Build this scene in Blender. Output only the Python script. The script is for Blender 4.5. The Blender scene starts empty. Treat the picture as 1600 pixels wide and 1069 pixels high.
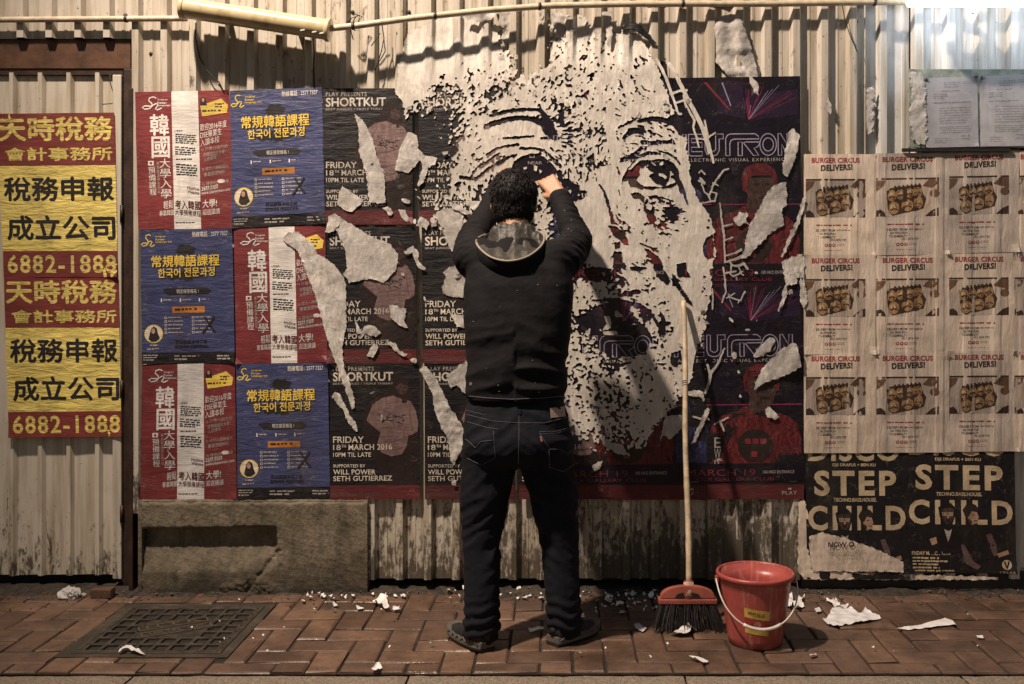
import bpy, bmesh, math, random
import numpy as np
from mathutils import Vector, Matrix
from mathutils.bvhtree import BVHTree

random.seed(7)
SC = bpy.context.scene
COL = SC.collection

# ---------------------------------------------------------------- camera
F, CX, CY = 1556.0, 875.0, 461.0          # focal length and optical axis measured on the photograph
D0, HCAM = 4.38, 1.30                      # metres from lens to hoarding, lens height
XC = 75 / 355.25
cam_data = bpy.data.cameras.new('camera')
cam = bpy.data.objects.new('camera', cam_data)
COL.objects.link(cam)
cam.location = (XC, -D0, HCAM)
cam.rotation_euler = (math.radians(90), 0, 0)
cam_data.sensor_width = 36
cam_data.lens = F / 1600 * 36
cam_data.shift_x = -75 / 1600
cam_data.shift_y = -(534.5 - CY) / 1600
cam_data.clip_end = 200
SC.camera = cam

# ---------------------------------------------------------------- night sky, street light, exposure
world = bpy.data.worlds.new('World')
SC.world = world
world.use_nodes = True
nt = world.node_tree
bg = nt.nodes['Background']
sky = nt.nodes.new('ShaderNodeTexSky')
sky.sky_type = 'NISHITA'
sky.sun_disc = False
sky.sun_elevation = math.radians(-2.0)
sky.sun_rotation = math.radians(200)
nt.links.new(sky.outputs[0], bg.inputs[0])
bg.inputs[1].default_value = 0.66

def lamp(name, kind, loc, power, col, size=0.1, target=None, **kw):
    d = bpy.data.lights.new(name, kind)
    d.energy = power
    d.color = col
    if kind == 'AREA':
        d.size = size
    else:
        d.shadow_soft_size = size
    for k, v in kw.items():
        setattr(d, k, v)
    o = bpy.data.objects.new(name, d)
    COL.objects.link(o)
    o.location = loc
    if target is not None:
        o.rotation_euler = (Vector(target) - Vector(loc)).to_track_quat('-Z', 'Y').to_euler()
    return o

lamp('street_light', 'SPOT', (-2.0, -2.25, 5.9), 2250, (1.0, 0.805, 0.65), 0.11, (0.35, 0, 1.75),
     spot_size=math.radians(76), spot_blend=0.9)
SC.view_settings.view_transform = 'Standard'
SC.view_settings.look = 'None'
SC.view_settings.exposure = 0.0
SC.view_settings.gamma = 1.0

# ---------------------------------------------------------------- measuring
def P(px, py, y=0.0):
    d = D0 + y
    return (XC + (px - CX) * d / F, y, HCAM - (py - CY) * d / F)

def G(px, py, z=0.0):
    d = F * (HCAM - z) / (py - CY)
    return (XC + (px - CX) * d / F, d - D0, z)

# ---------------------------------------------------------------- noise
def _hash(ix, iy, seed):
    n = (ix.astype(np.int64) * 374761393 + iy.astype(np.int64) * 668265263 + seed * 2246822519) & 0xFFFFFFFF
    n = ((n ^ (n >> 13)) * 1274126177) & 0xFFFFFFFF
    n = (n ^ (n >> 16)) & 0xFFFFFFFF
    return n.astype(np.float64) / 4294967296.0

def noise(x, y, seed=0):
    """gradient noise, about -1..1"""
    x = np.asarray(x, float); y = np.asarray(y, float)
    ix = np.floor(x); iy = np.floor(y)
    fx = x - ix; fy = y - iy
    ux = fx * fx * fx * (fx * (fx * 6 - 15) + 10); uy = fy * fy * fy * (fy * (fy * 6 - 15) + 10)
    out = 0
    for dx in (0, 1):
        for dy in (0, 1):
            a = _hash(ix + dx, iy + dy, seed) * 2 * math.pi
            g = np.cos(a) * (fx - dx) + np.sin(a) * (fy - dy)
            out = out + g * (ux if dx else 1 - ux) * (uy if dy else 1 - uy)
    return out * 1.5

def fbm(x, y, seed=0, o=3):
    s = 0; a = 1; t = 0
    for k in range(o):
        s = s + a * noise(np.asarray(x) * 2 ** k, np.asarray(y) * 2 ** k, seed + k * 17); t += a; a *= 0.5
    return s / t

# ---------------------------------------------------------------- materials
MATS = {}
def _mat(name):
    m = bpy.data.materials.new(name)
    m.use_nodes = True
    n = m.node_tree.nodes; l = m.node_tree.links
    b = n['Principled BSDF']
    return m, n, l, b

def N(n, kind, **kw):
    o = n.new('ShaderNode' + kind)
    for k, v in kw.items():
        if k.startswith('i_'):
            o.inputs[int(k[2:])].default_value = v
        else:
            setattr(o, k, v)
    return o

def pos(n, l, scale=(1, 1, 1), rot=(0, 0, 0)):
    g = N(n, 'NewGeometry')
    mp = N(n, 'Mapping')
    mp.inputs['Scale'].default_value = scale
    mp.inputs['Rotation'].default_value = rot
    l.new(g.outputs['Position'], mp.inputs['Vector'])
    return mp.outputs[0]

def ntex(n, l, vec, scale, detail=4, rough=0.6, dist=0.0):
    t = N(n, 'TexNoise')
    t.inputs['Scale'].default_value = scale
    t.inputs['Detail'].default_value = detail
    t.inputs['Roughness'].default_value = rough
    t.inputs['Distortion'].default_value = dist
    l.new(vec, t.inputs['Vector'])
    return t.outputs[0]

def ramp(n, l, fac, a, b, ca=(0, 0, 0, 1), cb=(1, 1, 1, 1)):
    r = N(n, 'ValToRGB')
    r.color_ramp.elements[0].position = a
    r.color_ramp.elements[1].position = b
    r.color_ramp.elements[0].color = ca
    r.color_ramp.elements[1].color = cb
    l.new(fac, r.inputs[0])
    return r.outputs[0]

def mix(n, l, fac, a, b, mode='MIX'):
    m = N(n, 'MixRGB', blend_type=mode)
    for i, v in ((0, fac), (1, a), (2, b)):
        if isinstance(v, (int, float)):
            m.inputs[i].default_value = v if i == 0 else (v, v, v, 1)
        elif isinstance(v, tuple):
            m.inputs[i].default_value = v if len(v) == 4 else v + (1,)
        else:
            l.new(v, m.inputs[i])
    return m.outputs[0]

def bump(n, l, b, h, strength, dist=0.01, prev=None):
    k = N(n, 'Bump')
    k.inputs['Strength'].default_value = strength
    k.inputs['Distance'].default_value = dist
    l.new(h, k.inputs['Height'])
    if prev is not None:
        l.new(prev, k.inputs['Normal'])
    if b is not None:
        l.new(k.outputs[0], b.inputs['Normal'])
    return k.outputs[0]

def ink(name, col, rough=0.55, wr='h', scuff=0.25, pale=(0.5, 0.47, 0.42), bs=0.2, mott=None):
    """printed, pasted paper: colour wear, cracked creases, wrinkles in the sheet"""
    if name in MATS:
        return MATS[name]
    m, n, l, b = _mat(name)
    fade = ntex(n, l, pos(n, l), 9, 4)
    c = mix(n, l, 1.0, col, ramp(n, l, fade, 0.25, 0.75, (0.72, 0.72, 0.72, 1), (1.2, 1.2, 1.2, 1)), 'MULTIPLY')
    oi = N(n, 'ObjectInfo')
    c = mix(n, l, 1.0, c, ramp(n, l, oi.outputs['Random'], 0.0, 1.0, (0.80, 0.80, 0.82, 1), (1.12, 1.10, 1.06, 1)), 'MULTIPLY')
    grime = ntex(n, l, pos(n, l, (6, 6, 2.2)), 1.0, 6, 0.68)
    c = mix(n, l, ramp(n, l, grime, 0.54, 0.74, (0, 0, 0, 1), (0.45,) * 3 + (1,)), c, (0.06, 0.048, 0.036))
    if mott is not None:
        c = mix(n, l, ramp(n, l, ntex(n, l, pos(n, l, (46, 46, 20), (0, 0.5, 0)), 1.0, 6, 0.7, 1.2), 0.40, 0.62), c, mott)
    sc = (10, 10, 42) if wr == 'h' else ((36, 10, 7) if wr == 'v' else (16, 16, 16))
    wv = pos(n, l, sc)
    w1 = ntex(n, l, wv, 1.0, 5, 0.62, 0.6)
    sep = N(n, 'Math', operation='SUBTRACT'); l.new(w1, sep.inputs[0]); sep.inputs[1].default_value = 0.5
    ab = N(n, 'Math', operation='ABSOLUTE'); l.new(sep.outputs[0], ab.inputs[0])
    crack = ramp(n, l, ab.outputs[0], 0.0, 0.02, (1, 1, 1, 1), (0, 0, 0, 1))
    gate = ramp(n, l, ntex(n, l, pos(n, l), 17, 3), 0.52, 0.7)
    f = mix(n, l, 1.0, crack, gate, 'MULTIPLY')
    f = mix(n, l, 1.0, f, scuff, 'MULTIPLY')
    c = mix(n, l, f, c, pale)
    l.new(c, b.inputs['Base Color'])
    b.inputs['Roughness'].default_value = rough
    b.inputs['Specular IOR Level'].default_value = 0.4
    k = bump(n, l, None, w1, bs, 0.022)
    bump(n, l, b, ntex(n, l, pos(n, l), 120, 3), 0.1, 0.003, k)
    MATS[name] = m
    return m

def plain(name, col, rough=0.6, var=0.3, vs=30, bs=0.2, bscale=150, metal=0.0, spec=0.5, bd=0.003):
    if name in MATS:
        return MATS[name]
    m, n, l, b = _mat(name)
    t = ntex(n, l, pos(n, l), vs, 5)
    lo, hi = 1 - var, 1 + var
    c = mix(n, l, 1.0, col, ramp(n, l, t, 0.3, 0.7, (lo, lo, lo, 1), (hi, hi, hi, 1)), 'MULTIPLY')
    l.new(c, b.inputs['Base Color'])
    b.inputs['Roughness'].default_value = rough
    b.inputs['Metallic'].default_value = metal
    b.inputs['Specular IOR Level'].default_value = spec
    if bs:
        bump(n, l, b, ntex(n, l, pos(n, l), bscale, 4), bs, bd)
    MATS[name] = m
    return m

def glow(name, col, strength):
    m, n, l, b = _mat(name)
    b.inputs['Base Color'].default_value = (*col, 1)
    b.inputs['Emission Color'].default_value = (*col, 1)
    b.inputs['Emission Strength'].default_value = strength
    MATS[name] = m
    return m

# ---------------------------------------------------------------- objects
def tag(o, label=None, cat=None, group=None, kind=None):
    if label: o['label'] = label
    if cat: o['category'] = cat
    if group: o['group'] = group
    if kind: o['kind'] = kind
    return o

def empty(name, loc=(0, 0, 0)):
    o = bpy.data.objects.new(name, None)
    COL.objects.link(o)
    o.location = loc
    o.empty_display_size = 0.05
    return o

def link(name, me, parent=None, loc=None):
    o = bpy.data.objects.new(name, me)
    COL.objects.link(o)
    if loc is not None:
        o.location = loc
    if parent is not None:
        o.parent = parent
    return o

class MB:
    """collects faces in world space and links them as one mesh"""
    def __init__(s):
        s.v = []; s.f = []; s.m = []; s.mats = []; s.sm = []
    def mi(s, mat):
        if mat not in s.mats: s.mats.append(mat)
        return s.mats.index(mat)
    def add(s, verts, faces, mat, smooth=False):
        o = len(s.v); k = s.mi(mat)
        s.v.extend([tuple(map(float, p)) for p in verts])
        for f in faces:
            s.f.append([i + o for i in f]); s.m.append(k); s.sm.append(smooth)
    def box(s, a, b, mat):
        x0, y0, z0 = a; x1, y1, z1 = b
        s.add([(x0, y0, z0), (x1, y0, z0), (x1, y1, z0), (x0, y1, z0), (x0, y0, z1), (x1, y0, z1), (x1, y1, z1), (x0, y1, z1)],
              [(0, 3, 2, 1), (4, 5, 6, 7), (0, 1, 5, 4), (1, 2, 6, 5), (2, 3, 7, 6), (3, 0, 4, 7)], mat)
    def tube(s, pts, r, mat, n=8, caps=True, smooth=True):
        v, f = tube_vf(pts, r, n, caps)
        s.add(v, f, mat, smooth)
    def lathe(s, c, prof, mat, n=40, smooth=True):
        v = []; f = []
        for (r, z) in prof:
            for i in range(n):
                a = 2 * math.pi * i / n
                v.append((c[0] + r * math.cos(a), c[1] + r * math.sin(a), c[2] + z))
        for j in range(len(prof) - 1):
            for i in range(n):
                k = (i + 1) % n
                f.append((j * n + i, j * n + k, (j + 1) * n + k, (j + 1) * n + i))
        s.add(v, f, mat, smooth)
    def build(s, name, parent=None, loc=(0, 0, 0), bevel=0.0):
        me = bpy.data.meshes.new(name)
        lx, ly, lz = loc
        base = Vector((0, 0, 0))
        if parent is not None:
            base = world_loc(parent)
        me.from_pydata([(x - lx - base.x, y - ly - base.y, z - lz - base.z) for x, y, z in s.v], [], s.f)
        for m in s.mats: me.materials.append(m)
        me.polygons.foreach_set('material_index', s.m)
        me.polygons.foreach_set('use_smooth', s.sm)
        me.update()
        o = link(name, me, parent, loc)
        if bevel:
            md = o.modifiers.new('bevel', 'BEVEL'); md.width = bevel; md.segments = 2; md.limit_method = 'ANGLE'
        return o

def world_loc(o):
    v = Vector((0, 0, 0))
    while o is not None:
        v = v + o.location; o = o.parent
    return v

def frames(pts):
    pts = [Vector(p) for p in pts]
    out = []
    up = Vector((0.13, 0.2, 0.97))
    for i, p in enumerate(pts):
        t = (pts[min(i + 1, len(pts) - 1)] - pts[max(i - 1, 0)]).normalized()
        if abs(t.dot(up)) > 0.95: up = Vector((0.9, 0.3, 0.1))
        a = t.cross(up).normalized(); b = a.cross(t).normalized()
        out.append((p, a, b)); up = b
    return out

def tube_vf(pts, r, n=8, caps=True):
    fr = frames(pts)
    rs = r if isinstance(r, (list, tuple)) else [r] * len(pts)
    v = []; f = []
    for (p, a, b), q in zip(fr, rs):
        qa, qb = q if isinstance(q, tuple) else (q, q)
        for i in range(n):
            t = 2 * math.pi * i / n
            v.append(tuple(p + a * (qa * math.cos(t)) + b * (qb * math.sin(t))))
    for j in range(len(pts) - 1):
        for i in range(n):
            k = (i + 1) % n
            f.append((j * n + i, j * n + k, (j + 1) * n + k, (j + 1) * n + i))
    if caps:
        f.append(tuple(range(n))[::-1]); f.append(tuple((len(pts) - 1) * n + i for i in range(n)))
    return v, f

# ---------------------------------------------------------------- paper cut from a field (marching triangles)
def iso_mesh(Fd, x0, y0, st):
    ny, nx = Fd.shape
    ins = Fd > 0
    yy, xx = np.mgrid[0:ny, 0:nx]
    px = x0 + xx * st; py = y0 + yy * st
    verts = []; vals = []; cnt = 0
    def ids(mask, X, Y, V):
        nonlocal cnt
        a = np.full(mask.shape, -1, np.int64)
        k = int(mask.sum()); a[mask] = np.arange(cnt, cnt + k); cnt += k
        verts.append(np.stack([X[mask], Y[mask]], 1)); vals.append(V[mask])
        return a
    vid = ids(ins, px, py, Fd)
    def edge(A, B, XA, YA, XB, YB):
        m = (A > 0) != (B > 0)
        t = np.where(m, A / np.where(m, A - B, 1), 0)
        return ids(m, XA + (XB - XA) * t, YA + (YB - YA) * t, np.zeros_like(A))
    h = edge(Fd[:, :-1], Fd[:, 1:], px[:, :-1], py[:, :-1], px[:, 1:], py[:, 1:])
    w = edge(Fd[:-1], Fd[1:], px[:-1], py[:-1], px[1:], py[1:])
    d = edge(Fd[:-1, :-1], Fd[1:, 1:], px[:-1, :-1], py[:-1, :-1], px[1:, 1:], py[1:, 1:])
    tris = []
    for (a, b, c, ab, bc, ca) in (
        (vid[:-1, :-1], vid[:-1, 1:], vid[1:, 1:], h[:-1], w[:, 1:], d),
        (vid[:-1, :-1], vid[1:, 1:], vid[1:, :-1], d, h[1:], w[:, :-1])):
        A, B, Cc = a >= 0, b >= 0, c >= 0
        def em(m, *idx):
            if m.any(): tris.append(np.stack([i[m] for i in idx], 1))
        em(A & B & Cc, a, b, c)
        em(A & ~B & ~Cc, a, ab, ca); em(~A & B & ~Cc, ab, b, bc); em(~A & ~B & Cc, bc, c, ca)
        m = A & B & ~Cc; em(m, a, b, bc); em(m, a, bc, ca)
        m = ~A & B & Cc; em(m, b, c, ca); em(m, b, ca, ab)
        m = A & ~B & Cc; em(m, a, ab, bc); em(m, a, bc, c)
    return np.concatenate(verts), np.concatenate(vals), np.concatenate(tris)

def poly_sd(X, Y, pts):
    """signed distance to a polygon, positive inside"""
    d = np.full(X.shape, 1e9); ins = np.zeros(X.shape, bool)
    n = len(pts)
    for i in range(n):
        ax, ay = pts[i]; bx, by = pts[(i + 1) % n]
        ex, ey = bx - ax, by - ay
        t = np.clip(((X - ax) * ex + (Y - ay) * ey) / (ex * ex + ey * ey + 1e-9), 0, 1)
        d = np.minimum(d, np.hypot(X - ax - t * ex, Y - ay - t * ey))
        c = ((ay > Y) != (by > Y)) & (X < (bx - ax) * (Y - ay) / (by - ay + 1e-12) + ax)
        ins ^= c
    return np.where(ins, d, -d)

def line_sd(X, Y, pts):
    """pts (x, y, half-width): positive inside the stroke"""
    d = np.full(X.shape, -1e9)
    for (ax, ay, aw), (bx, by, bw) in zip(pts[:-1], pts[1:]):
        ex, ey = bx - ax, by - ay
        t = np.clip(((X - ax) * ex + (Y - ay) * ey) / (ex * ex + ey * ey + 1e-9), 0, 1)
        d = np.maximum(d, aw + (bw - aw) * t - np.hypot(X - ax - t * ex, Y - ay - t * ey))
    return d

def paper_object(name, v2, tris, yoff, mat, origin=None, smooth=True):
    """v2 photo-plane points, yoff depth of each: a sheet of paper in world space"""
    d = D0 + yoff
    X = XC + (v2[:, 0] - CX) * d / F; Z = HCAM - (v2[:, 1] - CY) * d / F
    V = np.stack([X, yoff, Z], 1)
    if origin is None:
        origin = (float(V[:, 0].mean()), float(V[:, 1].mean()), float(V[:, 2].min()))
    V = V - np.array(origin)
    me = bpy.data.meshes.new(name)
    me.vertices.add(len(V)); me.vertices.foreach_set('co', V.ravel())
    nt_ = len(tris)
    me.loops.add(nt_ * 3); me.loops.foreach_set('vertex_index', tris.ravel().astype(np.int32))
    me.polygons.add(nt_)
    me.polygons.foreach_set('loop_start', np.arange(0, nt_ * 3, 3, dtype=np.int32))
    me.polygons.foreach_set('loop_total', np.full(nt_, 3, np.int32))
    me.polygons.foreach_set('use_smooth', np.full(nt_, smooth))
    me.materials.append(mat)
    me.update(calc_edges=True); me.validate()
    return link(name, me, None, origin)
# ---------------------------------------------------------------- lettering
_GL = {}
def glyphs(s, bold=0.0, space=1.0):
    k = (s, bold, space)
    if k in _GL: return _GL[k]
    c = bpy.data.curves.new('lettering', 'FONT')
    c.body = s; c.offset = bold; c.resolution_u = 3; c.space_character = space
    o = bpy.data.objects.new('lettering', c)
    COL.objects.link(o)
    me = bpy.data.meshes.new_from_object(o.evaluated_get(bpy.context.evaluated_depsgraph_get()))
    v = np.array([(q.co.x, q.co.y) for q in me.vertices])
    f = [tuple(p.vertices) for p in me.polygons]
    bpy.data.objects.remove(o); bpy.data.curves.remove(c); bpy.data.meshes.remove(me)
    v = v - v.min(0); sz = v.max(0)
    v = v / np.where(sz > 0, sz, 1)
    _GL[k] = (v, f)
    return _GL[k]

def refine(v, f, step=9.0):
    """cuts wide faces along a grid so that they follow a wavy sheet"""
    v = np.asarray(v, float); lo, hi = v.min(0), v.max(0)
    if (hi - lo).max() < step * 1.5: return v, f
    bm = bmesh.new(); vs = [bm.verts.new((a, b, 0)) for a, b in v]
    for q in f:
        try: bm.faces.new([vs[i] for i in q])
        except ValueError: pass
    for ax in (0, 1):
        no = (1, 0, 0) if ax == 0 else (0, 1, 0)
        for c in np.arange(math.ceil(lo[ax] / step) * step, hi[ax], step):
            co = (c + .011, 0, 0) if ax == 0 else (0, c + .011, 0)
            bmesh.ops.bisect_plane(bm, geom=bm.verts[:] + bm.edges[:] + bm.faces[:], dist=1e-4, plane_co=co, plane_no=no)
    bm.verts.index_update()
    out = np.array([q.co[:2] for q in bm.verts]); fs = [tuple(q.index for q in t.verts) for t in bm.faces]; bm.free()
    return out, fs

# ---------------------------------------------------------------- a pasted poster
class Poster:
    """corners tl, tr, br, bl in photo pixels; ref = rectangle the design was measured in"""
    def __init__(s, name, corners, ref, y, sheet_mat, warp=0.003, seed=0, ribs=0.0, n=(14, 20), tears=None):
        s.name = name; s.c = [np.array(p, float) for p in corners]; s.ref = ref; s.y = y
        s.warp = warp; s.seed = seed; s.ribs = ribs
        s.parts = {}
        s.crease = 0.0003 if sheet_mat not in (I_.get('night'),) else 0.0004
        s.lv = 0.00042
        r_ = random.Random(seed * 31 + 7)
        s.lift = [(r_.choice((0, 0, 0.006, 0.014)), r_.uniform(.07, .16)) for _ in range(4)]
        s.sheet(sheet_mat, n)
    def off(s, X, Z):
        w = s.warp * (noise(X * 4.2, Z * 6.3, s.seed) + 0.45 * noise(X * 9, Z * 13, s.seed + 5))
        w = w + s.crease * np.clip(1 - np.abs(noise(X * 2.6 + 0.8 * noise(X * 5, Z * 5, s.seed + 2), Z * 15, s.seed + 9)) * 3.4, 0, 1) ** 2
        if s.ribs:
            w = w + s.ribs * rib_wave(X)
        return w
    def uv(s, X, Y):
        x0, y0, x1, y1 = s.ref
        return (np.asarray(X, float) - x0) / (x1 - x0), (np.asarray(Y, float) - y0) / (y1 - y0)
    def place(s, u, v, level):
        tl, tr, br, bl = s.c
        u = u[:, None]; v = v[:, None]
        q = tl * (1 - u) * (1 - v) + tr * u * (1 - v) + br * u * v + bl * (1 - u) * v
        d = D0 + s.y
        X = XC + (q[:, 0] - CX) * d / F; Z = HCAM - (q[:, 1] - CY) * d / F
        cu = 0
        for (a, w), (qu, qv) in zip(s.lift, ((0, 0), (1, 0), (1, 1), (0, 1))):
            dd = np.hypot(u[:, 0] - qu, (v[:, 0] - qv) * 1.4)
            cu = cu + a * np.clip(1 - dd / w, 0, 1) ** 2
        Yv = s.y - np.abs(level) * s.lv - s.off(X, Z) - cu
        return np.stack([X, Yv, Z], 1)
    def put(s, part, mat, X, Y, faces, level):
        u, v = s.uv(X, Y)
        d = s.parts.setdefault(part, MB())
        d.add(s.place(u, v, level), faces, mat, False)
    def grid(s, part, mat, x0, y0, x1, y1, level, n, jag=0.0):
        nx, ny = n
        yy, xx = np.mgrid[0:ny + 1, 0:nx + 1]
        X = (x0 + (x1 - x0) * xx / nx).ravel(); Y = (y0 + (y1 - y0) * yy / ny).ravel()
        f = [(j * (nx + 1) + i, j * (nx + 1) + i + 1, (j + 1) * (nx + 1) + i + 1, (j + 1) * (nx + 1) + i) for j in range(ny) for i in range(nx)]
        s.put(part, mat, X, Y, f, level)
    def sheet(s, mat, n):
        x0, y0, x1, y1 = s.ref
        s.grid('', mat, x0, y0, x1, y1, 0, n)
    def rect(s, part, mat, x0, y0, x1, y1, level=1):
        n = (max(1, int(abs(x1 - x0) / 10)), max(1, int(abs(y1 - y0) / 10)))
        s.grid(part, mat, x0, y0, x1, y1, level, n)
    def poly(s, part, mat, pts, level=1):
        p = np.array(pts, float)
        bm = bmesh.new()
        f = bm.faces.new([bm.verts.new((a, b, 0)) for a, b in p])
        bmesh.ops.triangulate(bm, faces=[f])
        bm.verts.index_update()
        fs = [tuple(v.index for v in t.verts) for t in bm.faces]
        vs = np.array([v.co[:2] for v in bm.verts]); bm.free()
        vs, fs = refine(vs, fs)
        s.put(part, mat, vs[:, 0], vs[:, 1], fs, level)
    def ell(s, part, mat, cx, cy, rx, ry, level=1, n=28, jit=0.0, seed=0):
        r = random.Random(seed)
        s.poly(part, mat, [(cx + rx * (1 + r.uniform(-jit, jit)) * math.cos(2 * math.pi * i / n),
                            cy + ry * (1 + r.uniform(-jit, jit)) * math.sin(2 * math.pi * i / n)) for i in range(n)], level)
    def line(s, part, mat, pts, w, level=2):
        p = [np.array(q, float) for q in pts]
        L = []; R = []
        for i in range(len(p)):
            t = p[min(i + 1, len(p) - 1)] - p[max(i - 1, 0)]
            t = t / (np.hypot(*t) + 1e-9); nn = np.array([-t[1], t[0]]) * w / 2
            L.append(p[i] + nn); R.append(p[i] - nn)
        v = np.array(L + R); k = len(p)
        s.put(part, mat, v[:, 0], v[:, 1], [(i, i + 1, k + i + 1, k + i) for i in range(k - 1)], level)
    def text(s, part, mat, body, x0, y0, x1, y1, level=2, bold=0.0, rise=0.0, space=1.0, lean=0.0):
        """fits the words into the box; rise = pixels the right end is higher"""
        cjk = any(ord(c) > 0x2E80 for c in body)
        v, f = glyphs(body, 0.0 if cjk else bold, space)
        d = bold * (y1 - y0) * 0.85 if cjk and bold > 0.01 else 0.0
        for k, (ex, ey) in enumerate(((0, 0), (d, 0), (-d, 0), (0, d), (0, -d)) if d else ((0, 0),)):
            X = x0 + d + v[:, 0] * (x1 - x0 - 2 * d) + lean * v[:, 1] * (y1 - y0) + ex
            Y = y1 - d - v[:, 1] * (y1 - y0 - 2 * d) - rise * v[:, 0] + ey
            V, ff = refine(np.stack([X, Y], 1), f) if y1 - y0 > 9 and not cjk else (np.stack([X, Y], 1), f)
            s.put(part, mat, V[:, 0], V[:, 1], ff, level + 0.13 * k)
    def vtext(s, part, mat, body, x0, y0, x1, y1, level=2, bold=0.0, lean=0.0):
        n = len(body); h = (y1 - y0) / n
        for i, ch in enumerate(body):
            dx = lean * i
            s.text(part, mat, ch, x0 + dx, y0 + i * h + h * 0.04, x1 + dx, y0 + (i + 1) * h - h * 0.04, level, bold)
    def scribble(s, part, mat, x0, y0, x1, y1, rows, level=2, seed=0, rise=0.0, th=0.55):
        """a paragraph too small to read: rows of word-length dashes broken into strokes"""
        r = random.Random(seed); h = (y1 - y0) / rows
        for k in range(rows):
            x = x0
            end = x1 - (r.random() * 0.3 * (x1 - x0) if k == rows - 1 else r.random() * 0.08 * (x1 - x0))
            while x < end:
                w = min(r.uniform(0.7, 1.9) * h, end - x)
                ry = rise * (x - x0) / max(1, x1 - x0)
                yy = y0 + k * h + r.uniform(0, 0.12) * h - ry
                hh = h * th * r.uniform(0.7, 1.05)
                s.put(part, mat, [x, x + w, x + w, x], [yy, yy, yy + hh, yy + hh], [(0, 1, 2, 3)], level)
                x += w + (r.uniform(0.15, 0.35) if r.random() < 0.8 else 0.8) * h
    def finish(s, label, cat='poster', group=None):
        tl, tr, br, bl = s.c
        b = P(*((bl + br) / 2), s.y)
        root = None
        for k, mb in s.parts.items():
            if k == '':
                root = mb.build(s.name, None, b)
        for k, mb in s.parts.items():
            if k != '':
                mb.build(k, root)
        tag(root, label, cat, group)
        return root

I_ = {}
TORN = ink('torn_paper', (0.58, 0.56, 0.53), 0.65, 'n', 0.0, bs=0.28, mott=(0.37, 0.345, 0.31))
PAPER = ink('white_paper', (0.66, 0.645, 0.61), 0.6, 'h', 0.0, bs=0.16)
PAPERV = ink('white_paper_upright', (0.63, 0.605, 0.56), 0.6, 'v', 0.0, bs=0.2, mott=(0.52, 0.485, 0.43))

def rib_wave(X, soft=True):
    """raised ribs of the main hoarding, 0..1"""
    t = np.mod(np.asarray(X, float) - RIB0 + RIBP / 2, RIBP) - RIBP / 2
    return np.clip((0.0255 - np.abs(t)) / 0.012, 0, 1)
RIBP = 44 / 355.25
RIB0 = P(1242, 0)[0]
# ================================================================ SETTING
def corrugated(name, x0, x1, z0, z1, y, phase, mat, label, cat, pitch=RIBP, depth=0.027, half=0.0255, slope=0.012, zfun=None, kind=None, dents=0.0, right=False):
    xs = [x0, x1]
    k = math.floor((x0 - phase) / pitch) - 1
    while phase + k * pitch < x1 + pitch:
        c = phase + k * pitch
        for d in (-half, -half + slope, half - slope, half):
            if x0 < c + d < x1: xs.append(c + d)
        # a shallow stiffening crease in each pan
        for d in (0.45 * pitch, 0.47 * pitch, 0.53 * pitch, 0.55 * pitch):
            if x0 < c + d < x1: xs.append(c + d)
        k += 1
    xs = np.array(sorted(xs))
    zs = np.linspace(z0, z1, 15)
    t = np.mod(xs - phase + pitch / 2, pitch) - pitch / 2
    yy = -depth * np.clip((half - np.abs(t)) / slope, 0, 1)
    yy = yy - 0.0022 * np.clip((0.05 * pitch - np.abs(np.abs(t) - 0.5 * pitch)) / (0.02 * pitch), 0, 1)
    V = []; Fc = []
    n = len(xs)
    for z in zs:
        wob = dents * noise(xs * 3.1, np.full(n, z * 1.7), 3)
        for x, q, w in zip(xs, yy, wob):
            V.append((x, y + q + w, z))
    for j in range(len(zs) - 1):
        for i in range(n - 1):
            Fc.append((j * n + i, j * n + i + 1, (j + 1) * n + i + 1, (j + 1) * n + i))
    m = MB(); m.add(V, Fc, mat)
    o = m.build(name, None, ((x0 + x1) / 2, y, z0))
    md = o.modifiers.new('thickness', 'SOLIDIFY'); md.thickness = 0.0012; md.offset = -1 if right else 1
    tag(o, label, cat, kind=kind)
    return o

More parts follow.
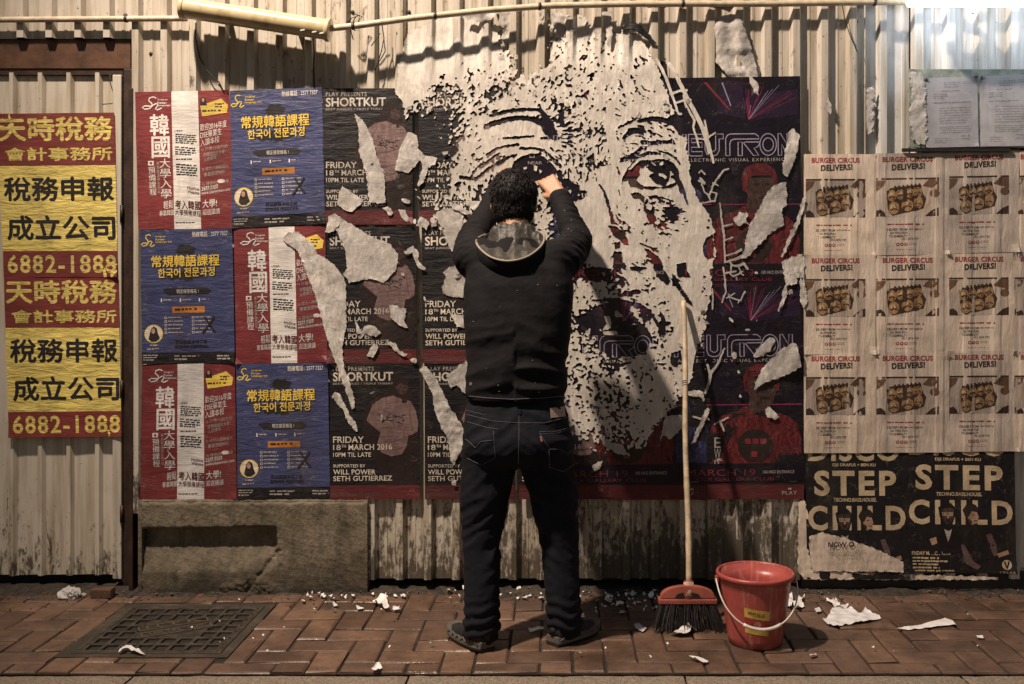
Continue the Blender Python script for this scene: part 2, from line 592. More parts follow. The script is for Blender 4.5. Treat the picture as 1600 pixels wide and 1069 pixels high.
def wall_paint(name, col, dirt=0.6, lowz=0.62):
    """old cream paint on steel sheet: streaks, stains, rust and black mould low down"""
    m, n, l, b = _mat(name)
    g = N(n, 'NewGeometry'); sx = N(n, 'SeparateXYZ'); l.new(g.outputs['Position'], sx.inputs[0])
    streak = ntex(n, l, pos(n, l, (26, 26, 1.6)), 1.0, 6, 0.65)
    blot = ntex(n, l, pos(n, l), 5, 5, 0.6)
    c = mix(n, l, ramp(n, l, streak, 0.44, 0.66), col, (col[0] * 0.62, col[1] * 0.57, col[2] * 0.48))
    c = mix(n, l, ramp(n, l, blot, 0.52, 0.75, (0, 0, 0, 1), (0.45,) * 3 + (1,)), c, (0.36, 0.31, 0.24))
    # mould: denser near the ground
    hgt = ramp(n, l, sx.outputs['Z'], 0.0, 0.62)
    thr = N(n, 'Math', operation='MULTIPLY_ADD'); l.new(hgt, thr.inputs[0]); thr.inputs[1].default_value = 0.20; thr.inputs[2].default_value = 0.165 + 0.25 * (1 - dirt)
    big = ntex(n, l, pos(n, l, (1.7, 1.7, 1.7)), 1.0, 3)
    thr2 = N(n, 'Math', operation='MULTIPLY_ADD'); l.new(ramp(n, l, big, 0.35, 0.65), thr2.inputs[0]); thr2.inputs[1].default_value = -0.10; l.new(thr.outputs[0], thr2.inputs[2]); thr = thr2
    st2 = ntex(n, l, pos(n, l, (30, 30, 5.5)), 1.0, 8, 0.72, 0.8)
    st3 = ntex(n, l, pos(n, l, (48, 48, 30)), 1.0, 6, 0.7)
    s2 = mix(n, l, 0.4, st2, st3)
    sub = N(n, 'Math', operation='SUBTRACT'); l.new(s2, sub.inputs[0]); l.new(thr.outputs[0], sub.inputs[1])
    mould = ramp(n, l, sub.outputs[0], 0.22, 0.30)
    c = mix(n, l, mix(n, l, 1.0, mould, 0.9, 'MULTIPLY'), c, (0.05, 0.039, 0.025))
    # specks and rust spots
    sp = ntex(n, l, pos(n, l), 62, 3, 0.5)
    c = mix(n, l, ramp(n, l, sp, 0.70, 0.76), c, (0.07, 0.045, 0.03))
    rs = ntex(n, l, pos(n, l, (17, 17, 1.1)), 1.0, 7, 0.7, 0.4)
    c = mix(n, l, ramp(n, l, rs, 0.60, 0.72, (0, 0, 0, 1), (0.6,) * 3 + (1,)), c, (0.13, 0.085, 0.05))
    l.new(c, b.inputs['Base Color'])
    b.inputs['Roughness'].default_value = 0.55
    bump(n, l, b, ntex(n, l, pos(n, l, (1, 1, 0.4)), 40, 4), 0.12, 0.004)
    MATS[name] = m
    return m

CREAM = wall_paint('cream_sheet_paint', (0.53, 0.485, 0.41), 0.86)
CREAMD = wall_paint('cream_door_paint', (0.58, 0.53, 0.44), 0.50)
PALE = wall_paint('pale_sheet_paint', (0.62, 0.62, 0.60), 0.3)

zt = 3.15
xl = P(207, 0)[0]; xm = P(516, 0)[0]; xr = P(1352, 0)[0]; xq = P(1424, 0)[0]
z60 = P(0, 61)[2]
LPH = P(305, 0)[0]
corrugated('corrugated_wall', -3.9, xl + 0.002, z60, zt, 0.0, LPH, CREAM, 'cream corrugated steel sheet above the brown door header', 'wall', pitch=44.8 / 355.25)
corrugated('corrugated_wall', xl + 0.002, xm, P(0, 800)[2], zt, -0.001, LPH, CREAM, 'cream corrugated steel sheet behind the red and blue posters', 'wall', pitch=44.8 / 355.25, dents=0.003)
corrugated('corrugated_wall', xm, xr, 0.055, zt, -0.002, RIB0, CREAM, 'long cream corrugated steel hoarding behind the torn paper face', 'wall', dents=0.003)
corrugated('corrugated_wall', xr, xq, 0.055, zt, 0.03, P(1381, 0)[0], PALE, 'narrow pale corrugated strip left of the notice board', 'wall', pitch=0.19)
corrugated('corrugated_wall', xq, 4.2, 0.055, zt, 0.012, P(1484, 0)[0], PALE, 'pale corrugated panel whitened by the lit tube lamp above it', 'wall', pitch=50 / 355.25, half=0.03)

# black sheet standing in for the unlit void behind the gaps
DARK = plain('flat_black', (0.012, 0.011, 0.012), 0.9, 0.3, 8)
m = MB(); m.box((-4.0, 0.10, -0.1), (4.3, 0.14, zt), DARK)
tag(m.build('void_backing', None, (0, 0.12, 0)), 'black sheet standing in for the dark void behind the gap under the door', 'wall')
m = MB(); m.box((P(1252, 0)[0], -0.004, -0.02), (4.2, 0.02, 0.085), plain('dark_footing', (0.035, 0.032, 0.03), 0.8, 0.5, 9, 0.5, 60, bd=0.01))
tag(m.build('wall_footing', None, (2.2, 0, 0)), 'dark grimy concrete footing under the step child posters', 'footing')

# ---- door
RUST = plain('brown_painted_wood', (0.085, 0.038, 0.018), 0.55, 0.55, 11, 0.4, 60)
DKW = plain('dark_brown_jamb', (0.035, 0.018, 0.011), 0.5, 0.6, 14, 0.4, 80)
WOODW = wall_paint('dirty_white_post', (0.55, 0.51, 0.43), 0.35)
door = empty('corrugated_door', (P(95, 0, 0.03)[0], 0.03, 0.06))
tag(door, 'cream corrugated metal door in a brown wooden frame', 'door')
pitch = 44.8 / 355.25
def door_panel():
    x0, x1, z0, z1, y = -3.05, P(177, 0, 0.03)[0], 0.062, P(0, 115, 0.03)[2], 0.03
    ph = P(66, 0, 0.03)[0]
    xs = [x0, x1]; k = -14
    while ph + k * pitch < x1 + pitch:
        c = ph + k * pitch
        for d in (-0.018, -0.008, 0.008, 0.018):
            if x0 < c + d < x1: xs.append(c + d)
        k += 1
    xs = np.array(sorted(xs)); t = np.mod(xs - ph + pitch / 2, pitch) - pitch / 2
    yy = -0.02 * np.clip((0.018 - np.abs(t)) / 0.01, 0, 1)
    zs = np.linspace(z0, z1, 9); n = len(xs); V = []; Fc = []
    for j, z in enumerate(zs):
        jz = 0.006 * noise(xs * 9, np.full(n, 2.0), 9) if j == 0 else np.zeros(n)
        for x, q, dz in zip(xs, yy, jz): V.append((x, y + q, z + dz))
    for j in range(len(zs) - 1):
        for i in range(n - 1): Fc.append((j * n + i, j * n + i + 1, (j + 1) * n + i + 1, (j + 1) * n + i))
    m = MB(); m.add(V, Fc, CREAMD); o = m.build('door_panel', door)
    md = o.modifiers.new('thickness', 'SOLIDIFY'); md.thickness = 0.0015; md.offset = 1
door_panel()
m = MB(); m.box((P(176, 0)[0], -0.004, 0.05), (P(190, 0)[0], 0.045, P(0, 117)[2]), WOODW); m.build('edge_post', door, bevel=0.004)
m = MB(); m.box((-3.05, 0.006, P(0, 107)[2]), (P(203, 0)[0], 0.06, P(0, 58)[2] + 0.03), RUST); m.build('header', door, bevel=0.003)
m = MB(); m.box((-3.05, 0.012, P(0, 116)[2]), (P(190, 0)[0], 0.058, P(0, 107)[2]), DKW); m.build('header_lip', door)
m = MB(); m.box((P(192, 0)[0], 0.004, 0.01), (P(205, 0)[0], 0.06, P(0, 107)[2] + 0.0), DKW); m.build('jamb', door, bevel=0.003)
m = MB(); m.box((P(206, 0)[0], -0.034, 0.0), (P(212.5, 0)[0], 0.05, P(0, 140)[2]), DKW)
m.build('frame_strip', door, bevel=0.002)
for z in (1.62, 0.85, 0.3):
    m = MB(); m.tube([(P(191, 0)[0], -0.006, z), (P(191, 0)[0], -0.006, z + 0.075)], 0.0075, DKW, 10)
    m.build('hinge', door)

# ---- concrete plinth
def concrete(name, col, moss=0.5):
    m, n, l, b = _mat(name)
    a = ntex(n, l, pos(n, l), 7, 8, 0.7); d = ntex(n, l, pos(n, l), 55, 5, 0.7)
    c = mix(n, l, ramp(n, l, a, 0.35, 0.65), (col[0] * 0.5, col[1] * 0.5, col[2] * 0.42), col)
    c = mix(n, l, ramp(n, l, d, 0.5, 0.66, (0, 0, 0, 1), (0.5,) * 3 + (1,)), c, (0.05, 0.042, 0.03))
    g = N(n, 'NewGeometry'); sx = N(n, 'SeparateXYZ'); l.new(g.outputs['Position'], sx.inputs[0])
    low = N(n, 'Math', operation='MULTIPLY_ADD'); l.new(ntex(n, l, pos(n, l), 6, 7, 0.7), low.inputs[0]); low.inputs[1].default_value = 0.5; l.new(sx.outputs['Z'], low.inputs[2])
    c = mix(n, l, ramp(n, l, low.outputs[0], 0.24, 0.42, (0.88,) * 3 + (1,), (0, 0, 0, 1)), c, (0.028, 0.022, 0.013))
    st = ntex(n, l, pos(n, l, (14, 14, 3)), 1, 6, 0.7)
    c = mix(n, l, ramp(n, l, st, 0.5, 0.64, (0, 0, 0, 1), (moss,) * 3 + (1,)), c, (0.03, 0.027, 0.017))
    l.new(c, b.inputs['Base Color']); b.inputs['Roughness'].default_value = 0.85
    k = bump(n, l, None, a, 0.6, 0.03); bump(n, l, b, d, 0.6, 0.008, k)
    MATS[name] = m; return m
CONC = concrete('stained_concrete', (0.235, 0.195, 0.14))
def plinth():
    m = MB()
    x0, x1 = P(214, 0, -0.05)[0], P(575, 0, -0.05)[0]; zt_ = P(0, 781, -0.05)[2]
    y = -0.05
    st = 2.4
    xs = np.arange(214, 575.1, st); ys = np.arange(781, 934, st)
    XX, YY = np.meshgrid(xs, ys)
    rec = np.minimum(poly_sd(XX, YY, [(200, 826), (432, 822), (434, 851), (436, 880), (404, 905), (380, 960), (200, 960)]) + 2.5 * fbm(XX / 9, YY / 9, 5), 5) / 5
    rec = np.clip(rec, 0, 1) * np.where(YY < 850, 1, np.clip(1 - (YY - 850) / 40 * 0.8, 0.1, 1))
    brk = np.clip(-(XX - 222 - 5 * fbm(YY / 12, XX / 12, 8)) / 5, 0, 1) + np.clip((787 - YY + 4 * fbm(XX / 16, YY / 9, 2)) / 4, 0, 1) * 0.6
    dep = y + rec * 0.046 + brk * 0.02 + 0.0022 * fbm(XX / 14, YY / 14, 4) + 0.0012 * fbm(XX / 4, YY / 4, 6)
    crack = np.exp(-((XX - 400 - (905 - YY) * 0.75 - 5 * fbm(YY / 7, XX / 7, 12)) / 2.4) ** 2) * (YY > 858) * (YY < 930)
    rubble = np.clip(poly_sd(XX, YY, [(340, 915), (395, 897), (432, 912), (440, 940), (330, 940)]) / 6, 0, 1)
    dep = dep + crack * 0.012 - rubble * 0.014 * (0.5 + fbm(XX / 6, YY / 5, 31))
    d = D0 + y
    V = np.stack([XC + (XX - CX) * d / F, dep, np.maximum(HCAM - (YY - CY) * d / F, -0.01)], -1).reshape(-1, 3)
    nx, ny = len(xs), len(ys)
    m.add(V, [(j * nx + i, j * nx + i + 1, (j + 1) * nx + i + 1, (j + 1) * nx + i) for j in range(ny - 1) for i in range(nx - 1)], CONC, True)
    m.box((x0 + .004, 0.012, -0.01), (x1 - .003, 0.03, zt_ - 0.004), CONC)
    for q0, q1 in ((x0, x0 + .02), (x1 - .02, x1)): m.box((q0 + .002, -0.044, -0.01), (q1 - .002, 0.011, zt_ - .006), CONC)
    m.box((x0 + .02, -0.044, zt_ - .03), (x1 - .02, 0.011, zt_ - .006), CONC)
    tag(m.build('concrete_plinth', None, ((x0 + x1) / 2, 0, 0)), 'stained concrete block under the red and blue posters with a sunken patch', 'plinth')
plinth()

# ---- pavement, gutter dirt, kerb, road
BR = 0.232; BH = BR / 2
YK = -0.945
def brick_mat():
    m, n, l, b = _mat('red_clay_brick')
    at = N(n, 'Attribute', attribute_name='tone')
    tone = ramp(n, l, at.outputs['Fac'], 0.0, 1.0, (0.110, 0.065, 0.044, 1), (0.195, 0.118, 0.078, 1))
    a = ntex(n, l, pos(n, l), 14, 6, 0.65); d = ntex(n, l, pos(n, l), 140, 4, 0.6); e = ntex(n, l, pos(n, l), 3.2, 5, 0.6)
    c = mix(n, l, 1.0, tone, ramp(n, l, a, 0.3, 0.7, (0.62, 0.62, 0.62, 1), (1.15, 1.12, 1.08, 1)), 'MULTIPLY')
    c = mix(n, l, ramp(n, l, e, 0.46, 0.66, (0, 0, 0, 1), (0.75,) * 3 + (1,)), c, (0.045, 0.029, 0.02))
    gum = ntex(n, l, pos(n, l), 21, 3, 0.5)
    c = mix(n, l, ramp(n, l, gum, 0.66, 0.72, (0, 0, 0, 1), (0.6,) * 3 + (1,)), c, (0.035, 0.026, 0.02))
    c = mix(n, l, ramp(n, l, d, 0.62, 0.72, (0, 0, 0, 1), (0.5,) * 3 + (1,)), c, (0.33, 0.22, 0.15))
    g = N(n, 'NewGeometry'); sx = N(n, 'SeparateXYZ'); l.new(g.outputs['Position'], sx.inputs[0])
    l.new(c, b.inputs['Base Color'])
    wet = ntex(n, l, pos(n, l), 2.3, 4, 0.6)
    l.new(ramp(n, l, wet, 0.35, 0.62, (0.20,) * 3 + (1,), (0.68,) * 3 + (1,)), b.inputs['Roughness'])
    k = bump(n, l, None, a, 0.35, 0.012); bump(n, l, b, d, 0.35, 0.004, k)
    MATS['brick'] = m; return m
BRICK = brick_mat()
JOINT = plain('dirty_brick_joint', (0.022, 0.017, 0.013), 0.95, 0.5, 30, 0.6, 120)
MAN = (-1.61, -0.80, -0.985, -0.185)        # hole left for the cover and its surround
def pavement():
    rnd = random.Random(3)
    V = []; Fc = []; tone = []
    g = 0.0045
    ox, oy = G(1312, 983)[0], G(1312, 983)[1]
    def brick(x0, y0, x1, y1):
        y1 = min(y1, -0.02); 
        if y0 < YK: y0 = YK
        if y1 - y0 < 0.02: return
        if x0 < MAN[2] and x1 > MAN[0] and y0 < MAN[3] and y1 > MAN[1]:
            # bricks are cut round the manhole
            if x0 < MAN[0] and MAN[0] - x0 > 0.03: x1 = MAN[0]
            elif x1 > MAN[2] and x1 - MAN[2] > 0.03: x0 = MAN[2]
            elif y0 < MAN[1] and MAN[1] - y0 > 0.03: y1 = MAN[1]
            elif y1 > MAN[3] and y1 - MAN[3] > 0.03: y0 = MAN[3]
            else: return
        gg = g * rnd.uniform(0.5, 1.2)
        x0 += gg; x1 -= gg; y0 += gg; y1 -= gg
        if x1 - x0 < 0.012 or y1 - y0 < 0.012: return
        z = rnd.uniform(-0.003, 0.002); tx = rnd.uniform(-0.012, 0.012); ty = rnd.uniform(-0.012, 0.012)
        c = 0.006; cx, cy = (x0 + x1) / 2, (y0 + y1) / 2
        k = len(V); t = rnd.random()
        for (e, zz) in ((0, -0.03), (0, -c), (c * 0.5, -c * 0.3), (c * 1.3, 0)):
            for (px, py) in ((x0 + e, y0 + e), (x1 - e, y0 + e), (x1 - e, y1 - e), (x0 + e, y1 - e)):
                px += rnd.uniform(-1, 1) * 0.0024; py += rnd.uniform(-1, 1) * 0.0024
                V.append((px, py, z + zz + tx * (px - cx) + ty * (py - cy)))
        for q in range(3):
            for i in range(4):
                j = (i + 1) % 4
                Fc.append((k + q * 4 + i, k + q * 4 + j, k + q * 4 + 4 + j, k + q * 4 + 4 + i)); tone.append(t)
        Fc.append((k + 12, k + 13, k + 14, k + 15)); tone.append(t)
    # 90-degree herringbone
    for i in range(-36, 37):
        for j in range(-18, 19):
            # cell (i, j) of half-brick units; the pattern repeats every 4 along a row, shifted 1 per row
            s = (i - j) % 4
            x = ox + i * BH; y = oy + j * BH
            if s == 0: brick(x, y, x + BR, y + BH)              # lying along the wall
            elif s == 3: brick(x, y, x + BH, y + BR)            # lying across it
    me = bpy.data.meshes.new('pavement')
    me.from_pydata(V, [], Fc)
    a = me.attributes.new('tone', 'FLOAT', 'FACE'); a.data.foreach_set('value', tone)
    me.materials.append(BRICK)
    o = link('pavement', me)
    tag(o, kind='structure')
pavement()
m = MB(); m.add([(-6, YK, -0.009), (6, YK, -0.009), (6, 0.2, -0.009), (-6, 0.2, -0.009)], [(0, 1, 2, 3)], JOINT)
tag(m.build('ground_bed'), kind='structure')
# strip of soil and grit washed against the hoarding
def gutter():
    xs = np.linspace(-4, 4.2, 900); ys = np.linspace(-0.24, 0.06, 40)
    XX, YY = np.meshgrid(xs, ys)
    ZZ = np.clip((YY + 0.085 + 0.07 * fbm(XX * 2.2, YY * 3, 2) + 0.03 * noise(XX * 11, YY * 11, 12)) * 0.22, -0.012, 0.022) + 0.007 * fbm(XX * 24, YY * 24, 7) - 0.0035
    mb = MB(); nx = len(xs)
    mb.add(np.stack([XX, YY, ZZ], -1).reshape(-1, 3), [(j * nx + i, j * nx + i + 1, (j + 1) * nx + i + 1, (j + 1) * nx + i) for j in range(len(ys) - 1) for i in range(nx - 1)],
           plain('wet_gutter_soil', (0.042, 0.032, 0.022), 0.7, 0.7, 24, 0.9, 90, bd=0.012), True)
    rnd = random.Random(9); GR = plain('gutter_grit', (0.10, 0.085, 0.065), 0.8, 0.7, 90, 0.3)
    for k in range(900):
        x = rnd.uniform(-3.2, 3.4); y = -0.02 - abs(rnd.gauss(0, 0.09)); r = rnd.uniform(.0015, .006) * (1.6 if rnd.random() < .08 else 1)
        z = .004 if y < -.09 else .010
        V = [(x + r * rnd.uniform(.6, 1.3) * math.cos(a), y + r * rnd.uniform(.6, 1.3) * math.sin(a), z) for a in (0, 1.3, 2.5, 3.8, 5.1)] + [(x, y, z + r * rnd.uniform(.5, 1.1)), (x, y, z - r)]
        mb.add(V, [(i, (i + 1) % 5, 5) for i in range(5)] + [((i + 1) % 5, i, 6) for i in range(5)], GR)
    tag(mb.build('gutter_dirt'), kind='stuff')
gutter()
KERB = plain('granite_kerb', (0.21, 0.17, 0.125), 0.85, 0.6, 150, 0.8, 130, bd=0.006)
def kerb():
    mb = MB(); rnd = random.Random(5)
    x = -5.06
    for L in (0.95,) * 12:
        a, b_ = x + 0.004, x + L - 0.004
        nx, ny = 40, 12
        xs = np.linspace(a, b_, nx); ys = np.linspace(-1.245, YK - 0.004, ny)
        XX, YY = np.meshgrid(xs, ys)
        e = np.minimum(np.minimum(XX - a, b_ - XX), np.minimum(YY + 1.245, YK - 0.004 - YY))
        ZZ = -0.004 - 0.010 * np.exp(-e / 0.006) + 0.0035 * fbm(XX * 16, YY * 16, 9) + 0.002 * fbm(XX * 60, YY * 60, 19)
        mb.add(np.stack([XX, YY, ZZ], -1).reshape(-1, 3), [(j * nx + i, j * nx + i + 1, (j + 1) * nx + i + 1, (j + 1) * nx + i) for j in range(ny - 1) for i in range(nx - 1)], KERB, True)
        mb.box((a + .001, -1.244, -0.2), (b_ - .001, YK - 0.005, -0.022), KERB)
        x += L
    tag(mb.build('kerb'), kind='structure')
kerb()
m = MB(); m.add([(-40, -40, -0.13), (40, -40, -0.13), (40, -1.2, -0.13), (-40, -1.2, -0.13)], [(0, 1, 2, 3)],
                plain('road_asphalt', (0.05, 0.048, 0.045), 0.8, 0.4, 60, 0.6, 200, bd=0.006))
tag(m.build('road'), kind='structure')
m = MB(); m.add([(-40, 0.1, -0.02), (40, 0.1, -0.02), (40, 40, -0.02), (-40, 40, -0.02)], [(0, 1, 2, 3)], JOINT)
tag(m.build('ground'), kind='structure')

# ---- manhole cover
IRON = plain('worn_cast_iron', (0.052, 0.043, 0.033), 0.42, 0.6, 22, 0.6, 120, metal=0.15, bd=0.004)
IROND = plain('dark_grid_bed', (0.013, 0.011, 0.009), 0.9, 0.5, 60, 0.5)  # darker bed between the raised bars of the cover
CEMENT = concrete('cement_surround', (0.17, 0.135, 0.095), 0.4)
def manhole():
    x0, y0, x1, y1 = -1.565, -0.765, -1.02, -0.22
    root = empty('manhole_cover', ((x0 + x1) / 2, (y0 + y1) / 2, 0))
    tag(root, 'square cast iron manhole cover with raised grid set in the bricks', 'manhole cover')
    mb = MB(); w = 0.03
    for a, b_ in (((MAN[0], MAN[1]), (MAN[2], y0)), ((MAN[0], y1), (MAN[2], MAN[3])), ((MAN[0], y0), (x0, y1)), ((x1, y0), (MAN[2], y1))):
        mb.box((a[0], a[1], -0.03), (b_[0], b_[1], -0.002), CEMENT)
    mb.build('surround', root)
    mb = MB()
    for a, b_ in (((x0, y0), (x1, y0 + .02)), ((x0, y1 - .02), (x1, y1)), ((x0, y0 + .02), (x0 + .02, y1 - .02)), ((x1 - .02, y0 + .02), (x1, y1 - .02))):
        mb.box((a[0] + .001, a[1] + .001, -0.03), (b_[0] - .001, b_[1] - .001, 0.002), IRON)
    mb.build('frame', root, bevel=0.003)
    mb = MB(); mb.box((x0 + .023, y0 + .023, -0.03), (x1 - .023, y1 - .023, -0.010), IROND)
    mb.build('recess_bed', root)
    mb = MB()
    ix0, iy0, ix1, iy1 = x0 + .025, y0 + .025, x1 - .025, y1 - .025
    nx, ny = 8, 7
    cw, ch = (ix1 - ix0) / nx, (iy1 - iy0) / ny
    t = 0.016
    cx, cy = (ix0 + ix1) / 2, (iy0 + iy1) / 2
    def free(i, j):     # centre panel
        return abs(i - 3.5) < 2 and abs(j - 3.4) < 1.6
    for i in range(nx + 1):
        for j in range(ny):
            if free(i - 0.5, j) and 0 < i < nx: continue
            mb.box((ix0 + i * cw - t / 2, iy0 + j * ch + t / 2, -0.012), (ix0 + i * cw + t / 2, iy0 + (j + 1) * ch - t / 2, 0.0), IRON)
    for j in range(ny + 1):
        for i in range(nx):
            if free(i, j - 0.5) and 0 < j < ny: continue
            mb.box((ix0 + i * cw - t / 2, iy0 + j * ch - t / 2, -0.012), (ix0 + (i + 1) * cw - t / 2 if i < nx - 1 else ix1, iy0 + j * ch + t / 2, 0.0005), IRON)
    mb.build('grid', root, bevel=0.002)
    pl = MB(); pl.box((cx - .125, cy - .09, -0.012), (cx + .125, cy + .10, -0.001), IRON)
    a = 0.0
    pl.build('centre_plate', root, bevel=0.002)
    # the two raised name bars lie askew
    rot = math.radians(30)
    def R(u, v, z): return (cx + u * math.cos(rot) - v * math.sin(rot), cy + .005 + u * math.sin(rot) + v * math.cos(rot), z)
    tx = MB(); IRONL = plain('polished_iron_edge', (0.12, 0.10, 0.075), 0.4, 0.4, 40, 0.3, metal=0.2)
    for v0, words in ((0.012, 'H T K'), (-0.068, 'HKTEL CO')):
        for (a0, b0, a1, b1) in ((-.13, v0, .13, v0 + .006), (-.13, v0 + .05, .13, v0 + .056), (-.13, v0 + .006, -.124, v0 + .05), (.124, v0 + .006, .13, v0 + .05)):
            tx.add([R(a0, b0, .004), R(a1, b0, .004), R(a1, b1, .004), R(a0, b1, .004), R(a0, b0, -.004), R(a1, b0, -.004), R(a1, b1, -.004), R(a0, b1, -.004)],
                   [(0, 1, 2, 3), (0, 1, 5, 4), (1, 2, 6, 5), (2, 3, 7, 6), (3, 0, 4, 7)], IRONL)
        gv, gf = glyphs(words, 0.0)
        k = len(gv)
        tx.add([R(-.1 + p[0] * .2, v0 + .013 + p[1] * .03, .005) for p in gv], gf, IRONL)
    tx.build('name_bars', root)
manhole()
# ================================================================ POSTERS
YP = -0.036
INK = dict(
    red=ink('dark_red_ink', (0.19, 0.032, 0.035), 0.5, 'h', 0.30),
    maroon=ink('maroon_ink', (0.10, 0.018, 0.020), 0.55, 'h', 0.2),
    white=ink('white_ink', (0.72, 0.70, 0.66), 0.55, 'h', 0.0),
    cream=ink('cream_ink', (0.66, 0.60, 0.50), 0.55, 'h', 0.0),
    blue=ink('blue_ink', (0.050, 0.060, 0.150), 0.45, 'h', 0.35, bs=0.32),
    yellow=ink('yellow_ink', (0.78, 0.57, 0.10), 0.5, 'h', 0.0),
    sign_yellow=ink('sign_yellow_ink', (0.74, 0.61, 0.17), 0.6, 'h', 0.0, bs=0.5),
    sign_red=ink('sign_red_ink', (0.21, 0.040, 0.034), 0.6, 'h', 0.0),
    black=ink('black_ink', (0.0095, 0.0085, 0.0105), 0.5, 'h', 0.22, pale=(0.22, 0.2, 0.18), bs=0.3),
    ink=ink('letter_black', (0.02, 0.018, 0.02), 0.5, 'h', 0.0),
    orange=ink('orange_ink', (0.50, 0.20, 0.035), 0.5, 'h', 0.1),
    grey=ink('grey_ink', (0.28, 0.26, 0.25), 0.55, 'h', 0.0),
    dim=ink('dim_white_ink', (0.40, 0.37, 0.33), 0.55, 'h', 0.0),
    skin=ink('printed_skin', (0.40, 0.25, 0.17), 0.5, 'h', 0.1),
    hair=ink('printed_hair', (0.025, 0.017, 0.014), 0.5, 'h', 0.0),
    shirt=ink('printed_pink_grey_shirt', (0.22, 0.145, 0.138), 0.5, 'h', 0.25, mott=(0.12, 0.078, 0.076)),
    shirtd=ink('printed_shirt_fold', (0.13, 0.08, 0.08), 0.5, 'h', 0.2),
    night=ink('printed_navy_black', (0.010, 0.0075, 0.015), 0.34, 'n', 0.30, pale=(0.22, 0.2, 0.2)),
    purple=ink('printed_purple', (0.022, 0.013, 0.032), 0.36, 'n', 0.3, pale=(0.3, 0.27, 0.3)),
    neonred=ink('printed_hot_red', (0.20, 0.026, 0.042), 0.36, 'n', 0.3),
    suit=ink('printed_red_suit', (0.15, 0.024, 0.028), 0.4, 'n', 0.4, pale=(0.35, 0.25, 0.2), mott=(0.035, 0.010, 0.012)),
    suitd=ink('printed_red_suit_fold', (0.085, 0.016, 0.020), 0.4, 'n', 0.3),
    suitb=ink('printed_blue_suit', (0.045, 0.048, 0.13), 0.4, 'n', 0.4, mott=(0.012, 0.012, 0.03)),
    suitbl=ink('printed_blue_suit_light', (0.09, 0.10, 0.22), 0.4, 'n', 0.3),
    face=ink('printed_dark_face', (0.075, 0.045, 0.038), 0.45, 'n', 0.2, mott=(0.03, 0.018, 0.016)),
    faced=ink('printed_face_dark', (0.022, 0.014, 0.013), 0.45, 'n', 0.2),
    neon=ink('printed_lilac_line', (0.33, 0.30, 0.42), 0.4, 'n', 0.15),
    magenta=ink('printed_magenta_line', (0.24, 0.035, 0.09), 0.4, 'n', 0.1),
    manila=ink('kraft_flyer_paper', (0.64, 0.545, 0.45), 0.5, 'v', 0.35, pale=(0.72, 0.7, 0.68), bs=0.26),
    photo=ink('printed_photo_ground', (0.45, 0.375, 0.31), 0.5, 'v', 0.2, bs=0.34),
    photod=ink('printed_photo_dark', (0.05, 0.03, 0.022), 0.5, 'v', 0.1, bs=0.34),
    photob=ink('printed_photo_brown', (0.15, 0.085, 0.05), 0.5, 'v', 0.1, bs=0.34),
    bun=ink('printed_bun', (0.33, 0.20, 0.10), 0.5, 'v', 0.1, bs=0.34),
    bunl=ink('printed_bun_light', (0.52, 0.38, 0.23), 0.5, 'v', 0.0, bs=0.34),
    brandred=ink('printed_brick_red', (0.30, 0.055, 0.060), 0.5, 'v', 0.15, bs=0.34),
    vblack=ink('printed_soft_black', (0.035, 0.028, 0.026), 0.5, 'v', 0.15, bs=0.34),
    vgrey=ink('printed_soft_grey', (0.30, 0.24, 0.19), 0.5, 'v', 0.0, bs=0.34),
    club=ink('club_black_ink', (0.010, 0.009, 0.0105), 0.5, 'n', 0.25),
    gold=ink('club_gold_ink', (0.50, 0.40, 0.27), 0.5, 'n', 0.1),
    notice=ink('notice_white', (0.40, 0.40, 0.42), 0.35, 'n', 0.0, bs=0.1),
    type=ink('typed_grey', (0.27, 0.27, 0.29), 0.4, 'n', 0.0, bs=0.1),
)
I = INK
I_['night'] = I['night']

# ---- tax office posters on the door
def tax(corners, label, dy, seed):
    p = Poster('tax_poster', corners, (10, 432, 190, 683), -0.0085, I['sign_yellow'], 0.0035, seed)
    p.rect('red_heading_band', I['sign_red'], 10, 432, 190, 512)
    p.text('red_heading_band', I['sign_yellow'], '天時稅務', 12, 437, 187, 475, bold=0.035)
    p.text('red_heading_band', I['sign_yellow'], '會計事務所', 20, 484, 186, 505, bold=0.032)
    p.text('', I['ink'], '稅務申報', 16, 529, 187, 567, 1, bold=0.035)
    p.text('', I['ink'], '成立公司', 18, 588, 188, 627, 1, bold=0.035)
    p.rect('red_number_band', I['sign_red'], 10, 643, 190, 683)
    p.text('red_number_band', I['sign_yellow'], '6882-1888', 17, 649, 188, 677, bold=0.02, space=1.15)
    return p.finish(label, 'poster', 'yellow and red tax office posters')
tax([(-6, 178), (179, 176), (184, 433), (6, 433)], 'upper yellow and red tax office poster on the door, topped by blank white ribs', 0, 11)
tax([(6, 432), (185, 432), (190, 682), (14, 684)], 'lower yellow and red tax office poster with its bottom edge above the bare door', 0, 12)

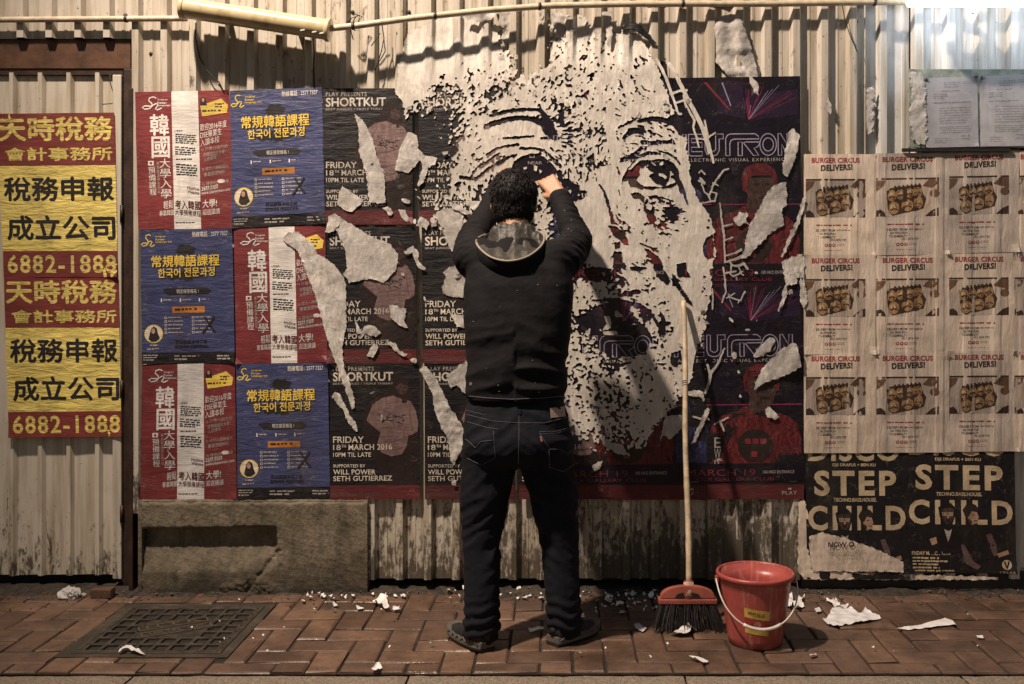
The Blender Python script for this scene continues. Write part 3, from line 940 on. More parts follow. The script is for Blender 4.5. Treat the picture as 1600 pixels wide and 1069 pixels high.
# ---- Korean course posters
def logo(p, part, x, y, w, h, c1, c2):
    # a looping script initial and three small lines
    pts = []
    for t in np.linspace(0, 1, 26):
        a = t * 2 * math.pi
        pts.append((x + w * (0.30 + 0.20 * math.sin(a * 1.0 + 0.9) - 0.10 * t), y + h * (0.05 + 0.9 * t)))
    s = [(0.62, 0.10), (0.50, 0.0), (0.34, 0.08), (0.30, 0.28), (0.42, 0.46), (0.46, 0.66), (0.34, 0.86), (0.14, 0.92), (0.02, 0.78), (0.14, 0.66), (0.40, 0.70), (0.62, 0.50), (0.70, 0.60), (0.58, 0.92), (0.66, 0.98), (0.86, 0.84)]
    p.line(part, c1, [(x + w * a, y + h * b) for a, b in s], h * 0.09, 3)
def red_korean(corners, label, seed):
    p = Poster('course_poster', corners, (211, 143, 360, 358), YP, I['red'], 0.0022, seed)
    p.rect('white_band', I['white'], 268, 143, 310, 358)
    logo(p, '', 221, 151, 37, 21, I['white'], I['white'])
    for k, s in enumerate(('SungLee', 'Korean', 'Language Sch')):
        p.text('', I['white'] if k < 2 else I['white'], s, 246, 154 + k * 4.6, 246 + (16, 14, 30)[k], 157.6 + k * 4.6, 3, 0.01)
    # badge
    p.poly('yellow_badge', I['yellow'], [(313, 166), (346, 156), (357, 166), (355, 178), (316, 183)], 2)
    p.scribble('yellow_badge', I['ink'], 336, 163, 351, 171, 2, 3, 4); p.scribble('yellow_badge', I['ink'], 316, 173, 352, 177.5, 1, 3, 5)
    p.poly('badge_portrait', I['hair'], [(313, 166), (314, 156), (318, 152), (322, 155), (324, 166)], 3)
    p.ell('badge_portrait', I['skin'], 318, 157.5, 2.2, 3.2, 4)
    p.text('', I['white'], '韓', 233, 178, 263, 212, 2, 0.022); p.text('', I['white'], '國', 235, 213, 264, 247, 2, 0.022)
    p.vtext('', I['white'], '大學入學', 247, 247, 264, 310, 2, 0.01, 0.3)
    p.rect('', I['white'], 229, 251, 238, 258, 2); p.ell('', I['red'], 233.5, 254.5, 2.2, 2, 3, 12)
    p.vtext('', I['white'], '預備課程', 229, 260, 240, 305, 2, 0.005, 0.4)
    p.vtext('', I['dim'], '專為香港學生而設', 242, 252, 246.5, 302, 2, 0, 0.15)
    for k, (t, w) in enumerate((('歡迎2016年度', 42), ('DSE畢業生', 34), ('入讀本校', 30))):
        p.text('', I['white'], t, 312, 195 + k * 12, 312 + w, 206 + k * 12, 2, 0.01, 6)
    y = 232
    for k, t in enumerate(('1) 只需15個月的', '往韓國語言大學', '入修課文', '2) 成功入讀韓國大', '專業保證90%', '3) 提供升學指導', '取得獎學金')):
        if k in (3, 5): y += 7
        p.text('', I['dim'], t, 313 + (3 if k not in (0, 3, 5) else 0), y, 313 + (42, 37, 24, 42, 36, 42, 26)[k], y + 6.4, 2, 0.0, 5)
        y += 8
    p.ell('', I['white'], 343, 277 + 7, 6, 3, 2, 14)
    p.text('', I['white'], '2577 7327', 312, 293, 338, 299, 2, 0.01, 4); p.text('', I['white'], 'www.sleekorean.com', 312, 300, 357, 305, 2, 0.0, 6)
    p.text('white_band', I['ink'], '入學條件:', 271, 203, 285, 206.5, 3, 0, 0)
    p.scribble('white_band', I['ink'], 273, 209, 306, 225, 5, 3, 1, -3); p.scribble('white_band', I['ink'], 272, 229, 306, 243, 4, 3, 2, -3)
    p.scribble('white_band', I['ink'], 273, 248, 300, 251, 1, 3, 3); p.scribble('white_band', I['ink'], 273, 256, 306, 275, 5, 3, 8, -3)
    p.text('white_band', I['maroon'], 'Hotline:', 290, 291, 309, 296, 3, 0.01, -3); p.text('white_band', I['maroon'], 'Website:', 290, 297, 309, 302, 3, 0.01, -3)
    p.text('', I['white'], '輕鬆', 252, 314, 267, 327, 2, 0.01, 2); p.text('white_band', I['maroon'], '考入韓國', 270, 312, 310, 326, 3, 0.014, -3)
    p.text('', I['white'], '大學!', 313, 313, 336, 326, 2, 0.012, 2)
    p.text('', I['white'], '專業韓國', 245, 329, 268, 338, 2, 0.005, 2); p.text('white_band', I['maroon'], '大學預備課程', 270, 327, 310, 336, 3, 0.006, -3)
    p.text('', I['white'], '迎送讀讀', 313, 328, 340, 337, 2, 0.005, 2)
    p.scribble('white_band', I['ink'], 270, 347, 309, 350, 1, 3, 6)
    return p.finish(label, 'poster', 'red Korean course posters')
def blue_korean(corners, label, seed, footer=True):
    p = Poster('course_poster', corners, (359, 138, 505, 352), YP - 0.0015, I['blue'], 0.0022, seed)
    logo(p, '', 360, 145, 25, 20, I['yellow'], I['yellow'])
    for k, s in enumerate(('SungLee', 'Korean', 'Language Sch')):
        p.text('', I['yellow'], s, 383, 147 + k * 4.4, 383 + (16, 14, 26)[k], 150.4 + k * 4.4, 2, 0.01)
    p.text('', I['white'], '熱線電話 : 2577 7327', 441, 142, 498, 150.5, 2, 0.012, 1)
    p.ell('', I['ink'], 431, 171, 15, 8, 1, 40, 0.25, 3); p.ell('', I['ink'], 428, 211, 26, 8, 1, 46, 0.3, 4)
    for dx, dy, mt, lv, bd in ((1.3, 1.4, 'ink', 2, 0.045), (0, 0, 'yellow', 3, 0.022)):
        p.text('', I[mt], '常規韓語課程', 376 + dx, 179 + dy, 484 + dx, 198 + dy, lv, bd, 1)
        p.text('', I[mt], '한국어 전문과정', 386 + dx, 200 + dy, 476 + dx, 215 + dy, lv, bd, 2)
    p.poly('black_bar', I['ink'], [(392, 234), (400, 232), (462, 231), (471, 236), (464, 242), (402, 243)], 1)
    p.text('black_bar', I['white'], '現正接受報名 !', 415, 233.5, 450, 240, 2, 0.01)
    for k in range(3):
        p.rect('', I['white'], 390 + k * 30, 248, 392 + k * 30, 253.5, 2); p.scribble('', I['dim'], 394 + k * 30, 249, 410 + k * 30, 253, 1, 2, k)
    p.rect('orange_bar', I['orange'], 408, 261, 459, 271, 1); p.scribble('orange_bar', I['ink'], 412, 263.5, 455, 269, 1, 2, 5)
    for c, x in enumerate((396, 439)):
        for r in range(5):
            y = 277 + r * 6
            p.line('', I['white'], [(x, y), (x + 3, y), (x + 3, y + 3), (x, y + 3), (x, y)], 0.7, 2)
            p.scribble('', I['dim'], x + 5, y, x + 5 + (28, 26, 30, 22, 27)[(r + c) % 5], y + 3.6, 1, 2, r * 3 + c)
    p.line('', I['ink'], [(459, 278), (466, 290), (475, 303)], 3, 4); p.line('', I['ink'], [(474, 278), (466, 290), (455, 304)], 3, 5)
    p.ell('portrait_medallion', I['yellow'], 378, 304, 14.6, 14.6, 1, 40); p.ell('portrait_medallion', I['cream'], 378, 304, 12.8, 12.8, 2, 40)
    p.poly('portrait_medallion', I['hair'], [(374, 296), (378, 292), (383, 295), (385, 304), (388, 311), (382, 315), (374, 315), (370, 311), (372, 303)], 3)
    p.ell('portrait_medallion', I['skin'], 377.5, 299.5, 3.0, 4.4, 4); p.poly('portrait_medallion', I['ink'], [(370, 312), (376, 307), (382, 308), (387, 312), (381, 316), (374, 316)], 4)
    p.scribble('', I['dim'], 372, 321, 386, 325, 1, 2, 4, 1); p.scribble('', I['dim'], 367, 327, 390, 331, 1, 2, 5, 1)
    p.text('', I['ink'], '歡迎親臨本校了解', 412, 314, 462, 320.5, 2, 0.012); p.text('', I['ink'], '我們的學費 (特惠學習優惠)', 411, 322, 464, 328.5, 2, 0.012)
    p.rect('footer_band', I['black'], 359, 334, 505, 352, 1)
    p.scribble('footer_band', I['dim'], 361, 337, 384, 348, 3, 2, 1); p.scribble('footer_band', I['dim'], 410, 339, 452, 348, 2, 2, 2); p.scribble('footer_band', I['dim'], 477, 339, 503, 348, 2, 2, 3)
    return p.finish(label, 'poster', 'blue Korean course posters')
red_korean([(211, 144), (359, 141), (364, 357), (216, 359)], 'red Korean course poster beside the door frame, topmost in the left column', 21)
blue_korean([(219, 360), (363, 357), (367, 567), (222, 569)], 'blue Korean course poster between two red ones in the left column', 24)
red_korean([(222, 570), (367, 567), (370, 780), (219, 783)], 'red Korean course poster lowest in the left column, above the sunken concrete patch', 22)
blue_korean([(359, 142), (503, 136), (508, 350), (363, 357)], 'blue Korean course poster topmost in its column, above the half peeled red one', 25)
red_korean([(365, 356), (508, 353), (513, 566), (369, 569)], 'red Korean course poster half covered by a long peeling white strip', 23)
blue_korean([(369, 569), (512, 567), (516, 778), (371, 780)], 'blue Korean course poster lowest in its column beside the pink shirt poster', 26)

# ---- SHORTKUT posters
def shortkut(x0, y0, label, seed, right=None, y=YP):
    # design measured on the bottom-left copy (516..655, 567..780)
    w, h = 140, 213
    q = [(x0, y0), (x0 + w, y0), (x0 + w + 1, y0 + h), (x0 + 1, y0 + h)]
    p = Poster('gig_poster', q, (516, 567, 656, 780), y, I['black'], 0.0014, seed)
    p.text('', I['dim'], 'PLAY PRESENTS', 521, 573, 585, 579.5, 1, 0.012, 0, 1.15)
    p.text('', I['cream'], 'SHORTKUT', 521, 582, 615, 596, 1, 0.022, 1)
    p.text('', I['dim'], 'BEAT JUNKIES / TRIPLE THREAT', 521, 598.5, 615, 602.5, 1, 0.01, 1, 1.1)
    f = 'printed_man'
    p.poly(f, I['faced'], [(612, 588), (626, 585), (637, 594), (643, 612), (650, 640), (655, 700), (650, 760), (610, 765), (586, 720), (566, 680), (570, 640), (584, 622), (604, 616)], 1)
    p.poly(f, I['shirt'], [(583, 632), (598, 622), (615, 618), (624, 630), (632, 634), (642, 627), (650, 641), (654, 660), (653, 674), (645, 679), (639, 680), (636, 697), (628, 710), (612, 713), (596, 707), (590, 694), (595, 676), (591, 661), (573, 657)], 2)
    for k, (a, b_) in enumerate((((600, 640), (628, 652)), ((598, 668), (632, 662)), ((600, 690), (628, 686)), ((640, 640), (644, 672)), ((606, 702), (630, 699)), ((586, 640), (600, 650)))):
        p.line(f, I['shirtd'], [a, ((a[0] + b_[0]) / 2, (a[1] + b_[1]) / 2 + 2), b_], 1.6, 3)
    r = random.Random(4)
    for k in range(16):
        a = (602 + r.random() * 30, 648 + r.random() * 13); p.line(f, I['ink'], [a, (a[0] + r.uniform(-4, 4), a[1] + r.uniform(-5, 5)), (a[0] + r.uniform(-2, 6), a[1] + r.uniform(-3, 3))], 0.8, 4)
    p.ell(f, I['face'], 630, 605, 8, 12, 2, 24, 0.05); p.poly(f, I['faced'], [(620, 601), (624, 590), (634, 589), (640, 598), (638, 602), (628, 598)], 3)
    p.line(f, I['faced'], [(625, 604), (629, 604)], 1.4, 3); p.line(f, I['faced'], [(632, 605), (636, 605)], 1.4, 3); p.line(f, I['faced'], [(628, 612), (634, 612)], 1.3, 3)
    p.poly(f, I['faced'], [(622, 614), (640, 613), (637, 628), (629, 633)], 2)
    p.text('', I['cream'], 'FRIDAY', 521, 682, 569, 692, 3, 0.012); 
    p.text('', I['cream'], '18', 521, 695, 533, 703.5, 3, 0.01); p.text('', I['cream'], 'TH', 534, 695, 541, 699.5, 3, 0.01)
    p.text('', I['cream'], 'MARCH 2016', 545, 694.5, 613, 703.5, 3, 0.01, 1, 1.05)
    p.text('', I['cream'], '10PM TIL LATE', 521, 707, 580, 714, 3, 0.01, 0, 1.05)
    p.text('', I['cream'], 'SUPPORTED BY', 521, 725.5, 571, 730.5, 3, 0.01, 0, 1.05)
    p.text('', I['cream'], 'WILL POWER', 521, 733.5, 587, 741.5, 3, 0.014, 0, 1.03)
    p.text('', I['cream'], 'SETH GUTIERREZ', 521, 744, 613, 752, 3, 0.014, 1, 1.03)
    p.rect('maroon_footer', I['maroon'], 516, 758, 656, 780, 4)
    p.scribble('maroon_footer', I['shirt'], 519, 765, 540, 767, 1, 5, 1, th=0.4); p.scribble('maroon_footer', I['shirt'], 519, 770, 600, 777, 3, 5, 2, th=0.25)
    p.text('maroon_footer', I['red'], 'PLAY', 636, 771, 652, 776, 5, 0.01); p.poly('maroon_footer', I['red'], [(639, 769), (640, 764), (644, 767), (648, 763), (649, 769)], 5)
    return p.finish(label, 'poster', 'black gig posters with maroon footers')
shortkut(504, 138, 'black gig poster with a long diagonal torn strip, beside the top blue poster', 31)
shortkut(654, 138, 'black gig poster mostly buried under shreds, left of the torn face', 32, y=YP + .001)
p_ = Poster('dark_backing_sheet', [(793, 150), (868, 150), (870, 362), (795, 362)], (793, 150, 868, 362), YP + .002, I['night'], 0.002, 38)
p_.line('', I['dim'], [(827, 240), (827, 246), (834, 246), (834, 240)], 1.6, 1); p_.text('', I['dim'], 'NEAR', 824, 252, 846, 257, 1)
p_.finish('dark sheet behind the left paper eye, printed with the word NEAR', 'old poster')
shortkut(510, 355, 'black gig poster with a big torn white patch across its heading', 33, y=YP - .001)
shortkut(659, 355, 'black gig poster beside the left elbow, white paper over half its title', 34, y=YP - .0003)
shortkut(515, 567, 'black gig poster showing the whole pink grey shirt, lowest in its row', 35, y=YP - .001)
shortkut(663, 567, 'black gig poster beside the jeans with a crumpled strip hanging on it', 36, y=YP - .0006)
shortkut(810, 567, 'black gig poster behind the right leg, only the letters ER showing', 37, y=YP + .001)

# ---- broadback posters low on the right
def broadback(x0, x1, y0, y1, label, seed):
    p = Poster('framed_gig_poster', [(x0, y0), (x1, y0), (x1, y1), (x0, y1)], (1105, 560, 1257, 782), YP + 0.0005, I['black'], 0.003, seed)
    p.line('white_frame', I['dim'], [(1109, 640), (1109, 754), (1246, 754), (1246, 741)], 1.0, 1)
    p.vtext('', I['dim'], 'EWR', 1117, 684, 1127, 737, 1, 0.0)
    p.text('', I['cream'], 'BROADBACK', 1118, 736, 1238, 747, 1, 0.0, 0, 1.1)
    p.rect('maroon_footer', I['maroon'], 1105, 759, 1257, 782, 1)
    p.text('maroon_footer', I['dim'], 'PLAY', 1223, 769, 1246, 775, 2, 0.0, 0, 1.2); p.poly('maroon_footer', I['dim'], [(1232, 767), (1233, 764), (1235, 766), (1237, 764), (1238, 767)], 2)
    return p.finish(label, 'poster', 'framed black gig posters')
broadback(950, 1103, 560, 781, 'framed black poster reading BROADBACK low behind the broom handle', 41)
broadback(1104, 1256, 560, 780, 'framed black poster reading BROADBACK low beside the burger flyers', 42)

# ---- neon club posters
def outline(p, part, mat, pts, w, lv): p.line(part, mat, pts, w, lv)
def neon_word(p, part, x, y, w, h, mat, lv=2, lw=1.5):
    """NEUTRON in double-line letters"""
    def L(*q): p.line(part, mat, [(x + w * a, y + h * b) for a, b in q], lw, lv)
    u = 1 / 190
    def A(cx, cy, rx, ry, a0, a1, n=14): return [(cx + rx * math.cos(math.radians(a0 + (a1 - a0) * i / n)), cy + ry * math.sin(math.radians(a0 + (a1 - a0) * i / n))) for i in range(n + 1)]
    # N
    L((0.0, 1), (0.0, 0), (0.03, 0), (0.085, .6), (0.085, 0), (0.115, 0), (0.115, 1), (0.09, 1), (0.03, .42), (0.03, 1), (0, 1))
    # E
    L((0.135, 0), (0.25, 0), (0.25, .2), (0.16, .2), (0.16, .38), (0.25, .38), (0.25, .60), (0.16, .60), (0.16, .80), (0.25, .80), (0.25, 1), (0.15, 1), (0.135, .9), (0.135, 0))
    # U
    L((0.275, 0), (0.305, 0), (0.305, .72), (0.33, .8), (0.345, .8), (0.365, .72), (0.365, 0), (0.43, 0), (0.43, .22), (0.395, .22), (0.395, .76), (0.375, .95), (0.35, 1), (0.32, 1), (0.29, .93), (0.275, .72), (0.275, 0))
    # T with its long bar over the R
    L((0.45, 1), (0.45, .22), (0.465, .06), (0.49, 0), (0.70, 0), (0.725, .1), (0.735, .24), (0.52, .24), (0.495, .3), (0.485, .45), (0.485, 1), (0.45, 1))
    # R
    L((0.555, 1), (0.555, .38), (0.59, .38), (0.59, 1), (0.555, 1))
    L((0.62, .38), (0.735, .38), (0.735, .5), (0.715, .62), (0.69, .66), (0.73, 1), (0.685, 1), (0.60, .40), (0.62, .38))
    # O
    L(*A(0.81, .5, 0.07, .5, 0, 360, 30)); L(*A(0.81, .5, 0.045, .3, 0, 360, 26))
    # N
    L((0.895, 1), (0.895, 0), (0.915, 0), (0.97, .5), (0.97, 0), (1, 0), (1, 1), (0.975, 1), (0.925, .5), (0.925, 1), (0.895, 1))
def neutron(corners, label, seed, y, full=True):
    p = Poster('club_poster', corners, (1047, 120, 1252, 440), y, I['night'], 0.0009, seed)
    # light beams
    p.poly('light_beams', I['purple'], [(1125, 126), (1160, 126), (1166, 186), (1120, 176)], 1)
    p.poly('light_beams', I['purple'], [(1166, 150), (1248, 140), (1249, 180), (1170, 189)], 1)
    r = random.Random(8)
    for k in range(26):
        a = r.uniform(-0.2, 1.2); p.line('light_beams', I['neon'] if k % 5 == 0 else I['magenta'], [(1170, 187), (1172 + a * 60, 187 - 55 * r.uniform(0.5, 1.0))], 0.5, 2)
    p.poly('light_beams', I['neonred'], [(1100, 128), (1104, 127), (1141, 170), (1139, 172)], 3); p.poly('light_beams', I['neon'], [(1128, 129), (1130, 128), (1143, 165), (1142, 166)], 3)
    p.text('light_beams', I['suit'], 'HIJACK AND HULA PRESENT', 1070, 129, 1196, 134, 2)
    neon_word(p, 'title', 1030 - 1047 + 1067, 209, 186, 34, I['neon'])
    p.text('title', I['dim'], 'AN ELECTRONIC VISUAL EXPERIENCE', 1055, 247, 1232, 252, 2, 0.0, 0, 1.25)
    # horizon line, dancer in a red suit
    p.rect('', I['magenta'], 1050, 318.5, 1250, 320, 1)
    f = 'printed_dancer'
    p.poly(f, I['suit'], [(1105, 412), (1100, 385), (1108, 352), (1125, 336), (1150, 330), (1160, 322), (1196, 322), (1205, 330), (1228, 338), (1243, 350), (1249, 376), (1249, 412)], 1)
    p.poly(f, I['suitd'], [(1128, 412), (1122, 360), (1127, 345), (1131, 372), (1134, 412)], 2); p.poly(f, I['suitd'], [(1222, 412), (1228, 360), (1224, 345), (1219, 372), (1216, 412)], 2)
    for k in range(34):
        a, b_ = r.uniform(1104, 1246), r.uniform(338, 408); p.line(f, I['suitd'] if k % 2 else I['neonred'], [(a, b_), (a + r.uniform(-5, 5), b_ + r.uniform(3, 12)), (a + r.uniform(-6, 6), b_ + r.uniform(8, 22))], r.uniform(0.8, 2.4), 2)
    p.poly(f, I['face'], [(1166, 324), (1168, 306), (1163, 292), (1164, 278), (1210, 278), (1211, 296), (1206, 312), (1200, 322), (1196, 330), (1172, 332)], 2)
    p.poly(f, I['suit'], [(1160, 298), (1158, 276), (1164, 262), (1180, 255), (1198, 256), (1211, 265), (1216, 280), (1214, 298), (1208, 300), (1209, 280), (1200, 274), (1176, 274), (1168, 282), (1168, 302)], 3)
    p.poly(f, I['suitd'], [(1172, 268), (1204, 268), (1206, 274), (1170, 275)], 4)
    p.ell(f, I['faced'], 1181, 288, 4.5, 2.2, 3, 14); p.ell(f, I['faced'], 1199, 288, 4.5, 2.2, 3, 14); p.ell(f, I['faced'], 1191, 309, 7, 2.2, 3, 14); p.line(f, I['faced'], [(1192, 289), (1194, 299), (1188, 300)], 1.2, 3)
    p.ell(f, I['faced'], 1176, 384, 28, 26, 3, 40)
    for k in range(3): p.rect(f, I['neonred'], 1160 + k * 12, 373, 1169 + k * 12, 381, 4)
    p.rect(f, I['neonred'], 1170, 393, 1179, 402, 4)
    # second dancer in blue at the left
    g_ = 'printed_blue_dancer'
    p.poly(g_, I['suitb'], [(1052, 410), (1050, 370), (1058, 340), (1066, 322), (1058, 306), (1064, 294), (1084, 292), (1096, 302), (1092, 320), (1098, 340), (1104, 370), (1100, 410)], 1)
    for k in range(18):
        a, b_ = r.uniform(1055, 1096), r.uniform(305, 400); p.line(g_, I['suitbl'], [(a, b_), (a + r.uniform(-4, 4), b_ + r.uniform(2, 9)), (a + r.uniform(-5, 5), b_ + r.uniform(8, 18))], r.uniform(0.7, 2), 2)
    p.rect('date_band', I['night'], 1047, 412, 1252, 440, 5)
    p.text('date_band', I['neonred'], 'MARCH 19', 1068, 421, 1176, 431, 6, -0.004, 0, 1.05)
    p.text('date_band', I['dim'], '100 HKD ENTRANCE', 1188, 423, 1237, 428, 6, 0.0)
    p.text('date_band', I['neonred'], 'XXX GALLERY CLUB', 1080, 434, 1205, 439, 6, -0.004)
    return p.finish(label, 'poster', 'dark neon club posters')
neutron([(845, 124), (1050, 122), (1052, 440), (850, 441)], 'dark neon club poster buried under the torn paper face', 52, YP + 0.0014)
neutron([(1047, 122), (1250, 119), (1253, 440), (1050, 440)], 'dark neon club poster at the upper right with purple light beams uncovered', 51, YP + 0.0008)
neutron([(850, 437), (1055, 436), (1057, 753), (852, 755)], 'dark neon club poster under the ragged chin, red suit below the shreds', 54, YP + 0.0005)
neutron([(1050, 436), (1253, 434), (1256, 751), (1052, 753)], 'dark neon club poster at the lower right, dancer with a ringed chest', 53, YP)

# ---- burger flyers
def burger(x0, y0, label, seed, w=114, h=160, dy=0.0, dx=0.0):
    p = Poster('burger_flyer', [(x0, y0), (x0 + w, y0 + dy), (x0 + w + dx, y0 + h + dy), (x0 + dx, y0 + h)], (1255, 241, 1366, 399), -0.0385 - 0.0008 * (seed % 3), I['manila'], 0.0025, seed, ribs=0.0032, n=(34, 24))
    p.text('', I['brandred'], 'BURGER CIRCUS', 1267, 246.5, 1342, 255, 1, 0.045, 0, 1.08)
    p.text('', I['vblack'], 'DELIVERS!', 1281, 258, 1330, 268, 1, 0.05, 2, 1.1)
    f = 'photo_panel'
    p.rect(f, I['photo'], 1258, 280, 1350, 339, 1)
    p.rect(f, I['photod'], 1258, 279.5, 1350, 282, 2)
    p.poly(f, I['photod'], [(1258, 339), (1258, 330), (1264, 328), (1270, 333), (1272, 339)], 2)
    p.poly(f, I['photob'], [(1326, 292), (1336, 282), (1350, 282), (1350, 300), (1342, 296), (1334, 294)], 2); p.poly(f, I['photob'], [(1258, 283), (1272, 283), (1268, 292), (1258, 300)], 2); p.poly(f, I['photod'], [(1330, 339), (1340, 330), (1350, 326), (1350, 339)], 2); p.ell(f, I['photob'], 1344, 304, 7, 6, 2)
    p.poly(f, I['photod'], [(1273, 300), (1279, 295), (1324, 290), (1327, 304), (1332, 312), (1328, 327), (1300, 334), (1282, 338), (1275, 331), (1274, 317)], 2)
    r = random.Random(2)
    for (cx, cy, rx, ry) in ((1281, 307, 6.5, 9), (1294, 305, 7, 8), (1307, 303, 6, 8), (1319, 301, 7, 9), (1284, 326, 8, 10), (1304, 322, 8.5, 9), (1320, 318, 7, 10)):
        p.ell(f, I['bun'], cx, cy, rx, ry, 3, 22, 0.06, int(cx)); p.ell(f, I['bunl'], cx - 1, cy - 1.6, rx * .5, ry * .4, 4, 18, 0.1, int(cx) + 1)
        p.line(f, I['photod'], [(cx - rx * .7, cy + ry * .35), (cx, cy + ry * .05), (cx + rx * .7, cy + ry * .3)], 1.8, 5)
        for q in range(4):
            a = (cx + r.uniform(-.5, .5) * rx, cy + r.uniform(-.6, .6) * ry); p.line(f, I['photob'], [a, (a[0] + r.uniform(-3, 3), a[1] + r.uniform(1, 4))], 1.2, 6)
    for k in range(7): p.rect(f, I['photod'], 1284 + k * 6, 292 - k * 0.6, 1287 + k * 6, 298 - k * 0.6, 7)
    p.scribble('', I['brandred'], 1274, 350, 1333, 354.5, 1, 1, 3, th=0.5)
    for k, t in enumerate(('DELIVERY FROM', 'SAI YING PUN', 'TO ADMIRALTY')):
        p.text('', I['vblack'], t, (1274, 1278.5, 1277)[k], 357.5 + k * 5.2, 1303.5, 361.4 + k * 5.2, 1, 0.02)
    p.scribble('', I['vgrey'], 1306, 358, 1330, 363, 1, 1, 9, th=0.4)
    p.text('', I['vblack'], '+852 2878 7787', 1295, 372.5, 1321, 376, 1, 0.0)
    for k in range(3):
        p.ell('', I['brandred'], 1289.6 + k * 6, 382.5, 2.7, 2.7, 1, 16); p.ell('', I['manila'], 1289.6 + k * 6, 382.5, 1.2, 1.2, 2, 10)
    p.scribble('', I['vgrey'], 1306, 380, 1319, 385, 2, 1, 7, th=0.4); p.scribble('', I['vgrey'], 1287, 390, 1317, 392, 1, 1, 8, th=0.5)
    return p.finish(label, 'flyer', 'kraft burger flyers in rows')
BX = (1256, 1366, 1480, 1582); BY = (241, 398, 551)
rows_ = ('top', 'middle', 'bottom'); cols_ = ('left', 'centre', 'right')
LB = {(0, 0): 'kraft burger flyer in the top row beside the neon poster edge', (1, 0): 'kraft burger flyer under the narrow pale strip, centre of the top row',
      (2, 0): 'kraft burger flyer directly below the two typed notices', (0, 1): 'kraft burger flyer at the left of the middle row, by the curled paper edge',
      (1, 1): 'kraft burger flyer in the very middle of the nine, flyers on every side', (2, 1): 'kraft burger flyer at the right of the middle row',
      (0, 2): 'kraft burger flyer at the left of the bottom row above the word STEP', (1, 2): 'kraft burger flyer at the centre of the bottom row',
      (2, 2): 'kraft burger flyer at the right of the bottom row above the second STEP',
      (3, 0): 'cut off kraft flyer right of the top row, beneath the notice board', (3, 1): 'cut off kraft flyer right of the middle row', (3, 2): 'cut off kraft flyer right of the bottom row'}
k = 0
for j in (2, 1, 0):
    for i in range(4):
        k += 1
        burger(BX[i] - j * 0.0, BY[j] - (0, 1, 4, 5)[i] * (1 if j == 0 else 0.5), LB[(i, j)], 60 + k, w=(112, 117, 112, 112)[i], h=(159, 156, 157)[j], dy=(0, -1.5, -2, -2)[i] * (1 if j == 0 else .4))

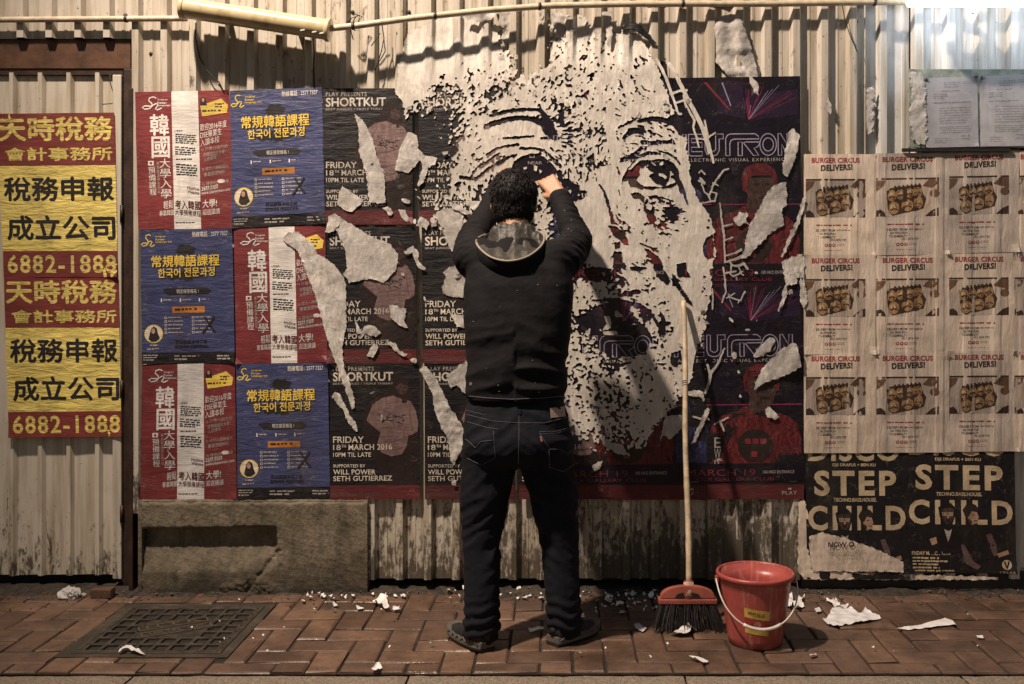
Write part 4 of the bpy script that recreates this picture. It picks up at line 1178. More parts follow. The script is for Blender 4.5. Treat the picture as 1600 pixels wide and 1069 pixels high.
# ---- step child club posters
def stepchild(x0, x1, y0, y1, dy, label, seed, y, torn):
    p = Poster('club_poster', [(x0, y0), (x1, y0 + dy), (x1 + 3, y1 + dy * .5), (x0 + 3, y1)], (1417, 676, 1587, 895), y, I['club'], 0.003, seed, ribs=0.0015, n=(20, 18))
    T = lambda b, *a, **kw: p.text('', I['gold'], b, *a, **kw)
    T('DISCO', 1421, 676, 1574, 711, bold=0.03, space=1.1); T('DJS DRAFUS + BEN KU', 1462, 714, 1534, 720, bold=0.03)
    T('STEP', 1431, 725, 1568, 765, bold=0.035, space=1.2); T('TECHNO.BASS.HOUSE.', 1463, 768, 1535, 774, bold=0.03)
    T('CHILD', 1420, 780, 1583, 819, bold=0.035, space=1.25)
    f = 'printed_pair'
    # man in glasses
    p.poly(f, I['club'], [(1452, 852), (1460, 835), (1466, 822), (1474, 818), (1468, 806), (1466, 792), (1474, 786), (1486, 785), (1494, 793), (1492, 806), (1488, 818), (1500, 824), (1506, 840), (1510, 862), (1452, 866)], 3)
    p.poly(f, I['face'], [(1471, 800), (1471, 795), (1478, 793), (1488, 793), (1491, 800), (1490, 808), (1484, 818), (1477, 817), (1472, 809)], 4)
    p.line(f, I['gold'], [(1472, 800), (1480, 800), (1480, 805), (1473, 805), (1472, 800)], 0.9, 5); p.line(f, I['gold'], [(1482, 800), (1489, 800), (1488, 805), (1482, 805), (1482, 800)], 0.9, 5)
    p.ell(f, I['skin'], 1476.5, 802.5, 3, 1.8, 5, 12); p.ell(f, I['skin'], 1485.5, 802.5, 3, 1.8, 5, 12); p.ell(f, I['faced'], 1481, 812.5, 3.4, 3.2, 5, 14); p.ell(f, I['skin'], 1481, 807, 1.6, 2.6, 5, 12)
    p.poly(f, I['dim'], [(1475, 826), (1482, 829), (1487, 826), (1484, 838), (1481, 846)], 4)
    p.poly(f, I['skin'], [(1452, 842), (1462, 838), (1464, 848), (1456, 852)], 4)
    # man looking sideways
    p.poly(f, I['club'], [(1496, 860), (1500, 828), (1508, 818), (1508, 806), (1504, 796), (1510, 787), (1522, 786), (1530, 794), (1528, 808), (1524, 816), (1540, 824), (1550, 836), (1556, 860), (1548, 872), (1512, 880)], 3)
    p.poly(f, I['skin'], [(1510, 800), (1516, 796), (1526, 798), (1529, 806), (1526, 816), (1518, 819), (1513, 813)], 4); p.poly(f, I['hair'], [(1505, 798), (1510, 788), (1524, 787), (1530, 794), (1528, 799), (1518, 797), (1513, 806), (1509, 806)], 5)
    p.line(f, I['faced'], [(1518, 803), (1522, 803)], 1.2, 5); p.line(f, I['faced'], [(1521, 812), (1526, 812)], 1.2, 5); p.poly(f, I['face'], [(1512, 808), (1518, 812), (1517, 819), (1513, 814)], 5)
    p.poly(f, I['shirtd'], [(1540, 834), (1548, 832), (1556, 850), (1558, 866), (1552, 868), (1546, 852)], 4); p.poly(f, I['shirtd'], [(1500, 850), (1506, 850), (1520, 876), (1532, 884), (1526, 890), (1508, 880)], 4); p.poly(f, I['skin'], [(1556, 864), (1574, 858), (1576, 864), (1560, 870)], 4)
    if not torn:
        T('FRIDAY MARCH 18TH', 1424, 861, 1484, 867, bold=0.025)
        for k in range(4): p.scribble('', I['gold'], 1425, 870 + k * 5, 1480 + (0, 2, 1, -10)[k], 873.5 + k * 5, 1, 2, k, th=0.8)
        p.scribble('', I['gold'], 1428, 890, 1500, 893, 1, 2, 9, th=0.8)
        p.ell('emblem', I['gold'], 1572, 881, 7.5, 7.5, 2, 30); p.poly('emblem', I['club'], [(1567, 876), (1570, 876), (1572, 883), (1574, 876), (1577, 876), (1573, 887), (1571, 887)], 3)
        p.text('emblem', I['gold'], 'VOLAR', 1560, 891, 1584, 894, 2, 0.0, 0, 1.6)
    return p.finish(label, 'poster', 'black step child club posters')
stepchild(1258, 1417, 686, 905, 0, 'black STEP CHILD poster whose lower half is hidden by torn paper', 71, -0.0335, True)
stepchild(1415, 1585, 676, 895, 3, 'black STEP CHILD poster with the round V emblem in its corner', 72, -0.0342, False)

# ---- notice board with two typed notices
BOARD = plain('green_grey_board', (0.22, 0.25, 0.21), 0.6, 0.45, 20, 0.4, 90)
board = empty('notice_board', (P(1560, 0)[0], -0.045, P(0, 235)[2]))
tag(board, 'grey green board holding two typed notices beside the pale ribs', 'notice board')
m = MB(); m.box((P(1420, 0, -.05)[0], -0.052, P(0, 231, -.05)[2]), (P(1720, 0, -.05)[0], -0.042, P(0, 108, -.05)[2]), BOARD); m.build('backboard', board, bevel=0.002)
m = MB(); m.box((P(1410, 0, -.05)[0], -0.056, P(0, 237, -.05)[2]), (P(1578, 0, -.05)[0], -0.040, P(0, 232, -.05)[2]), DARK); m.build('bottom_rail', board)
def notice(corners, label, seed):
    p = Poster('typed_notice', corners, (1443, 120, 1528, 231), -0.055, I['notice'], 0.0012, seed)
    p.scribble('', I['type'], 1474, 128, 1500, 138, 3, 1, seed); p.scribble('', I['type'], 1505, 127, 1520, 133, 2, 1, seed + 1, th=.4)
    p.scribble('', I['type'], 1470, 141, 1504, 144, 1, 1, seed + 2)
    p.scribble('', I['type'], 1457, 146, 1480, 155, 3, 1, seed + 3)
    p.scribble('', I['type'], 1458, 159, 1520, 163, 1, 1, seed + 4, th=.5)
    p.scribble('', I['type'], 1466, 168, 1520, 196, 7, 1, seed + 5, th=.38); p.scribble('', I['type'], 1466, 198, 1520, 210, 4, 1, seed + 6, th=.5)
    p.scribble('', I['type'], 1458, 216, 1480, 226, 3, 1, seed + 7, th=.4); p.scribble('', I['type'], 1500, 212, 1514, 222, 2, 1, seed + 8, th=.5)
    return p.finish(label, 'notice', 'typed notices on the board')
notice([(1445, 122), (1527, 119), (1529, 229), (1446, 231)], 'typed white notice nearest the torn white shreds on the board', 81)
notice([(1531, 119), (1614, 116), (1616, 228), (1532, 229)], 'typed white notice cut by the frame edge at the right', 91)
# ================================================================ THE TORN PAPER FACE
DENS_X0, DENS_Y0, DENS_S = 630, 30, 20
# torn share 0..9 of the white sheet, one digit per 20 px cell measured on the wall
DENS = """
0000000999986529999999999
0000000099995403344329999
0000000099995122211028999
0000000009991222211219999
0000022229932222122000999
0012344443432222222001999
0057655843223232232211299
1779834313224402221112999
9999840110025633332345799
9998731100004644533532189
9999911111113545523321079
9999723322525345521533113
9999134325885455421053224
9999344844335510530352224
9994857644339540300642122
9999867844339110021343112
9996711544339000050154201
9999509944339111143111102
9999939944339111033123001
9999999999999122055210510
9999993199999799971052740
9999993299999232250300550
9999999999999112445112200
9999999999999268874542110
9999999999999787787546215
9999999999999244556661059
9999999999999326863211999
9999999999999232851146899
9999999999999244322200499
9999999999999235441100999
9999999999999224452203999
9999999999999233562109999
9999999999999533362149999
9999999999999998695499999
9999999999999999999999999
"""
def face():
    rows = DENS.split()
    nc = 25
    for q, r_ in enumerate(rows):
        assert len(r_) == nc, (q, len(r_))
    D = np.array([[int(c) for c in r_] for r_ in rows], float) / 9.0
    st = 1.25
    xs = np.arange(585, 1128, st); ys = np.arange(18, 722, st)
    X, Y = np.meshgrid(xs, ys)
    gx = np.clip((X - DENS_X0) / DENS_S, 0, nc - 1.001); gy = np.clip((Y - DENS_Y0) / DENS_S, 0, len(rows) - 1.001)
    ix = gx.astype(int); iy = gy.astype(int); fx = gx - ix; fy = gy - iy
    T = D[iy, ix] * (1 - fx) * (1 - fy) + D[iy, ix + 1] * fx * (1 - fy) + D[iy + 1, ix] * (1 - fx) * fy + D[iy + 1, ix + 1] * fx * fy
    # how the flakes run: round the left eye, round the right eye, down the cheeks
    def swirl(cx, cy, r):
        dx, dy = X - cx, Y - cy
        w = np.exp(-((dx / r) ** 2 + (dy / (r * 0.8)) ** 2))
        a = np.arctan2(dx, -dy)          # tangent
        return w, np.cos(2 * a), np.sin(2 * a)
    base = -0.9 + 0.5 * noise(X / 90, Y / 90, 3)
    base = np.where(X > 960, 0.45 + 0.5 * noise(X / 80, Y / 80, 4), base)
    cs, sn = np.cos(2 * base) * 0.6, np.sin(2 * base) * 0.6
    for cx, cy, r in ((828, 290, 120), (1030, 290, 85), (985, 530, 70)):
        w, c, s_ = swirl(cx, cy, r); cs += 1.6 * w * c; sn += 1.6 * w * s_
    th = 0.5 * np.arctan2(sn, cs)
    ux, uy = np.cos(th), np.sin(th)
    r_ = np.random.default_rng(5)
    W = r_.standard_normal(X.shape)
    def blur(A, k):
        for ax in (0, 1):
            A = sum(np.roll(A, q, ax) * wq for q, wq in zip(range(-k, k + 1), np.exp(-(np.arange(-k, k + 1) / (k * 0.55)) ** 2)))
        return A
    W = blur(W, 2)
    def lic(A, L):
        acc = np.zeros_like(A); hy, hx = A.shape
        yy, xx = np.mgrid[0:hy, 0:hx].astype(float)
        for q in np.arange(-L, L + .1, 1.2):
            sx = np.clip(xx + ux * q / st, 0, hx - 1.001); sy = np.clip(yy + uy * q / st, 0, hy - 1.001)
            a, b_ = sx.astype(int), sy.astype(int); p, s_ = sx - a, sy - b_
            acc += (A[b_, a] * (1 - p) * (1 - s_) + A[b_, a + 1] * p * (1 - s_) + A[b_ + 1, a] * (1 - p) * s_ + A[b_ + 1, a + 1] * p * s_) * (1 - abs(q) / (L + 1))
        return acc
    Nz = lic(W, 5)
    iso = blur(r_.standard_normal(X.shape), 3)
    iso = iso / iso.std() + 0.9 * noise(X / 5.5 + 1.6 * noise(X / 9, Y / 9, 44), Y / 5.5 + 1.6 * noise(X / 9, Y / 9, 45), 46)
    k_ = np.where(Y > 440, 0.8, 0.42); k_ = np.where((Y > 95) & (Y < 160), 0.6, k_)
    Nz = (1 - k_) * Nz / Nz.std() + k_ * iso / iso.std()
    Nz = Nz / Nz.std() + 0.22 * noise(X / 4.2, Y / 4.2, 41) + 0.25 * noise(X / 22, Y / 22, 42)
    Nz = Nz / Nz.std()
    # normal quantile of the torn share
    def q(p):
        p = np.clip(p, 0.004, 0.996); t = np.sqrt(-2 * np.log(np.minimum(p, 1 - p)))
        z = t - (2.30753 + 0.27061 * t) / (1 + 0.99229 * t + 0.04481 * t * t)
        return np.where(p < 0.5, -z, z)
    T = T ** 1.18
    TT = np.where(T < 0.03, 0.0015, np.where(T > 0.97, 0.999, T * 0.93))
    Fd = (Nz - q(TT)) * 2.2
    Fd = np.where(T > 0.985, -4, Fd); Fd = np.where(T < 0.012, np.maximum(Fd, 1.5), Fd)
    jx = 1.1 * noise(X / 7, Y / 7, 51) + 0.7 * noise(X / 3, Y / 3, 52); jy = 1.1 * noise(X / 7, Y / 7, 53) + 0.7 * noise(X / 3, Y / 3, 54)
    Xj, Yj = X + jx, Y + jy
    def cut(pts): 
        nonlocal Fd; Fd = np.minimum(Fd, -poly_sd(Xj, Yj, pts))
    def slit(pts):
        nonlocal Fd; Fd = np.minimum(Fd, -line_sd(Xj, Yj, pts))
    def keep(pts, k=1.0):
        nonlocal Fd; Fd = np.maximum(Fd, poly_sd(X + jx * k, Y + jy * k, pts))
    def strip(pts):
        nonlocal Fd; Fd = np.maximum(Fd, line_sd(X + jx * .4, Y + jy * .4, pts))
    # solid cheek, nose bridge and forehead paper
    for pts in ([(936, 262), (962, 255), (966, 300), (956, 330), (976, 372), (1008, 366), (1010, 405), (980, 412), (950, 360), (930, 300)],
                [(898, 318), (930, 300), (945, 340), (950, 372), (946, 420), (915, 410), (905, 360)],
                [(1046, 385), (1078, 350), (1104, 372), (1100, 420), (1094, 470), (1086, 520), (1060, 520), (1046, 470)],
                [(948, 158), (957, 158), (961, 200), (968, 240), (955, 255), (945, 200)],
                [(1062, 250), (1076, 240), (1086, 300), (1108, 350), (1090, 372), (1070, 330)]):
        keep(pts)
    # left eye: brow arcs, lid folds, the dark opening
    slit([(766, 181, 2.6), (785, 176, 3.2), (804, 172, 3), (829, 171, 2.6), (845, 172, 3), (852, 184, 5), (860, 195, 6)])
    slit([(758, 199, 3.5), (770, 193, 4.5), (791, 187, 4.2), (810, 184, 4), (832, 186, 4.2), (848, 193, 6), (858, 205, 8), (866, 214, 6), (872, 216, 3)])
    cut([(870, 190), (878, 164), (881, 176), (882, 194), (876, 196)]); cut([(846, 186), (856, 186), (866, 196), (872, 212), (858, 212), (850, 202)])
    slit([(786, 216, 1.6), (809, 215, 2.2), (834, 213, 1.8)]); slit([(845, 216, 1.6), (868, 215, 3)])
    slit([(762, 242, 3), (779, 231, 2.4), (795, 228, 2), (809, 226, 2.6)]); slit([(813, 232, 2.2), (836, 232, 2.2), (850, 236, 2.2), (862, 246, 2.6), (871, 258, 2.4)])
    slit([(720, 277, 3), (744, 280, 3), (766, 262, 2.4), (786, 249, 2.6), (802, 243, 2)]); slit([(752, 262, 2.2), (768, 248, 2.6), (780, 239, 1.6)])
    slit([(849, 246, 1.8), (863, 259, 2), (872, 271, 2), (876, 282, 1.8)]); slit([(864, 262, 2.2), (874, 274, 3), (882, 288, 3)])
    cut([(797, 268), (803, 252), (815, 244), (827, 240), (841, 240), (850, 246), (858, 256), (866, 272), (862, 282), (846, 284), (810, 282)])
    slit([(878, 300, 4), (886, 284, 5), (900, 296, 6), (894, 312, 4)])
    keep([(818, 262), (824, 260), (823, 264), (818, 265)], .3); keep([(834, 258), (840, 260), (838, 268), (834, 266)], .3); keep([(842, 265), (847, 267), (844, 272)], .3)
    keep([(984, 250), (1003, 236), (1040, 235), (1062, 248), (1073, 300), (1052, 305), (1010, 305), (984, 298)], .5)
    # right eye: brow, lid lines, red corner, iris, lower lid
    slit([(966, 200, 2), (986, 190, 2), (996, 184, 1.6)]); slit([(998, 190, 2.5), (1012, 186, 3.5), (1030, 186, 4.5), (1045, 190, 4.5)])
    slit([(974, 216, 2.5), (986, 205, 5.5), (1003, 203, 5), (1008, 206, 2.2)]); cut([(1040, 186), (1062, 172), (1075, 176), (1078, 214), (1062, 210), (1050, 196), (1042, 196)])
    slit([(1016, 205, 2), (1020, 210, 2)]); slit([(1043, 202, 1.8), (1048, 203, 1.8)]); slit([(1060, 208, 1.6), (1068, 212, 2.2)])
    slit([(1004, 222, 4), (1014, 224, 3.4), (1030, 222, 3), (1048, 222, 3), (1054, 224, 1.6)])
    slit([(972, 250, 4), (986, 245, 4.5), (996, 238, 4), (1002, 231, 3)]); slit([(988, 252, 2.6), (1002, 243, 3), (1016, 239, 3.2), (1032, 241, 1.8)])
    slit([(1030, 236, 1.4), (1044, 240, 1.8), (1056, 247, 2), (1062, 256, 1.6)])
    cut([(971, 285), (976, 270), (986, 256), (998, 249), (1010, 250), (1022, 252), (1012, 258), (1000, 266), (990, 274), (980, 284)])
    cut([(1006, 252), (1030, 248), (1052, 250), (1060, 262), (1062, 280), (1067, 300), (1064, 306), (1058, 288), (1050, 270), (1046, 262), (1028, 258), (1012, 258)])
    cut([(1008, 262), (1020, 256), (1046, 258), (1049, 270), (1046, 282), (1040, 290), (1028, 291), (1018, 284), (1012, 276), (1020, 270)])
    keep([(1000, 263), (1009, 265), (1014, 276), (1024, 287), (1038, 292), (1030, 295), (1012, 291), (1001, 280)], .4); keep([(1047, 267), (1052, 272), (1053.5, 283), (1047, 290), (1041, 291), (1047, 282)], .3)
    strip([(984, 264, 1.6), (998, 249.5, 1.8), (1018, 245, 2.2), (1040, 246.5, 2.2), (1054, 253, 2), (1064, 268, 1.4)])
    keep([(1029, 271), (1035, 271), (1042, 276), (1040, 280), (1034, 276), (1030, 275)], .3)
    cut([(980, 280), (992, 268), (1000, 266), (1000, 274), (994, 282), (1006, 292), (1004, 298), (996, 294), (984, 292)])
    slit([(1004, 293, 2), (1020, 294, 2.8), (1032, 293.5, .6), (1036, 293.5, 2.4), (1052, 290, 3), (1058, 284, 2)])
    slit([(1052, 276, 3), (1062, 285, 3.5), (1068, 300, 3), (1074, 318, 1.5)])
    slit([(1020, 307, 1.2), (1038, 316, 2)]); slit([(1033, 308, 1.4), (1052, 315, 1.4)])
    cut([(1035, 330), (1042, 324), (1056, 322), (1066, 328), (1074, 331), (1058, 336), (1062, 344), (1050, 348), (1043, 340)]); cut([(1006, 325), (1016, 328), (1024, 322), (1022, 336), (1028, 344), (1016, 352), (1012, 344)])
    cut([(985, 302), (996, 300), (1008, 308), (1006, 318), (998, 310), (990, 312)])
    # nose: dark red edge of the bridge and the nostril
    slit([(936, 288, 1.4), (944, 300, 2), (950, 318, 2.6), (953, 330, 2)]); cut([(952, 334), (957, 329), (960, 346), (968, 352), (954, 350)])
    cut([(950, 352), (962, 354), (972, 360), (986, 358), (974, 366), (980, 372), (984, 384), (974, 382), (966, 374), (958, 368)]); cut([(960, 378), (970, 378), (969, 388), (961, 390)])
    cut([(957, 400), (960, 392), (972, 394), (973, 412), (971, 420), (956, 419), (959, 410)])
    cut([(1006, 388), (1014, 390), (1028, 400), (1034, 408), (1036, 420), (1042, 428), (1048, 440), (1044, 446), (1032, 438), (1022, 424), (1020, 410)])
    slit([(1000, 380, 1.1), (1014, 386, 1.6), (1028, 393, 1.2)])
    cut([(1057, 412), (1072, 410), (1074, 424), (1080, 434), (1060, 434), (1057, 424)]); cut([(1098, 385), (1103, 372), (1114, 366), (1116, 402), (1106, 406), (1099, 398)])
    # lips and chin
    cut([(898, 430), (914, 420), (934, 417), (955, 420), (956, 430), (948, 436), (930, 440), (912, 436)]); cut([(983, 422), (994, 416), (1008, 418), (1000, 425)])
    slit([(962, 442, 2), (974, 443, 3.4)]); slit([(976, 458, 3.4), (998, 456, 3.6), (968, 462, 2.4)])
    cut([(896, 496), (920, 486), (944, 474), (966, 470), (990, 474), (984, 482), (990, 494), (1000, 500), (985, 508), (966, 512), (950, 506), (930, 520), (908, 514)])
    cut([(928, 520), (960, 512), (1005, 506), (1018, 524), (1012, 548), (990, 558), (955, 556), (936, 548)])
    cut([(1030, 486), (1037, 492), (1041, 508), (1037, 528), (1030, 526), (1028, 512), (1033, 500)])
    keep([(944, 494), (952, 494), (956, 505), (950, 516), (942, 515), (948, 506)], .6); keep([(942, 518), (964, 517), (966, 523), (944, 524)], .6)
    keep([(1056, 480), (1074, 470), (1094, 470), (1093, 520), (1080, 585), (1068, 620), (1058, 600), (1046, 560), (1052, 520)], .6)
    cut([(1048, 552), (1064, 547), (1066, 568), (1058, 574), (1048, 572)])
    for k in range(9):
        slit([(1046 + k * 3.2, 434 + k * 4.6, .6), (1054 + k * 3.2, 439 + k * 4.6, 1.5), (1064 + k * 2.6, 446 + k * 4.2, .6)])
    slit([(985, 418, 1.5), (998, 420, 3), (1010, 419, 1.2)]); slit([(925, 470, 1.5), (960, 468, 3), (1000, 478, 4), (1020, 494, 3), (1030, 512, 2)]); slit([(940, 566, 1.5), (965, 572, 3), (985, 566, 1.5)])
    # face edge, loose lattice of paper left between the cuts
    jag = 3.2 * noise(X / 11, Y / 11, 61) + 1.8 * noise(X / 4, Y / 4, 62)
    edge_ = [(688, 24), (637, 52), (622, 108), (618, 142), (632, 168), (600, 760), (870, 760), (1006, 700), (1024, 668), (1066, 626), (1082, 588), (1096, 540), (1109, 470), (1112, 440), (1110, 425), (1117, 402),
             (1116, 362), (1106, 330), (1090, 310), (1081, 290), (1076, 250), (1071, 214), (1074, 190), (1052, 172), (1040, 140), (1024, 100), (1004, 60), (985, 38), (940, 52), (910, 24), (780, 20)]
    Fd = np.minimum(Fd, poly_sd(X, Y, edge_) + jag)
    for pts in ([(1026, 92, 2.2), (1040, 120, 2.2), (1050, 148, 2), (1060, 178, 1.6)], [(1046, 100, 3), (1060, 125, 3), (1072, 150, 3), (1086, 176, 3.2), (1098, 200, 3.4), (1105, 222, 3.6), (1110, 236, 2.4), (1115, 254, 1.8)],
                [(1048, 147, 1.8), (1062, 142, 1.8), (1073, 141, 1.8)], [(1055, 161, 1.6), (1068, 157, 1.8), (1079, 156, 1.6)], [(1068, 150, 1.6), (1071, 163, 1.6), (1077, 174, 1.8), (1085, 188, 1.8), (1083, 199, 1.6), (1088, 214, 1.6), (1092, 230, 1.2)],
                [(1088, 216, 1.2), (1100, 218, 1.2), (1108, 214, 1.4), (1118, 207, .9)], [(1101, 188, 1.4), (1106, 212, 1.2)], [(1104, 226, 1.4), (1107, 240, 1.2)], [(1060, 178, 1.6), (1064, 178, 2)]):
        strip(pts)
    v2, val, tri = iso_mesh(Fd, xs[0], ys[0], st)
    # drop specks of a few triangles
    x, y = v2[:, 0], v2[:, 1]
    wx = XC + (x - CX) * D0 / F
    t = np.mod(wx - RIB0 + RIBP / 2, RIBP) - RIBP / 2
    rib = np.clip((0.030 - np.abs(t)) / 0.016, 0, 1)
    up = np.clip((np.where(x > 846, 116.0, 134.0) - y) / np.where(x > 846, 60.0, 85.0), 0, 1); up = up * up * (3 - 2 * up)                     # above the old posters it hugs the steel sheet
    base_y = -(0.0398 + 0.0007 * fbm(x / 30, y / 30, 8)) * (1 - up) - (0.013 + 0.019 * rib + 0.004 * fbm(x / 28, y / 60, 9)) * up
    curl = np.exp(-val / 0.9) * np.clip(0.35 + 1.2 * noise(x / 9, y / 9, 71), 0, 1.6) * 0.0010
    wr = 0.0008 * fbm(x / 9, y / 34, 81) + 0.0004 * np.abs(noise(x / 5, y / 11, 82))
    o = paper_object('torn_paper_portrait', v2, tri, base_y - curl - wr, PAPERV)
    F2 = Fd + 1.5 * noise(X / 2.6, Y / 2.6, 91) + 0.8 * noise(X / 9, Y / 9, 92) - 0.15
    F2 = np.where(Fd < -3.0, -1.0, np.minimum(F2, Fd + 1.7))
    F2 = np.where(Y < 130, -1.0, F2)
    w2, val2, tri2 = iso_mesh(F2, xs[0], ys[0], st)
    r2 = paper_object('scraped_underlayer', w2, tri2, -(0.0388 + 0.0004 * noise(w2[:, 0] / 5, w2[:, 1] / 5, 93)), ink('scraped_fibre', (0.21, 0.185, 0.16), 0.8, 'n', 0.0, mott=(0.10, 0.085, 0.075)))
    r2.parent = o; r2.location = r2.location - o.location
    tag(o, 'giant face torn out of white paper over black posters, facing the man', 'paper artwork')
face()

# black sheet added behind the forehead so that its pricks show dark
o_ = Poster('dark_backing_sheet', [(868, 88), (1040, 96), (1044, 126), (866, 128)], (0, 0, 100, 60), -0.0085, I['black'], 0.002, 5)
o_.finish('dark sheet added behind pinholes in the forehead of the paper face', 'old poster')

# ================================================================ LOOSE TORN PIECES
def scrap_mesh(pts, ydep, lift, seed, st=1.3, jagk=1.0, crump=1.0, tilt=(0, 0), mat=None, name='torn_strip', fold=None):
    a = np.array(pts, float)
    xs = np.arange(a[:, 0].min() - 4, a[:, 0].max() + 4, st); ys = np.arange(a[:, 1].min() - 4, a[:, 1].max() + 4, st)
    X, Y = np.meshgrid(xs, ys)
    Fd = poly_sd(X + jagk * (1.6 * noise(X / 7, Y / 7, seed) + 1.1 * noise(X / 2.6, Y / 2.6, seed + 7)), Y + jagk * (1.6 * noise(X / 7, Y / 7, seed + 1) + 1.1 * noise(X / 2.6, Y / 2.6, seed + 8)), pts)
    v2, val, tri = iso_mesh(Fd, xs[0], ys[0], st)
    if len(tri) == 0: return None
    x, y = v2[:, 0], v2[:, 1]
    u = (x - a[:, 0].mean()) / 355; v = (y - a[:, 1].mean()) / 355
    ridg = 1 - np.abs(noise(x / 15 + y / 30, y / 22, seed + 3)) * 2
    tri_w = 0
    r_ = random.Random(seed * 7 + 1)
    for k in range(4):
        th_ = r_.uniform(0, math.pi); wl = r_.choice((6, 9, 13, 20)); ph = r_.random() * 9
        uu = (x * math.cos(th_) + y * math.sin(th_)) / wl + ph + 0.35 * noise(x / 30, y / 30, seed + 20 + k)
        tri_w = tri_w + np.abs(np.mod(uu, 2) - 1) * wl / 18
    z = 0.45 * lift * (0.5 + 0.7 * noise(x / 26, y / 34, seed + 4)) + crump * (0.0013 * tri_w + 0.0004 * ridg) + 0.003 * np.exp(-val / 1.5) * noise(x / 9, y / 9, seed + 6)
    z = np.maximum(z, 0.0006) + np.maximum(0, tilt[0] * u + tilt[1] * v)
    return paper_object(name, v2, tri, ydep - z, mat or TORN)
YS = -0.0395
def strip(label, pts, lift=0.006, seed=1, **kw):
    dep = kw.pop('y', YS)
    g = kw.pop('group', 'torn white strips left on the posters')
    o = scrap_mesh(pts, dep, lift, seed, **kw)
    if o: tag(o, label, 'torn paper', g)
    return o
strip('long peeling white strip hanging from the half covered red poster', [(440, 372), (450, 364), (466, 362), (478, 372), (490, 384), (497, 398), (510, 405), (522, 413), (536, 432), (541, 446), (541, 510), (535, 540), (537, 575), (545, 590), (553, 620), (555, 638), (550, 640), (540, 610), (528, 575), (516, 545), (506, 512), (495, 470), (484, 440), (474, 412), (462, 388), (446, 380)], 0.014, 11)
strip('pointed white strip running diagonally across the top black gig poster', [(553, 177), (567, 188), (581, 213), (590, 247), (601, 275), (602, 318), (577, 316), (572, 270), (561, 236), (560, 200)], 0.010, 12)
strip('folded white patch on the pink shirt of the top gig poster', [(617, 266), (623, 238), (637, 205), (652, 212), (654, 233), (664, 244), (652, 256), (637, 270)], 0.008, 13)
strip('twisted white ribbon left of the eye shreds', [(652, 232), (664, 242), (684, 247), (680, 256), (670, 262), (662, 284), (654, 292), (652, 288), (660, 262), (656, 246)], 0.010, 14)
strip('large white patch covering the SHORTKUT heading in the middle row', [(527, 338), (545, 348), (580, 370), (611, 382), (623, 400), (619, 421), (600, 442), (577, 436), (545, 442), (536, 427), (543, 421), (540, 393), (523, 356)], 0.006, 15)
strip('crumpled white tuft above the large patch', [(508, 364), (514, 338), (522, 334), (532, 338), (530, 352), (521, 362)], 0.014, 16, crump=2)
strip('white scrap over the words SUPPORTED BY in the top row', [(527, 319), (530, 300), (535, 291), (544, 297), (569, 314), (549, 332), (536, 327)], 0.008, 17)
strip('tiny white shred beside the top right of the middle row', [(627, 311), (642, 313), (640, 319), (630, 316)], 0.006, 18)
strip('hooked white shred between the top and middle rows', [(622, 327), (632, 328), (640, 345), (634, 347), (626, 338)], 0.008, 19)
strip('small white shred over the end of GUTIERREZ in the top row', [(598, 325), (606, 323), (614, 331), (610, 338), (604, 331)], 0.008, 20)
strip('bent white strip left of the word SHO', [(631, 393), (646, 383), (653, 393), (654, 408), (666, 421), (661, 424), (648, 410), (644, 394), (634, 399)], 0.012, 21, crump=1.6)
strip('square white patch at the lower edge of the middle shirt picture', [(607, 475), (635, 482), (632, 503), (638, 513), (623, 509), (611, 497)], 0.006, 22)
strip('white cluster hiding the word SUPPORTED in the middle row', [(560, 526), (569, 511), (574, 508), (585, 509), (595, 520), (587, 527), (572, 522), (562, 530)], 0.010, 23, crump=1.8)
strip('thin white shred left of the middle row cluster', [(554, 502), (559, 505), (562, 514), (566, 522), (558, 522)], 0.008, 24)
strip('curled white shred below the middle row cluster', [(573, 557), (578, 546), (584, 537), (591, 540), (590, 548), (582, 559)], 0.010, 25, crump=1.6)
strip('zigzag white shred over the maroon footer of the middle row', [(604, 533), (617, 536), (624, 548), (637, 554), (630, 558), (622, 552), (613, 545)], 0.010, 26, crump=1.6)
strip('narrow white strip on the lower gig poster, pointing down right', [(518, 621), (523, 611), (531, 616), (536, 627), (548, 650), (560, 668), (557, 676), (543, 659), (535, 640)], 0.010, 27)
strip('crumpled white strip hanging over the gig poster beside the jeans', [(655, 577), (663, 571), (674, 582), (683, 592), (687, 603), (695, 619), (705, 640), (721, 663), (726, 676), (722, 700), (712, 722), (707, 729), (703, 712), (700, 687), (690, 671), (679, 640), (676, 616), (664, 594)], 0.022, 28, crump=2.2)
strip('white triangle of paper beside the jacket hem', [(730, 562), (731, 618), (713, 602), (704, 607), (697, 588)], 0.008, 29)
strip('white patch with tiny cuts beside the left elbow', [(679, 336), (690, 327), (706, 326), (723, 334), (722, 359), (712, 395), (704, 392), (697, 374), (690, 356)], 0.007, 30)
strip('torn white patch beside the jacket, left of the ribs of the man', [(690, 450), (697, 434), (692, 427), (703, 416), (716, 415), (727, 437), (732, 461), (724, 466), (708, 465), (693, 459)], 0.006, 31)
strip('white corner scrap over the words 10PM TIL beside the jacket', [(703, 491), (727, 493), (730, 512), (714, 511)], 0.006, 32)
strip('crumpled white tuft over the maroon footer near the left elbow', [(650, 353), (657, 338), (666, 342), (670, 350), (667, 360), (660, 354)], 0.016, 33, crump=2.4)
strip('white tuft beside the first one near the left elbow', [(672, 342), (678, 340), (682, 352), (675, 356)], 0.014, 34, crump=2)
strip('white curl wedged above the left sleeve', [(728, 312), (748, 316), (762, 308), (752, 322), (744, 330), (734, 326)], 0.02, 35, crump=2.6)
strip('white curl touching the left sleeve', [(700, 316), (712, 318), (738, 334), (726, 336), (708, 326)], 0.016, 36, crump=2.2)
